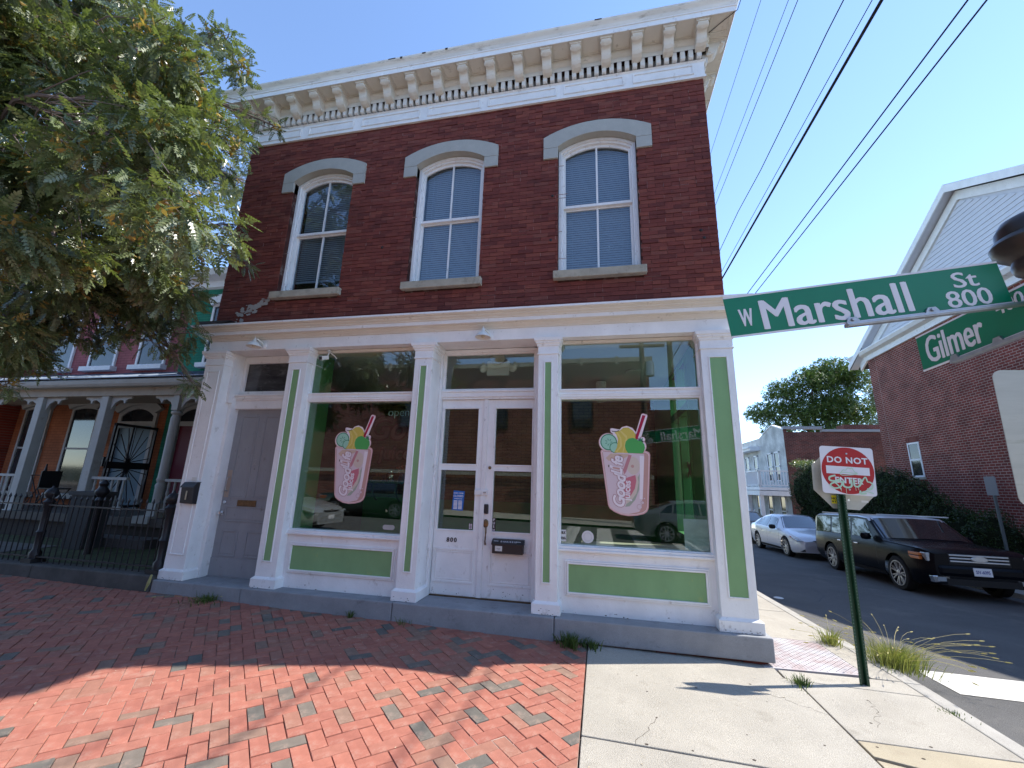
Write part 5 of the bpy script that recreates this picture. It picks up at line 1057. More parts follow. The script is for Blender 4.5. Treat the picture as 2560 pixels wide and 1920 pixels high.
sweep([(0, 6.75), (.05, 6.76), (.06, 6.95), (.28, 7.0), (.34, 7.15), (0, 7.2)], 'white', 'cornice', -16.9, -11.26, YW + 8, PH) if False else MB().prism([(YW, 6.75), (YW - .08, 6.78), (YW - .10, 6.95), (YW - .35, 7.02), (YW - .40, 7.18), (YW, 7.2)], -16.9, -11.26, 'x').build('cornice', 'white', PH)
sash(PH, -14.02, .98, 1.05, 3.42, YW - .03, 'porch', 'glass_far', sillm='porch'); sash(PH, -15.8, .98, 1.05, 3.42, YW - .03, 'porch', 'glass_far', sillm='porch')
def arched_door(par, xc, w, dm, fm):
    f = MB().ring(U(xc, w / 2, .76, 3.20, 3.42, 10), U(xc, w / 2 - .10, .76, 3.12, 3.32, 10), YW - .06, YW + .05).build('door_frame', fm, par)
    MB().prism(list(reversed(U(xc, w / 2 - .10, 2.98, 3.12, 3.32, 10))), YW - .03, YW - .02).build('fanlight', 'glass_far', f)
    MB().box(xc - w / 2 + .08, xc + w / 2 - .08, YW - .05, YW + .05, 2.86, 2.98).build('transom_bar', fm, f)
    MB().box(xc - w / 2 + .10, xc + w / 2 - .10, YW - .01, YW + .04, .76, 2.86).build('front_door', dm, f)
    MB().ring(arc(xc, w / 2 + .18, 3.32, 3.62, 10), arc(xc, w / 2 - .02, 3.2, 3.42, 10), YW - .12, YW - .02).build('lintel', 'porch', par)
arched_door(PH, -12.15, 1.28, mat('pale_blue_door', (.13, .22, .27), .5), 'porch'); 
sd_ = MB(); sd_.box(-12.55, -12.0, YW - .20, YW - .16, .80, .88).box(-12.55, -12.0, YW - .20, YW - .16, 2.78, 2.86).box(-12.55, -12.49, YW - .20, YW - .16, .88, 2.78).box(-12.06, -12.0, YW - .20, YW - .16, .88, 2.78).box(-12.5, -12.05, YW - .20, YW - .16, 1.75, 1.81)
sd_.build('storm_door', 'black', PH)
# open iron security door with a sunburst of bars, standing out from the wall
gt = MB(); xg = -11.40
gt.box(xg - .03, xg + .03, 2.75, 2.79, .80, 2.80); gt.box(xg - .03, xg + .03, YW - .09, YW - .05, .80, 2.80); gt.box(xg - .02, xg + .02, 2.75, YW - .05, 2.74, 2.80); gt.box(xg - .02, xg + .02, 2.75, YW - .05, .80, .86); gt.box(xg - .02, xg + .02, 2.75, YW - .05, 1.72, 1.88)
for k in range(9):
    a = R(8 + k * 20.5); y_ = 3.24 + .48 * math.cos(a)
    gt.tube([(xg, 3.24, 1.88), (xg, y_, 1.88 + .88 * math.sin(a))], .010, 5); gt.tube([(xg, 3.24, 1.72), (xg, y_, 1.72 - .86 * math.sin(a))], .010, 5)
gt.build('security_door', 'iron', PH)
MB().lathe([(.03, 0), (.06, .05), (.05, .25), (.02, .3)], (-13.05, YW - .1, 2.35), 10).build('porch_lamp', 'black', PH)
MB().box(-13.02, -12.78, YW - .18, YW - .02, 1.78, 2.02).build('letter_box', 'black', PH)
GH = thing('green_row_house', 'green painted brick row house beside the shop, one white window showing', 'house', (-8.6, YW, .1))
MB().box(-11.25, -6.2, YW, YW + 8, -.1, 7.0).build('wall', 'teal', GH)
MB().prism([(YW, 6.75), (YW - .08, 6.78), (YW - .10, 6.95), (YW - .35, 7.02), (YW - .40, 7.18), (YW, 7.2)], -11.25, -6.2, 'x').build('cornice', 'white', GH)
for x in (-9.95, -8.2): sash(GH, x, 1.00, 4.55, 6.30, YW - .03)
arched_door(GH, -10.2, 1.28, mat('dark_crimson_door', (.13, .012, .03), .5), 'porch'); sash(GH, -8.1, .98, 1.05, 3.42, YW - .03, 'porch', 'glass_far', sillm='porch')
RH = thing('red_brick_house', 'sunlit bright red brick house wall seen through the branches beyond the pink house', 'house', (-20, 5, .1))
MB().box(-24.0, -16.95, YW - .6, YW + 8, -.1, 6.3).build('wall', 'redhouse', RH); MB().box(-24.1, -16.9, YW - .75, YW + 8, 6.3, 6.5).build('cornice', 'porch', RH)
for x in (-18.3, -20.4, -22.4): sash(RH, x, 1.0, 3.9, 5.6, YW - .63)
for x in (-18.3, -20.4, -22.4): sash(RH, x, 1.0, .9, 2.7, YW - .63)
tag(MB().box(-17.65, -16.95, YW + .2, YW + 1.0, 6.1, 7.9).box(-17.72, -16.88, YW + .12, YW + 1.08, 7.75, 7.9).build('brick_chimney', 'redhouse'), 'sunlit red brick chimney rising behind the branches', 'chimney')
# the shared porch
PO = thing('front_porch', 'long grey timber porch with blue tin roof, posts and scroll brackets across the row houses', 'porch', (-11, 2.5, .1))
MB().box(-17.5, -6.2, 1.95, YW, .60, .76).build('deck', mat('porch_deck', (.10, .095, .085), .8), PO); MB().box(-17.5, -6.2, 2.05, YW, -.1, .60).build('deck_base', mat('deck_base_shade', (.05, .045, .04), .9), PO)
MB().box(-9.9, -8.3, 1.55, 1.95, -.05, .42).box(-9.9, -8.3, 1.25, 1.55, -.05, .22).build('porch_steps', mat('step_timber', (.09, .085, .08), .9), PO)
MB().box(-17.6, -6.15, 2.00, 2.22, 3.29, 3.48).build('beam', 'porch_soff', PO, bevel=.01)
MB().prism([(1.84, 3.47), (1.80, 3.52), (1.78, 3.60), (1.86, 3.645), (2.3, 3.645), (2.3, 3.47)], -17.7, -6.1, 'x').build('gutter', 'porch', PO)
MB().prism([(1.78, 3.647), (1.78, 3.665), (YW, 4.34), (YW, 4.30)], -17.7, -6.1, 'x').build('tin_roof', 'tin', PO)
b = MB()
for k in range(22): x = -17.5 + k * .52; b.prism([(1.78, 3.667), (1.78, 3.685), (YW, 4.36), (YW, 4.342)], x, x + .012, 'x')
b.build('roof_seam', 'tin', PO)
MB().box(-17.6, -6.15, 2.22, YW, 3.46, 3.475).build('ceiling', 'porch_soff', PO)
for x in (-14.6, -12.76, -10.82):
    MB().box(x - .10, x + .10, 2.02, 2.20, .70, 3.29).box(x - .13, x + .13, 1.99, 2.23, .66, .78).build('square_post', 'porch', PO, bevel=.01)
def turned(x):
    MB().lathe([(.075, .95), (.09, 1.0), (.09, 1.35), (.10, 1.40), (.075, 1.45), (.10, 1.52), (.085, 1.56), (.085, 2.80), (.065, 2.86), (.10, 2.90), (.10, 2.94), (.06, 2.96), (.06, 3.0)], (x, 2.11, 0), 16).box(x - .08, x + .08, 2.03, 2.19, 2.97, 3.29).box(x - .10, x + .10, 2.01, 2.21, .78, 1.05).box(x - .30, x + .12, 1.90, 2.24, .66, .80).build('turned_post', 'porch', PO, smooth=True)
turned(-8.87); turned(-6.9)
def scroll(x, s):
    pts = []
    o_ = [(0, 0), (.03, -.30), (.12, -.14), (.24, -.075), (.34, -.09), (.36, -.155), (.385, -.155), (.41, -.09), (.47, -.055), (.55, -.05), (.56, 0)]
    MB().prism([(x + s * u, 3.29 + v) for u, v in o_], 2.09, 2.13).build('scroll_bracket', 'porch', PO)
for x, h in ((-14.6, .1), (-12.76, .1), (-10.82, .1), (-8.87, .08), (-6.9, .08)):
    scroll(x - h, -1); scroll(x + h, 1)
def rail(x0, x1, sq=False):
    MB().box(x0, x1, 2.07, 2.15, 1.48, 1.535).box(x0, x1, 2.08, 2.14, .88, .94).build('hand_rail', 'porch', PO)
    n = int((x1 - x0) / .155); pr = [(.022, .94), (.022, 1.05), (.032, 1.10), (.018, 1.18), (.030, 1.25), (.018, 1.33), (.024, 1.40), (.022, 1.48)]
    me = MB().lathe([(r_, z_) for r_, z_ in pr], (0, 0, 0), 8).mesh('baluster', 'porch', True)
    for k in range(n):
        o = link('baluster', me); o.parent = PO; o.location = (x0 + .08 + k * .155 + 11, 2.11 - 2.5, -.1)
rail(-10.70, -9.75); rail(-8.75, -7.0); rail(-14.5, -12.88)
# small things on the porch
t = thing('bistro_table', 'thin black folding table on the porch in front of the orange wall', 'table', (-13.6, 3.0, .76))
MB().lathe([(.32, 1.50), (.32, 1.52)], (-13.6, 3.0, 0), 18).build('table_top', 'black', t)
for a, c_ in ((-.25, .25), (.25, -.25)): MB().tube([(-13.6 + a, 2.9, .76), (-13.6 + c_, 2.9, 1.5)], .012, 6).build('leg', 'black', t); MB().tube([(-13.6 + a, 3.1, .76), (-13.6 + c_, 3.1, 1.5)], .012, 6).build('leg', 'black', t)
MB().lathe([(.03, 0), (.035, .1), (.02, .2), (.015, .27)], (-13.62, 3.0, 1.52), 10).build('table_lamp', 'black', t)
t = thing('folding_chair', 'dark folding chair between the porch posts', 'chair', (-13.05, 2.9, .76))
MB().box(-13.3, -12.85, 2.75, 3.15, 1.19, 1.22).build('seat', 'black', t)
for a, c_ in ((-13.3, -12.9), (-12.9, -13.3)):
    for y_ in (2.75, 3.15): MB().tube([(a, y_, .76), (c_, y_, 1.2)], .012, 6).build('leg', 'black', t)
MB().box(-13.32, -13.28, 2.75, 3.15, 1.22, 1.62).build('backrest', 'black', t)
t = thing('planter_box', 'large dark square planter with an ornamental top standing behind the fence', 'planter', (-9.45, 1.35, .1))
MB().prism([(-9.62, .15), (-9.2, .15), (-9.15, 1.22), (-9.68, 1.22)], 1.15, 1.5).build('box', mat('planter_grey', (.05, .055, .055), .8), t); MB().box(-9.72, -9.1, 1.12, 1.53, 1.2, 1.27).build('rim', mat('planter_rim', (.06, .065, .065), .8), t)

# front garden, stone curb and iron fence
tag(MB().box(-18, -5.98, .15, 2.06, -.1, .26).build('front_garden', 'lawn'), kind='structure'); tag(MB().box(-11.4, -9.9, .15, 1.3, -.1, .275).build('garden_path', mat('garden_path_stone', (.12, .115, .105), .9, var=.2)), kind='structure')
tag(MB().box(-5.99, -5.90, .0, 3.8, -.1, .3).build('side_strip', 'lawn'), kind='structure')
CU = thing('stone_curb_wall', 'low dark stone curb wall carrying the black iron fence', 'curb wall', (-9, 0, .1))
for x0, x1 in ((-5.985, -8.15), (-8.16, -10.2), (-10.21, -12.3), (-12.31, -15)):
    MB().box(x1, x0, -.10, .16, -.02, .285).build('curb_stone', mat('dark_curb_stone', (.085, .08, .075), .9, var=.25, vscale=5, bump=.6, bscale=40), CU, bevel=.02)
FE = thing('iron_fence', 'black wrought iron fence with spear pickets and ball topped posts on the curb', 'fence', (-9, 0, .29))
MB().box(-14.5, -6.03, .012, .040, 1.105, 1.125).build('top_rail', 'iron', FE); MB().box(-14.5, -6.03, .012, .040, .36, .38).build('bottom_rail', 'iron', FE)
pk = MB().tube([(0, 0, .29), (0, 0, 1.20)], .0085, 6).lathe([(.0085, 1.20), (.018, 1.225), (.0015, 1.275)], (0, 0, 0), 6).mesh('picket', 'iron')
x = -6.14
while x > -14.4:
    if min(abs(x + 8.38), abs(x + 10.75), abs(x + 13.1)) > .07:
        o = link('picket', pk); o.parent = FE; o.location = (x + 9, .026, -.29)
    x -= .1135
for x in (-6.06, -8.38, -10.75, -13.1):
    MB().box(x - .10, x + .10, -.05, .14, .285, .345).lathe([(.07, .34), (.075, .42), (.045, .47), (.05, .70), (.062, .72), (.045, .75), (.045, 1.06), (.06, 1.08), (.06, 1.14), (.075, 1.16), (.05, 1.19), (.04, 1.21), (.080, 1.26), (.085, 1.30), (.06, 1.345), (.02, 1.37), (.012, 1.40)], (x, .045, 0), 14).build('fence_post', 'iron', FE, smooth=True)
GA = thing('iron_gate_post', 'second ornate black iron post inside the garden behind the fence', 'post', (-9.62, 1.2, .2))
MB().lathe([(.06, .2), (.05, .3), (.05, 1.1), (.085, 1.15), (.05, 1.2), (.10, 1.27), (.10, 1.31), (.05, 1.38), (.07, 1.43), (.02, 1.50)], (-8.62, .9, 0), 14).build('post', 'iron', GA, smooth=True)

# ================================================================ FOLIAGE
import numpy as np
def foliage(name, blobs, n, leaf, parent, m, seed, spread=1.0, droop=0.0, shell=0.45, kind='stuff', size=(1, 1), along=None):
    """many copies of a small leaf mesh placed through the volume of the blobs; blobs=(x,y,z,rx,ry,rz,weight)"""
    rg = np.random.default_rng(seed); lv, lf = leaf; lv = np.array(lv); nv = len(lv)
    B = np.array([b_[:6] for b_ in blobs]); Wt = np.array([b_[6] if len(b_) > 6 else b_[3] * b_[4] * b_[5] for b_ in blobs], float); Wt /= Wt.sum()
    ib = rg.choice(len(B), n, p=Wt); d = rg.normal(size=(n, 3)); d /= np.linalg.norm(d, axis=1)[:, None]
    r_ = rg.random(n) ** shell; pos = B[ib, :3] + d * r_[:, None] * B[ib, 3:6] * spread
    # leaf frame: axis roughly outward and drooping, normal roughly up
    ax = d * .8 + rg.normal(size=(n, 3)) * .6 + np.array([0, 0, -droop]); ax /= np.linalg.norm(ax, axis=1)[:, None]
    up = np.array([0, 0, 1.0]) + rg.normal(size=(n, 3)) * .45; sd2 = np.cross(ax, up); sd2 /= np.linalg.norm(sd2, axis=1)[:, None] + 1e-9; nn = np.cross(sd2, ax)
    sc = rg.uniform(size[0], size[1], n)
    V = pos[:, None, :] + sc[:, None, None] * (lv[None, :, 0:1] * ax[:, None, :] + lv[None, :, 1:2] * sd2[:, None, :] + lv[None, :, 2:3] * nn[:, None, :])
    V = V.reshape(-1, 3); k = len(lf[0]); F = (np.array(lf)[None] + (np.arange(n) * nv)[:, None, None]).reshape(-1, k)
    me = bpy.data.meshes.new(name); me.vertices.add(len(V)); me.vertices.foreach_set('co', V.ravel()); me.loops.add(F.size); me.loops.foreach_set('vertex_index', F.ravel().astype(np.int32))
    me.polygons.add(len(F)); me.polygons.foreach_set('loop_start', (np.arange(len(F)) * k).astype(np.int32)); me.polygons.foreach_set('loop_total', np.full(len(F), k, np.int32))
    me.materials.append(M[m]); me.update(calc_edges=True); me.validate()
    return link(name, me, parent, kind=kind)
def pinnate(npairs=5, L=.17, w=.0135, ll=.052):
    v = []; f = []
    def lf_(x, ang, l, s):
        ca, sa = math.cos(ang), math.sin(ang); o = len(v)
        for u, ww, zz in ((0, 0, 0), (.45 * l, w, .004), (l, 0, -.008), (.45 * l, -w, .004)): v.append((x + ca * u - sa * ww, (sa * u + ca * ww), zz - .12 * abs(x) * abs(x) / L))
        f.append((o, o + 1, o + 2, o + 3))
    for i in range(npairs):
        x = L * (.28 + .66 * i / (npairs - 1)) if npairs > 1 else L
        for s in (-1, 1): lf_(x, s * R(62 - 5 * i), ll * (1 - .06 * i), s)
    lf_(L, 0, ll, 1); o = len(v); v.extend([(0, .0012, 0), (L, .0008, -.01), (L, -.0008, -.01), (0, -.0012, 0)]); f.append((o, o + 1, o + 2, o + 3))
    return v, f
def clump(n=6, s=.2, seed=1):
    rr = random.Random(seed); v = []; f = []
    for i in range(n):
        c_ = Vector((rr.uniform(-s, s), rr.uniform(-s, s), rr.uniform(-s * .6, s * .6))); a = Vector((rr.gauss(0, 1), rr.gauss(0, 1), rr.gauss(0, .5))).normalized(); u = a.cross(Vector((0, 0, 1))).normalized(); l = s * .62
        o = len(v); v += [tuple(c_ - a * l), tuple(c_ + u * l * .38), tuple(c_ + a * l), tuple(c_ - u * l * .38)]; f.append((o, o + 1, o + 2, o + 3))
    return v, f
# street tree at the left
TR = thing('street_tree', 'big leafy tree with feathery leaves and brown seed clusters at the left', 'tree', (-9.2, -2.6, G(-9.2, 0)))
def branch(b, p0, p1, r0_, r1_, bend=.12, n=7, rg=random):
    p0, p1 = Vector(p0), Vector(p1); L = (p1 - p0).length; pts = []; off = Vector((rg.uniform(-1, 1), rg.uniform(-1, 1), rg.uniform(-.3, 1))) * L * bend
    for i in range(n + 1): t_ = i / n; pts.append(p0.lerp(p1, t_) + off * math.sin(math.pi * t_) + Vector((rg.uniform(-1, 1), rg.uniform(-1, 1), rg.uniform(-1, 1))) * L * .012)
    b.tube(pts, [r0_ + (r1_ - r0_) * i / n for i in range(n + 1)], 7 if r0_ > .03 else 5); return pts
random.seed(21)
tb = MB(); branch(tb, (-9.2, -2.6, -.1), (-9.0, -2.5, 3.6), .21, .16, .03); 
limbs = []
for e in ((-7.2, -2.2, 5.6), (-6.6, -1.7, 7.0), (-8.4, -1.2, 7.2), (-7.8, -3.4, 6.4), (-10.3, -2.4, 7.0), (-8.8, -2.2, 8.8), (-7.4, -1.0, 4.6), (-6.6, -2.6, 8.2)):
    pts = branch(tb, (-9.0, -2.5, 3.5), e, .10, .035, .10); limbs.append((pts, e))
tb.build('trunk', 'bark', TR, smooth=True)
# clusters of leaves at the twig ends
BL_ = TREEBLOBS  # includes clumps added over the yard and out of view for their shade
tw = MB(); rg_ = random.Random(5)
for bx in BL_:
    c_ = Vector(bx[:3]); _, e = min(((Vector(p) - c_).length, p) for pts, _e in limbs for p in pts)[0], min(((Vector(p) - c_).length, tuple(p)) for pts, _e in limbs for p in pts)[1]
    pts = branch(tw, e, c_, .028, .010, .10, 7, rg_)
    for k in range(9):
        q = Vector((rg_.gauss(0, 1), rg_.gauss(0, 1), rg_.gauss(0, .8))).normalized(); s_ = Vector((bx[3] * q.x, bx[4] * q.y, bx[5] * q.z)) * rg_.uniform(.7, 1.05)
        branch(tw, pts[rg_.randint(3, 7)], c_ + s_, .008, .003, .12, 5, rg_)
tw.build('twigs', 'twig', TR, kind='stuff')
foliage('crown', BL_, 36000, pinnate(5), TR, 'leaf', 11, .92, .5, .6, size=(.65, 1.05))
foliage('seed_clusters', [(b_[0], b_[1], b_[2], b_[3] * .9, b_[4] * .9, b_[5] * .9, b_[6]) for b_ in BL_], 2200, clump(9, .060, 3), TR, 'seed', 12, .95, .6, .4, size=(.6, 1.3))
# hanging sprays in front of the pink house
# tree far down the side street
def tree(name, label, base, zc, blobs, n, m, s, seed):
    t = thing(name, label, 'tree', base); b = MB(); rr = random.Random(seed)
    branch(b, base, (base[0], base[1], zc), .45, .28, .03, 6, rr)
    for bb in blobs: branch(b, (base[0], base[1], zc - 1), bb[:3], .20, .05, .08, 6, rr)
    b.build('trunk', 'bark', t, smooth=True); foliage('crown', blobs, n, clump(6, s, seed), t, m, seed, 1.0, .2, .45, size=(.7, 1.3)); return t
random.seed(4)
B1 = [(16.2, 40, 9.2, 2.0, 2.2, 1.1), (18.2, 40, 11.2, 2.0, 2.2, 1.5), (20.3, 39, 12.3, 2.0, 2, 1.4), (22.4, 40, 13.2, 2.0, 2.5, 1.6), (24.2, 40, 12.6, 1.6, 2.5, 1.6), (19.5, 40, 9.2, 2.2, 2.5, 1.4), (22.0, 40, 10.2, 2.4, 2.5, 1.8), (17.0, 39.5, 7.6, 1.6, 1.8, .8), (24.5, 41, 9.4, 2.2, 2, 1.8), (21.2, 39.5, 7.4, 2.6, 2, 1.2)]
tree('far_tree', 'large dark green tree behind the white row house', (21, 40.5, -1.4), 6.0, [tuple(b_) for b_ in B1], 9000, 'leaf_far', .19, 31)
B2 = [(23.4, 34, 9.8, 1.5, 1.6, 1.3), (24.4, 34, 8.2, 1.6, 1.6, 1.5), (23.0, 34, 7.0, 1.3, 1.5, 1.1)]
tree('far_tree', 'yellow green tree close beside the corner of the gabled brick building', (24, 34, -1.2), 5.0, B2, 3600, 'leaf', .15, 32)

# ================================================================ EAST SIDE OF THE SIDE STREET
ang = math.atan2(.058, .998)                                        # the building stands a little askew
def RBW(y, x=10.6):                                                  # local (outward distance, along) -> world
    return (x * math.cos(ang) + y * math.sin(ang), -x * math.sin(ang) + y * math.cos(ang) - 5.1)
o_ = RBW(21.3)
RB = thing('gabled_brick_building', 'large modern red brick building with a white sided gable facing the side street', 'building', (o_[0], o_[1], -.9), rz=-ang)
def rb(b_, name, m, par=None, **kw):
    o = b_.build(name, m, None, **kw); local(o, par or RB); return o
Z0 = .9                                                              # local z offset so that world z = local - .9
LEN = 12.94; EZ = 7.45 + Z0; PZ = 11.28 + Z0; PY = -6.47
rb(MB().box(0, 11, -LEN, 0, 0, EZ), 'wall', 'rbrick')
rb(MB().prism([(0, EZ), (PY, PZ - .15), (-LEN, EZ)], .02, 11, 'x'), 'gable_wall', 'siding')
sl = (PZ - EZ) / 6.47; ov = .32
rb(MB().prism([(.85, EZ - .15), (.95, EZ + .05), (PY, PZ + .26), (PY, PZ + .10)], -ov, 11.4, 'x'), 'roof_slope', 'shingle'); rb(MB().prism([(-LEN - .85, EZ - .15), (-LEN - .95, EZ + .05), (PY, PZ + .26), (PY, PZ + .10)], -ov, 11.4, 'x'), 'roof_slope', 'shingle')
for s in (0, 1):
    f = (lambda y: y) if s == 0 else (lambda y: -LEN - y)
    rb(MB().prism([(f(.95), EZ - .18), (f(.95), EZ + .06), (PY, PZ + .245), (PY, PZ - .02)], -ov - .02, -ov + .02, 'x'), 'rake_board', 'white')
    rb(MB().prism([(f(.85), EZ - .16), (f(.85), EZ - .13), (PY, PZ + .09), (PY, PZ + .06)], -ov + .02, .0, 'x'), 'rake_soffit', 'siding')
    rb(MB().prism([(f(.55), EZ - .30), (f(.55), EZ + .0), (PY, PZ - .02), (PY, PZ - .34)], -.05, .02, 'x'), 'rake_frieze', 'white')
    b = MB(); n_ = 42
    for k in range(n_):
        y_ = .85 - k * .178; z_ = EZ - .165 + (0.85 - y_) * (PZ + .06 - EZ + .16) / (PY * -1 + .85); b.box(-ov + .02, -.05, *(sorted((f(y_), f(y_ - .012)))), z_ - .012, z_ + .03)
    rb(b, 'soffit_groove', 'sill', kind='stuff') if False else None
rb(MB().prism([(0, EZ + .02), (.0, EZ), (-.08, EZ), (-.10, EZ + .22), (-.36, EZ + .28), (-.42, EZ + .42), (-.42, EZ + .46), (0, EZ + .56)], -LEN - .95, .95, 'x') if False else MB(Matrix.Rotation(R(90), 4, 'Z')).prism([(0, EZ), (.06, EZ), (.08, EZ + .20), (.26, EZ + .26), (.34, EZ + .38), (.34, EZ + .42), (0, EZ + .52)], -LEN - .95, .95, 'x'), 'gable_cornice', 'white')
b_rows = int((PZ - .5 - EZ - .55) / .155)
for k in range(b_rows + 3):
    z0_ = EZ + .52 + k * .152; 
    if z0_ > PZ - .5: break
    hw = (PZ - .42 - z0_) / sl
    if hw < .2: break
    rb(MB().add([(.0, PY - hw, z0_), (.0, PY + hw, z0_), (.0, PY + hw - .16, z0_ + .152), (.0, PY - hw + .16, z0_ + .152), (-.030, PY - hw, z0_), (-.030, PY + hw, z0_), (-.012, PY + hw - .22, z0_ + .150), (-.012, PY - hw + .22, z0_ + .150)], [(4, 5, 6, 7), (0, 4, 7, 3), (5, 1, 2, 6), (0, 1, 5, 4)]), 'siding_board', 'siding')
def rwin(y0, y1, z0, z1, fm='white'):
    z0 += Z0; z1 += Z0
    b = MB(); w = .06
    for a in ((y0, y1, z0, z0 + w), (y0, y1, z1 - w, z1), (y0, y0 + w, z0 + w, z1 - w), (y1 - w, y1, z0 + w, z1 - w), (y0 + w, y1 - w, (z0 + z1) / 2 - .03, (z0 + z1) / 2 + .03)): b.box(-.02, .05, a[0], a[1], a[2], a[3])
    f = rb(b, 'window_frame', fm); rb(MB().box(-.004, .0, y0 + w, y1 - w, z0 + w, z1 - w), 'pane', 'glass_far', f)
    rb(MB().box(-.03, .04, y0 - .05, y1 + .05, z0 - .08, z0 - .002), 'window_sill', 'sill', f)
    for k in range(11): rb(MB().box(-.004, .01, y0 - .05 + k * (y1 - y0 + .1) / 11 + .004, y0 - .05 + (k + 1) * (y1 - y0 + .1) / 11 - .004, z1 + .003, z1 + .20), 'brick', 'brick')
rwin(-2.30, -1.62, 2.35, 3.64)
b = MB(); b.box(-.03, .0, -.56, -.535, .0, EZ); rb(b, 'expansion_joint', 'rbrickx') if False else rb(MB().box(-.003, .0, -.56, -.545, 0, EZ), 'expansion_joint', mat('pale_sealant', (.34, .22, .19), .8))
MT = thing('utility_box', 'two small grey utility boxes on the red brick wall behind the black car', 'utility box', RBW(15.9) + (.6,), rz=-ang)
MB(Matrix.Translation(RBW(16.1) + (0,)) @ Matrix.Rotation(-ang, 4, 'Z')).box(-.10, 0, -.09, .09, .46, .62).build('box', mat('box_grey', (.30, .31, .32), .5), MT)
MB(Matrix.Translation(RBW(15.78) + (0,)) @ Matrix.Rotation(-ang, 4, 'Z')).box(-.14, 0, -.09, .09, .47, .70).build('box', mat('box_grey2', (.34, .35, .36), .5), MT)
AC = thing('air_conditioner', 'dark slatted air conditioning unit on the ground at the right edge', 'air conditioner', RBW(15.3, 10.1) + (-.2,), rz=-ang)
bm2 = Matrix.Translation(RBW(15.35, 10.1) + (0,)) @ Matrix.Rotation(-ang, 4, 'Z')
MB(bm2).box(-.35, .35, -.42, .42, -.3, .26).build('casing', mat('ac_grey', (.10, .105, .11), .5), AC); MB(bm2).box(-.38, .38, -.45, .45, .26, .31).build('lid', mat('ac_lid', (.28, .29, .29), .5), AC)
b = MB(bm2)
for k in range(12): b.box(-.365, -.35, -.42, .42, -.26 + k * .043, -.24 + k * .043)
b.build('grille', 'black', AC)
HD = thing('clipped_hedge', 'tall dark green hedge between the brick building and the parked cars', 'hedge', (9.8, 13.5, -.6))
hb_ = [(9.8, 18.2 - k * .75, z_ - 1.0, .75, .65, 1.1) for k, z_ in enumerate((2.7, 2.95, 3.0, 2.85, 2.9, 2.7, 2.75, 2.5, 2.55, 2.4, 2.1, 1.6, 1.25, 1.0))] + [(9.9, 18.2 - k * .75, .2, .72, .6, 1.2) for k in range(14)]
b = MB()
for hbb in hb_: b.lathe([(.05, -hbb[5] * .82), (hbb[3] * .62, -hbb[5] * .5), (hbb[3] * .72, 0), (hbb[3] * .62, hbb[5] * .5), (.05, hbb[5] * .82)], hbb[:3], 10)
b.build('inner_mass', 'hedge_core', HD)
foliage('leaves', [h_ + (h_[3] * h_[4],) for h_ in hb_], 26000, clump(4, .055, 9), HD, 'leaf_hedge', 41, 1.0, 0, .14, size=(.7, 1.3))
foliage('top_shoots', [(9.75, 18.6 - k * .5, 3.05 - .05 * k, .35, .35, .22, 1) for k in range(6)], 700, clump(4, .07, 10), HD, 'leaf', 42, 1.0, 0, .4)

# white row house with balcony further down
WH = thing('white_row_house', 'white painted brick row house with balcony and dark brown side wall down the side street', 'house', (12, 24, -.9))
MB().prism([(22.05, -1.2), (30.5, -1.2), (30.5, 5.15), (26.0, 5.15), (25.2, 5.35), (23.6, 5.72), (22.05, 5.28)], 10.6, 10.75, 'x').build('front_wall', 'wbrick', WH)
MB().box(10.75, 20, 22.0, 30.5, -1.2, 5.1).build('side_wall', 'dbrick', WH); MB().box(10.6, 10.75, 21.99, 22.05, -1.2, 5.26).build('corner_strip', 'dbrick', WH)
MB().box(10.58, 12.6, 21.9, 22.2, 5.26, 5.42).box(12.6, 20, 21.93, 22.2, 5.12, 5.26).build('coping', mat('grey_coping', (.30, .32, .34), .6), WH); MB().prism([(22.0, 5.30), (23.6, 5.74), (25.2, 5.38), (25.2, 5.32), (23.6, 5.68), (22.0, 5.24)], 10.55, 10.75, 'x').build('parapet_cap', 'white', WH)
MB().box(14.5, 16.6, 23.5, 24.3, 5.2, 5.75).build('low_chimney', 'dbrick', WH)
def fwin(y0, y1, z0, z1, dark=False):
    b = MB()
    for a in ((y0, y1, z0, z0 + .06), (y0, y1, z1 - .08, z1), (y0, y0 + .07, z0, z1), (y1 - .07, y1, z0, z1), (y0, y1, (z0 + z1) / 2 - .03, (z0 + z1) / 2 + .03)): b.box(10.54, 10.60, *a)
    f = b.build('window_frame', 'white', WH); MB().box(10.575, 10.598, y0 + .07, y1 - .07, z0 + .06, z1 - .08).build('pane', 'glass_far', f)
for y0 in (22.9, 24.0, 26.5, 28.2): fwin(y0, y0 + .8, 2.3, 4.05)
for y0 in (22.7, 24.6, 26.6, 28.4): fwin(y0, y0 + .8, -.3, 1.45)
MB().box(10.0, 10.6, 26.0, 30.5, 4.35, 4.5).box(9.9, 10.6, 26.0, 30.5, 4.5, 4.62).build('hood', 'white', WH)
MB().box(9.0, 10.6, 22.0, 30.5, 1.75, 1.92).box(8.95, 10.6, 21.95, 30.5, 1.45, 1.72).build('balcony_floor', 'white', WH)
MB().box(9.02, 9.08, 22.0, 30.5, 2.80, 2.87).box(9.02, 9.08, 22.0, 30.5, 2.0, 2.05).box(9.02, 10.6, 22.02, 22.08, 2.80, 2.87).box(9.02, 10.6, 22.02, 22.08, 2.0, 2.05).build('balcony_rail', 'white', WH)
bme = MB().box(-.018, .018, -.018, .018, 0, .8).mesh('baluster', 'white')
for k in range(58): o = link('baluster', bme); o.parent = WH; o.location = (9.05 - 12, 22.05 + k * .145 - 24, 2.02 + .9)
for k in range(10): o = link('baluster', bme); o.parent = WH; o.location = (9.15 + k * .15 - 12, 22.05 - 24, 2.02 + .9)
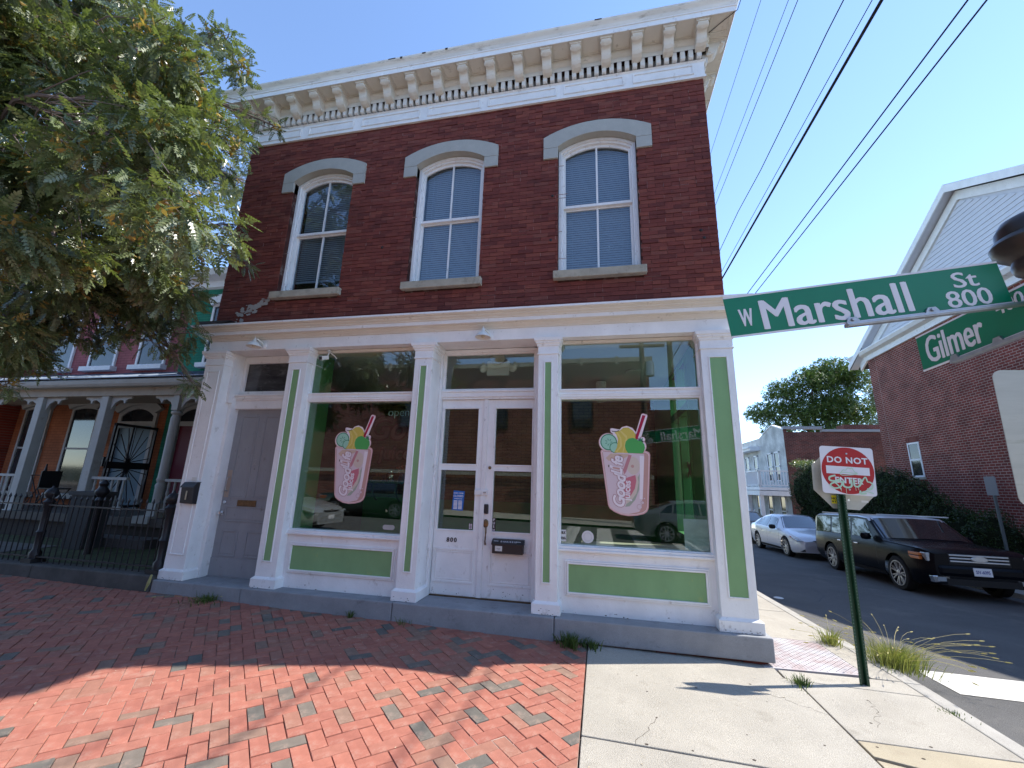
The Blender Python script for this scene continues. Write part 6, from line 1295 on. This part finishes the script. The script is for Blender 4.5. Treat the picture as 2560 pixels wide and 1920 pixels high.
for y_ in (22.15, 24.2, 26.3, 28.5): MB().box(9.0, 9.2, y_ - .1, y_ + .1, -1.1, 1.45).box(9.02, 9.12, y_ - .06, y_ + .06, 1.9, 2.9).build('porch_post', 'white', WH)
MB().box(9.0, 10.6, 22.0, 30.5, -1.2, -.35).build('porch_base', 'porch', WH); MB().tube([(9.1, 23.4, .6), (8.4, 23.4, -.3)], .04, 5).tube([(9.1, 24.0, .6), (8.4, 24.0, -.3)], .04, 5).build('stair_rail', 'white', WH)
tag(MB().box(10.6, 20, 30.6, 70, -1.6, 5.0).build('far_row_houses', 'wbrick'), 'pale brick row houses further down the side street', 'houses')
B3 = [(-1.4 + .8 * math.sin(k), 15 + k * 2.4, 1.4 + .9 * math.sin(k * 2.3), 1.6, 1.6, 1.8) for k in range(12)]
tree('yard_tree', 'dark trees in the yard behind the shop, seen only in car reflections', (-1, 20, -.7), 2.2, B3, 3500, 'leaf_far', .16, 33)
# ================================================================ CARS
M['paint_black'] = mat('black_car_paint', (.004, .005, .008), .25, .12); M['paint_white'] = mat('pearl_white_car_paint', (.62, .62, .64), .28, .5, coat=.7)
M['paint_grey'] = mat('grey_car_paint', (.12, .125, .13), .28, .5, coat=.7); M['paint_silver'] = mat('silver_car_paint', (.38, .39, .39), .3, .5, metal=.3, coat=.6); M['paint_dgreen'] = mat('green_car_paint', (.02, .05, .03), .3, .5, coat=.6)
M['roof_silver'] = mat('silver_roof_paint', (.52, .53, .56), .28, .5, coat=.5); M['tyre'] = mat('tyre_rubber', (.012, .012, .012), .8, .3); M['rim'] = mat('alloy_rim', (.45, .45, .46), .35, .5, metal=.6)
M['autoglass'] = mat('dark_car_glass', (.012, .016, .02), .04, .8, coat=.5); M['trim'] = mat('black_plastic_trim', (.012, .012, .013), .55); M['lampglass'] = mat('headlamp_glass', (.32, .34, .35), .12, .8, coat=.5)
M['amber'] = mat('amber_lens', (.55, .14, .03), .2, .6); M['redlens'] = mat('red_lens', (.4, .02, .02), .2, .6); M['under'] = mat('car_underside', (.008, .008, .008), .9)
def loft(stations, sec, n=10):
    """stations: x positions; sec(x) -> list of (halfwidth, z) from sill to roof centre"""
    v = []; f = []
    for x in stations:
        s_ = sec(x); v += [(x, y, z) for y, z in s_] + [(x, -y, z) for y, z in reversed(s_[:-1])]
    m_ = len(sec(stations[0])) * 2 - 1
    for i in range(len(stations) - 1):
        for k in range(m_ - 1): f.append((i * m_ + k, i * m_ + k + 1, (i + 1) * m_ + k + 1, (i + 1) * m_ + k))
    f += [tuple(range(m_)), tuple(reversed(range((len(stations) - 1) * m_, len(stations) * m_)))]
    return v, f
def interp(tab, x):
    if x <= tab[0][0]: return tab[0][1]
    for (a, p), (b_, q) in zip(tab, tab[1:]):
        if x <= b_: t_ = (x - a) / (b_ - a); return p + (q - p) * t_
    return tab[-1][1]
def make_car(name, label, spec, group=None):
    t = thing(name, label, 'car', (0, 0, 0), group=group)
    L2 = spec['len'] / 2; hw = spec['w'] / 2; fx, rx = spec['fx'], spec['rx']; WR = spec['wr']
    belt, roof, hoodw, roofw, sill = spec['belt'], spec['roof'], spec['planw'], spec['roofw'], spec['sill']
    def sec(x):
        w = hw * interp(hoodw, x); zb = interp(belt, x); zr = max(interp(roof, x), zb + .012); zs = interp(sill, x); wr = w * .965 + (hw * roofw - w * .965) * min(1, max(0, (zr - zb) / spec['gh']))
        h = zb - zs
        return [(w * .93, zs), (w * .985, zs + h * .14), (w, zs + h * .45), (w * .995, zs + h * .70), (w * .972, zb - .03), (w * .955, zb), (wr + .006, zr - .045 * min(1, (zr - zb) / .1)), (wr - .07, zr - .004), (wr * .45, zr + .012), (0, zr + .016)]
    xs = sorted(set([round(-L2 + spec['len'] * i / 46, 3) for i in range(47)] + spec.get('extra', [])))
    v, f = loft(xs, sec)
    me = bpy.data.meshes.new('body'); me.from_pydata(v, [], f); bm = bmesh.new(); bm.from_mesh(me); bmesh.ops.recalc_face_normals(bm, faces=bm.faces); bm.to_mesh(me); bm.free()
    body = bpy.data.objects.new('body', me); COL.objects.link(body); me.materials.append(M[spec['paint']]); me.materials.append(M[spec['rpaint']]); me.materials.append(M['under'])
    cut = MB()
    for wx in (fx, rx):
        for s in (-1, 1):
            P = [(wx + (WR + .065) * math.cos(a * .2618), WR + (WR + .065) * math.sin(a * .2618)) for a in range(24)]
            cut.prism(P, s * (hw - .26), s * (hw + .2), 'y')
    c = cut.build('cut', 'under'); md = body.modifiers.new('b', 'BOOLEAN'); md.object = c; md.operation = 'DIFFERENCE'; md.solver = 'EXACT'
    dg = bpy.context.evaluated_depsgraph_get(); dg.update(); nm = bpy.data.meshes.new_from_object(body.evaluated_get(dg)); body.modifiers.clear(); body.data = nm; bpy.data.objects.remove(c)
    nm.materials.clear()
    for k in (spec['paint'], spec['rpaint'], 'under'): nm.materials.append(M[k])
    for p in nm.polygons:
        cz = p.center; p.use_smooth = True; p.material_index = 0
        if cz.z > interp(belt, cz.x) + .8 * spec['gh'] and p.normal.z > .6 and cz.x < .5: p.material_index = 1
        for wx in (fx, rx):
            if math.hypot(cz.x - wx, cz.z - WR) < WR + .058 and abs(cz.y) < hw - .02: p.material_index = 2
    try: nm.set_sharp_from_angle(angle=R(32))
    except Exception: pass
    local(body, t)
    def part(b_, nm_, m_, par=None, **kw): o = b_.build(nm_, m_, None, **kw); return local(o, par or t)
    def side(x, k, off=.006, s=1):
        """point on the flank: k in 0..1 from belt to roof edge (k>=0) or a height fraction below the belt (k<0)"""
        q = sec(x)
        if k >= 0: a, b_ = q[5], q[6]; return (x, s * (a[0] + (b_[0] - a[0]) * k + off), a[1] + (b_[1] - a[1]) * k)
        hgt = -k; pts = q[:6]; z = q[0][1] + (q[5][1] - q[0][1]) * hgt
        for (y0_, z0_), (y1_, z1_) in zip(pts, pts[1:]):
            if z <= z1_: return (x, s * (y0_ + (y1_ - y0_) * (z - z0_) / (z1_ - z0_) + off), z)
        return (x, s * (pts[-1][0] + off), z)
    for s in (-1, 1):
        for (xa0, xa1, xb0, xb1) in spec['windows']:                  # bottom x range, top x range
            b_ = MB(); n = 7; rows = []
            for k in (.06, .35, .65, .90):
                x0_, x1_ = xa0 + (xb0 - xa0) * k, xa1 + (xb1 - xa1) * k; rows.append([side(x0_ + (x1_ - x0_) * i / n, k, .005, s) for i in range(n + 1)])
            vs = [p for r_ in rows for p in r_]; b_.add(vs, [(r_ * (n + 1) + i, r_ * (n + 1) + i + 1, (r_ + 1) * (n + 1) + i + 1, (r_ + 1) * (n + 1) + i) for r_ in range(3) for i in range(n)])
            part(b_, 'side_window', 'autoglass', smooth=True)
        for xd in spec['doors']:
            b_ = MB(); pts = [side(xd + spec.get('dslant', 0) * k_, -k_, .0015, s) for k_ in (.10, .3, .5, .7, .85, .99)]
            for p, q_ in zip(pts, pts[1:]): b_.add([(p[0] - .005, p[1], p[2]), (p[0] + .005, p[1], p[2]), (q_[0] + .005, q_[1], q_[2]), (q_[0] - .005, q_[1], q_[2])], [(0, 1, 2, 3)])
            part(b_, 'door_gap', 'trim', recalc=False)
        for xh in spec['handles']:
            p = side(xh, -.80, .012, s); part(MB().box(p[0] - .09, p[0] + .09, *sorted((p[1] - .012, p[1] + .012)), p[2] - .014, p[2] + .014), 'door_handle', spec.get('handle', spec['paint']), bevel=.006)
        b_ = MB(); xx = [spec['rx'] + WR + .1 + (spec['fx'] - spec['rx'] - 2 * WR - .2) * i / 8 for i in range(9)]
        lo = [side(x, -.02, .008, s) for x in xx]; up_ = [side(x, -.13, .010, s) for x in xx]; b_.add(lo + up_, [(i, i + 1, 9 + i + 1, 9 + i) for i in range(8)]); part(b_, 'sill_trim', 'trim')
        q = side(spec['mirror'], 0, 0, s); part(MB().lathe([(.01, -.085), (.075, -.07), (.095, 0), (.075, .07), (.01, .085)], (0, 0, 0), 12, Matrix.Translation((0, 0, 0)).to_3x3() @ Matrix.Diagonal((.75, 1.3, 1)).to_3x3()), 'mirror', spec.get('mirrorm', spec['paint']), smooth=True).data.transform(Matrix.Translation((q[0], q[1] + s * .13, q[2] + .07)))
        for wx in (fx, rx):
            xw = Matrix.Translation((wx, s * (hw - .115), WR)) @ Matrix.Rotation(R(-90 * s), 4, 'X')
            w = MB(xw).lathe([(WR * .70, -.10), (WR * .94, -.105), (WR, -.08), (WR, .075), (WR * .94, .10), (WR * .74, .102), (WR * .70, .085)], (0, 0, 0), 28, None, False); wo_ = part(w, 'wheel', 'tyre', smooth=True)
            r_ = MB(xw); r_.lathe([(WR * .71, .085), (WR * .72, .100), (WR * .66, .098), (WR * .64, .05), (.02, .035)], (0, 0, 0), 28, None, False); ro = part(r_, 'rim_well', 'trim', wo_, smooth=True)
            r_ = MB(xw); ns = spec['spokes']
            for k in range(ns):
                a = 2 * math.pi * k / ns
                for dd in ((-.07, .07) if spec.get('twin') else (0,)):
                    c_, s2 = math.cos(a + dd), math.sin(a + dd); cc, ss = math.cos(a + dd * 2.2), math.sin(a + dd * 2.2); wd = WR * (.035 if spec.get('twin') else .055)
                    r_.add([(c_ * .05 - s2 * wd, s2 * .05 + c_ * wd, .082), (c_ * .05 + s2 * wd, s2 * .05 - c_ * wd, .082), (cc * WR * .68 + ss * wd, ss * WR * .68 - cc * wd, .096), (cc * WR * .68 - ss * wd, ss * WR * .68 + cc * wd, .096), (c_ * .05 - s2 * wd, s2 * .05 + c_ * wd, .05), (c_ * .05 + s2 * wd, s2 * .05 - c_ * wd, .05), (cc * WR * .68 + ss * wd, ss * WR * .68 - cc * wd, .06), (cc * WR * .68 - ss * wd, ss * WR * .68 + cc * wd, .06)], [(0, 1, 2, 3), (0, 4, 5, 1), (1, 5, 6, 2), (3, 2, 6, 7), (0, 3, 7, 4)])
            r_.lathe([(.065, .04), (.065, .088), (.04, .094), (.01, .094)], (0, 0, 0), 14); r_.lathe([(WR * .67, .09), (WR * .675, .104), (WR * .73, .104), (WR * .735, .09)], (0, 0, 0), 28, None, False)
            part(r_, 'rim', 'rim', wo_, smooth=True)
    # windscreen and rear window over the loft
    def screen(x0_, x1_, nm_, kk=(.07, .93)):
        b_ = MB(); n = 8; m_ = 10; vs = []
        for i in range(n + 1):
            x = x0_ + (x1_ - x0_) * (kk[0] + (kk[1] - kk[0]) * i / n); q = sec(x); wt = q[7][0] - .0; 
            for j in range(m_ + 1):
                u = -1 + 2 * j / m_; y_ = u * (wt + .035); a = abs(u) * (wt + .035); z = q[9][1] - (q[9][1] - q[7][1]) * (a / max(q[7][0], .01)) ** 1.5 if a < q[7][0] else q[7][1] - (a - q[7][0]) * .5
                nx = 1 if x0_ > x1_ else -1
                vs.append((x + nx * .006, y_, z + .006))
        b_.add(vs, [(i * (m_ + 1) + j, i * (m_ + 1) + j + 1, (i + 1) * (m_ + 1) + j + 1, (i + 1) * (m_ + 1) + j) for i in range(n) for j in range(m_)]); part(b_, nm_, 'autoglass', smooth=True)
    screen(spec['ws'][0], spec['ws'][1], 'windscreen'); screen(spec['rw'][0], spec['rw'][1], 'rear_window')
    spec['front'](part, sec, L2, hw)
    return t
def front_suv(part, sec, L2, hw):
    X = L2
    for s in (-1, 1):
        part(MB().prism([(s * .52, .73), (s * .86, .73), (s * .88, .90), (s * .52, .91)], X - .42, X - .06, 'x'), 'headlight', 'lampglass', bevel=.015)
        for z_ in (.75, .825): part(MB().box(X - .50, X - .17, *sorted((s * .86, s * .935)), z_, z_ + .06), 'indicator', 'amber', bevel=.006)
        part(MB().prism([(s * .55, .36), (s * .84, .33), (s * .86, .46), (s * .55, .47)], X - .25, X - .0, 'x'), 'fog_light', 'chrome', bevel=.01)
        part(MB().box(X - .24, X + .006, *sorted((s * .63, s * .78)), .365, .445), 'fog_lamp', 'lampglass')
    for z_ in (.865, .805, .745): part(MB().box(X - .10, X + .012, -.50, .50, z_, z_ + .030), 'grille_bar', 'steel', bevel=.006)
    part(MB().box(X - .12, X + .004, -.52, .52, .70, .91), 'grille', 'trim')
    part(MB().lathe([(.085, 0), (.095, .008), (.085, .016)], (0, 0, 0), 24, Matrix.Rotation(R(90), 3, 'Y') @ Matrix.Diagonal((.55, 1.6, 1)).to_3x3()), 'badge', 'steel').data.transform(Matrix.Translation((X + .012, 0, .82)))
    part(MB().box(X - .12, X + .004, -.62, .62, .30, .42), 'lower_grille', 'trim')
    part(MB().box(X - .24, X + .03, -.74, .74, .46, .69), 'bumper', 'paint_black', bevel=.07)
    pl = part(MB().box(X + .03, X + .038, -.155, .155, .50, .655), 'number_plate', 'sign_white', bevel=.004)
    o = text('SIV-6095', .085, mat('plate_blue', (.02, .04, .22), .5), 'lettering', None, (0, 0, 0), (0, 0, 0), .0015, 0, .0005); o.data.transform(Matrix.Translation((X + .0385, 0, .575)) @ Matrix.Rotation(R(90), 4, 'Z') @ Matrix.Rotation(R(90), 4, 'X') @ Matrix.Diagonal((.78, 1, 1, 1))); local(o, pl)
    part(MB().box(-L2 + .4, L2 - 1.75, -hw * .78, -hw * .75, 1.60, 1.625).box(-L2 + .4, L2 - 1.75, hw * .75, hw * .78, 1.60, 1.625), 'roof_rail', 'roof_silver')
def front_sedan(part, sec, L2, hw):
    X = L2
    for s in (-1, 1):
        part(MB().prism([(X - .62, .735), (X - .10, .64), (X - .055, .60), (X - .10, .585), (X - .55, .665)], *sorted((s * .60, s * .875)), 'y'), 'headlight', 'lampglass', bevel=.01)
        part(MB().prism([(X - .64, .742), (X - .52, .722), (X - .52, .685), (X - .58, .695)], *sorted((s * .80, s * .888)), 'y'), 'indicator', 'redlens')
        part(MB().prism([(s * .30, .60), (s * .62, .575), (s * .62, .595), (s * .30, .635)], X - .2, X - .012, 'x'), 'brow', 'trim')
    part(MB().prism([(-.32, .585), (.32, .585), (.40, .64), (-.40, .64)], X - .2, X + .002, 'x'), 'upper_grille', 'trim')
    part(MB().prism([(-.78, .27), (.78, .27), (.52, .50), (-.52, .50)], X - .3, X - .004, 'x'), 'lower_grille', 'trim')
    for k in range(6): part(MB().box(X - .2, X + .004, -.74 + k * .042, .74 - k * .042, .295 + k * .033, .301 + k * .033), 'grille_bar', 'steel')
    part(MB().box(X + .0, X + .010, -.155, .155, .38, .50), 'number_plate', 'sign_white', bevel=.004)
    part(MB().lathe([(.05, 0), (.055, .008)], (0, 0, 0), 18, Matrix.Rotation(R(90), 3, 'Y') @ Matrix.Diagonal((.7, 1.2, 1)).to_3x3()), 'badge', 'chrome').data.transform(Matrix.Translation((X + .0, 0, .655)))
SUV = dict(len=5.05, w=1.93, wr=.365, fx=1.56, rx=-1.43, gh=.50, roofw=.85, paint='paint_black', rpaint='roof_silver', spokes=7, handle='chrome', twin=True, front=front_suv,
    belt=[(-2.525, .96), (-2.3, 1.01), (0, 1.03), (1.05, 1.02), (1.9, .98), (2.35, .94), (2.525, .88)], roof=[(-2.525, .96), (-2.48, 1.40), (-2.38, 1.56), (-1.9, 1.595), (0, 1.60), (.45, 1.565), (1.18, 1.05), (1.5, 1.035), (2.2, 1.0), (2.46, .96), (2.525, .90)],
    planw=[(-2.525, .90), (-2.4, .97), (-1.8, 1.0), (1.8, 1.0), (2.2, .965), (2.42, .90), (2.525, .80)], sill=[(-2.525, .42), (-2.2, .26), (-1.0, .25), (2.1, .24), (2.525, .30)], extra=[-2.48, 1.18, .45],
    windows=[(-2.34, -1.38, -2.28, -1.42), (-1.30, -.28, -1.32, -.30), (-.20, .82, -.22, .36)], doors=[-1.05, -.24, .88], handles=[-1.0 + .15, .02], mirror=.72, ws=(1.18, .45), rw=(-2.52, -2.40), mirrorm='paint_black')
SED = dict(len=4.88, w=1.84, wr=.33, fx=1.42, rx=-1.40, gh=.42, roofw=.66, paint='paint_white', rpaint='paint_white', spokes=10, front=front_sedan,
    belt=[(-2.44, .80), (-2.3, .95), (-1.6, 1.0), (0, .93), (.95, .91), (1.7, .80), (2.2, .70), (2.44, .56)], roof=[(-2.44, .82), (-2.35, 1.0), (-1.98, 1.07), (-1.1, 1.38), (-.6, 1.44), (.05, 1.43), (.35, 1.38), (1.18, .95), (1.5, .90), (1.9, .82), (2.25, .73), (2.44, .60)],
    planw=[(-2.44, .82), (-2.25, .95), (-1.6, 1.0), (1.5, 1.0), (1.95, .965), (2.25, .89), (2.44, .74)], sill=[(-2.44, .40), (-2.1, .24), (-1.0, .20), (2.0, .20), (2.44, .24)], extra=[1.18, .35, -1.1, -1.98],
    windows=[(-1.62, -1.20, -1.30, -1.12), (-1.16, -.28, -1.06, -.30), (-.22, .78, -.24, .34)], doors=[-1.0, -.25, .92], handles=[-.90, .0], mirror=.66, ws=(1.18, .30), rw=(-1.98, -1.12), mirrorm='trim')
def place(o, x, y, rz, dz=-.125): o.location = (x, y, G(x, y) + dz); o.rotation_euler = (0, 0, rz); return o
suv = make_car('parked_suv', 'black boxy estate car with silver roof parked in front of the brick building', SUV); place(suv, 7.62, 8.28, R(-91.2)); suv.rotation_euler = (0, R(-1.72), R(-91.2))
sed = make_car('parked_sedan', 'white saloon car parked behind the black car with silver roof', SED); place(sed, 7.50, 14.17, R(-90)); sed.rotation_euler = (0, R(-1.72), R(-90))
km = kidmap()
def repaint(root, m_, m2=None):
    for c in [c for c in bpy.data.objects if c.parent == root]:
        if c.name.startswith('body') or c.name.startswith('door_handle'):
            c.data = c.data.copy(); c.data.materials[0] = M[m_]
            if len(c.data.materials) > 1: c.data.materials[1] = M[m2 or m_]
s3 = copy_tree(sed, km); s3['label'] = 'dark grey car parked furthest down the side street, partly hidden by the shop corner'; place(s3, 7.55, 20.0, R(-90)); s3.rotation_euler = (0, R(-1.72), R(-90)); s3.name = 'parked_sedan'; repaint(s3, 'paint_black')
s4 = copy_tree(sed, km); s4['label'] = 'silver car parked on the main street, seen reflected in the left shop window'; place(s4, -10.9, -7.1, 0); repaint(s4, 'paint_silver')
s5 = copy_tree(sed, km); s5['label'] = 'grey car across the street, seen reflected in the right shop window'; place(s5, 3.6, -11.2, 0); repaint(s5, 'paint_grey')
s6 = copy_tree(suv, km); s6['label'] = 'dark green boxy car across the street, seen reflected in the left shop window'; place(s6, -10.3, -13.2, R(180)); repaint(s6, 'paint_dgreen', 'paint_dgreen')

# ================================================================ ACROSS THE STREET (seen in the window reflections)
AB = thing('brick_building_opposite', 'long red brick building across the street, seen in the shop window reflections', 'building', (-10, -18.2, 0))
am = brickmat('opposite_brick', (.22, .06, .04), (.17, .05, .035), (.24, .18, .15), .22, .075, .010, 'XZ')
MB().box(-42, 2.8, -34, -18.2, -.3, 8.6).build('wall', am, AB); MB().box(-42.2, 3.0, -34, -18.0, 8.6, 8.85).build('parapet', 'sill', AB)
for k in range(22): MB().box(-41 + k * 2.0, -40.85 + k * 2.0, -18.0, -17.9, 8.4, 8.9).build('parapet_bracket', 'sill', AB)
for x in (-36, -30, -24, -18, -12, -6.5, -1.5):
    f = MB().box(x, x + 1.2, -18.19, -18.12, 4.8, 6.4).build('window_frame', 'trim', AB); MB().box(x + .08, x + 1.12, -18.13, -18.11, 4.9, 6.3).build('pane', 'glass_far', f)
MB().box(-42, 2.8, -18.1, -18.05, 2.1, 2.3).build('sill_band', 'sill', AB)
tag(MB().box(9, 40, -34, -18.5, -.3, 10.5).build('corner_house_opposite', 'wbrick'), 'pale house across the street corner behind the camera', 'house')
tag(MB().box(2.9, 9.2, -46, -36, -.3, 9.0).build('grey_house_opposite', 'dbrick'), 'brown house far across the main street behind the camera', 'house')
def utility(x, y, h, label):
    t = thing('utility_pole', label, 'pole', (x, y, G(x, y)), group=None)
    MB().lathe([(.16, -.2), (.12, h)], (x, y, 0), 12).build('pole', 'bark', t, smooth=True); MB().box(x - 1.1, x + 1.1, y - .06, y + .06, h - .6, h - .45).build('cross_arm', 'bark', t); MB().lathe([(.22, 0), (.22, .7), (.05, .8)], (x + .35, y, h - 2.1), 12).build('transformer', 'steel', t, smooth=True)
utility(3.55, -15.6, 11.6, 'weathered timber utility pole across the street, seen in the right window reflection'); utility(2.2, -15.6, 9.2, 'shorter timber pole beside the taller one across the street')
def wire(x, z0_, z1_, r_, label, sag=.25, wob=0, y0_=-15.6, y1_=75):
    P = []
    for i in range(61): u = i / 60; P.append((x + (wob * math.sin(i * 2.1) if wob else 0), y0_ + (y1_ - y0_) * u, z0_ + (z1_ - z0_) * u - sag * 4 * u * (1 - u) + (wob * math.cos(i * 1.3) if wob else 0)))
    o = MB().tube(P, r_, 6).build('overhead_cable', 'wire'); tag(o, label, 'cable', None)
wire(3.60, 7.9, 7.4, .016, 'thick black overhead bundle above the side street, heaviest of the lines', .15); wire(3.68, 8.0, 7.5, .011, 'black cable running close along the thick bundle', .15); wire(3.64, 8.15, 7.55, .007, 'thin cable just above the thick bundle', .1)
wire(4.62, 7.8, 7.5, .012, 'left one of the pair of cables ending behind the shop cornice', .1); wire(4.80, 7.75, 7.4, .012, 'right one of the pair of cables ending behind the shop cornice', .1)
wire(3.75, 9.1, 8.6, .010, 'wavy black cable nearest to the shop wall', .2, .02); wire(3.95, 11.2, 10.6, .006, 'thin high wire left of the wavy cable', .2)
wire(3.66, 10.9, 10.4, .006, 'very thin high wire close to the shop, left one of two', .2); wire(3.82, 10.9, 10.3, .006, 'very thin high wire close to the shop, right one of two', .2); wire(3.10, 10.7, 10.4, .005, 'thin wire passing just behind the cornice corner', .2)

# ================================================================ WEEDS AND SMALL THINGS
def tuft(name, label, cx, cy, n, h, spr, m, seed, heads=0, lean=(0, 0), wide=.004):
    rr = random.Random(seed); t = thing(name, label, 'weed', (cx, cy, G(cx, cy))); b = MB(); hd = MB()
    def blade(p0, p1, w, steps=4, bend=.3):
        p0, p1 = Vector(p0), Vector(p1); d = (p1 - p0); sd3 = d.cross(Vector((rr.gauss(0, 1), rr.gauss(0, 1), .3))).normalized() * w; vs = []
        for i in range(steps + 1): u = i / steps; c_ = p0 + d * u + Vector((0, 0, 1)) * d.length * bend * math.sin(u * math.pi) * .8; vs += [c_ - sd3 * (1 - u * .9), c_ + sd3 * (1 - u * .9)]
        b.add(vs, [(2 * i, 2 * i + 1, 2 * i + 3, 2 * i + 2) for i in range(steps)])
    for k in range(n):
        a = rr.uniform(0, 6.28); q = abs(rr.gauss(0, .45)); x0_, y0_ = cx + math.cos(a) * q * spr * .45, cy + math.sin(a) * q * spr * .55
        L = h * rr.uniform(.45, 1.1); o = rr.uniform(.2, 1.0); a2 = a + rr.gauss(0, .5); blade((x0_, y0_, G(x0_, y0_) - .02), (x0_ + math.cos(a2) * L * o * .8 + lean[0] * L, y0_ + math.sin(a2) * L * o * .8 + lean[1] * L, G(x0_, y0_) + L * math.sqrt(max(.1, 1 - o * o * .6))), wide)
    b.build('blades', m, t, recalc=False, kind='stuff')
    if heads:
        for k in range(heads):
            a = rr.uniform(0, 6.28); L = h * rr.uniform(1.1, 1.8); x1_, y1_ = cx + math.cos(a) * spr * rr.uniform(.4, 1.5) + lean[0] * L, cy + math.sin(a) * spr * rr.uniform(.4, 1.5) + lean[1] * L; z1_ = G(cx, cy) + L * rr.uniform(.4, 1.0)
            P = [Vector((cx, cy, G(cx, cy))).lerp(Vector((x1_, y1_, z1_)), u) + Vector((0, 0, 1)) * .25 * L * math.sin(u * 3.0) for u in (0, .3, .6, .85, 1)]
            hd.tube(P, .0012, 3); d = (P[-1] - P[-2]).normalized(); e = P[-1]; hd.tube([e, e + d * .012, e + d * .035, e + d * .055], [.001, .0055, .005, .001], 5)
        hd.build('seed_heads', 'straw', t, kind='stuff')
tuft('kerb_grass', 'large pale green clump of foxtail grass growing at the kerb beside the sign post', 2.93, .45, 1100, .21, .62, 'grass', 3, 55, (.16, -.02), .0028)
tuft('kerb_grass', 'smaller grass tuft at the kerb just left of the sign post', 2.60, .98, 190, .17, .28, 'grass', 4, 8)
tuft('crack_weed', 'flat sprawling weed in the pavement joint below the rusty plate', 1.72, -.42, 120, .07, .22, 'grass_dark', 5)
tuft('step_weed', 'leafy weed at the foot of the step where brick paving meets concrete', -.34, -.15, 170, .13, .30, 'grass_dark', 6, 0, (0, -.1), .007)
tuft('step_weed', 'trailing weed beside the concrete slab at the foot of the step', -.12, -.17, 90, .09, .26, 'grass_dark', 7, 0, (0, 0), .006)
tuft('step_grass', 'flattened dry grass tuft at the step below the grey door', -4.95, -.15, 190, .10, .5, 'grass_dark', 8, 4, (0, -.1), .005); tuft('step_grass', 'small dark weed at the step below the left shop window', -2.95, -.12, 40, .08, .08, 'grass_dark', 9, 0, (0, 0), .008); tuft('step_grass', 'tiny grass blades at the step joint below the double door', -2.25, -.12, 30, .09, .25, 'grass_dark', 10)
tuft('corner_weed', 'bright leafy weed behind the shop corner at the far kerb', 2.50, 4.15, 150, .30, .25, 'grass', 12, 0, (0, 0), .014)
tuft('joint_weed', 'brown dry moss strip in the kerb joint at lower right', 2.72, -.62, 60, .02, .25, 'grass_dark', 13)
tag(MB().lathe([(.07, 0), (.085, .006), (.07, .012), (.01, .013)], (3.25, 4.3, G(3.2, 4.3) - .122), 18).build('paper_plate', 'poster'), 'small pale round disc lying on the road near the kerb', 'litter')
b = MB(); P = [(-5.975, -.102, .30), (-5.99, -.108, .20), (-6.02, -.112, .10)]; b.tube(P, [.012, .02, .008], 5); tag(b.build('dry_stalk', 'straw'), 'pale dried strip in the gap between curb wall and step', 'debris')
# tar crack on the road
b = MB(); P = [(3.9 + .5 * math.sin(k * .22), 6.6 - k * .16 + .03 * math.sin(k * 1.7)) for k in range(16)]
for (x0_, y0_), (x1_, y1_) in zip(P, P[1:]): b.add([(x0_ - .012, y0_, G(x0_, y0_) - .1215), (x0_ + .012, y0_, G(x0_, y0_) - .1215), (x1_ + .012, y1_, G(x1_, y1_) - .1215), (x1_ - .012, y1_, G(x1_, y1_) - .1215)], [(0, 1, 2, 3)])
tag(b.build('tar_crack', 'wire', recalc=False), kind='structure')
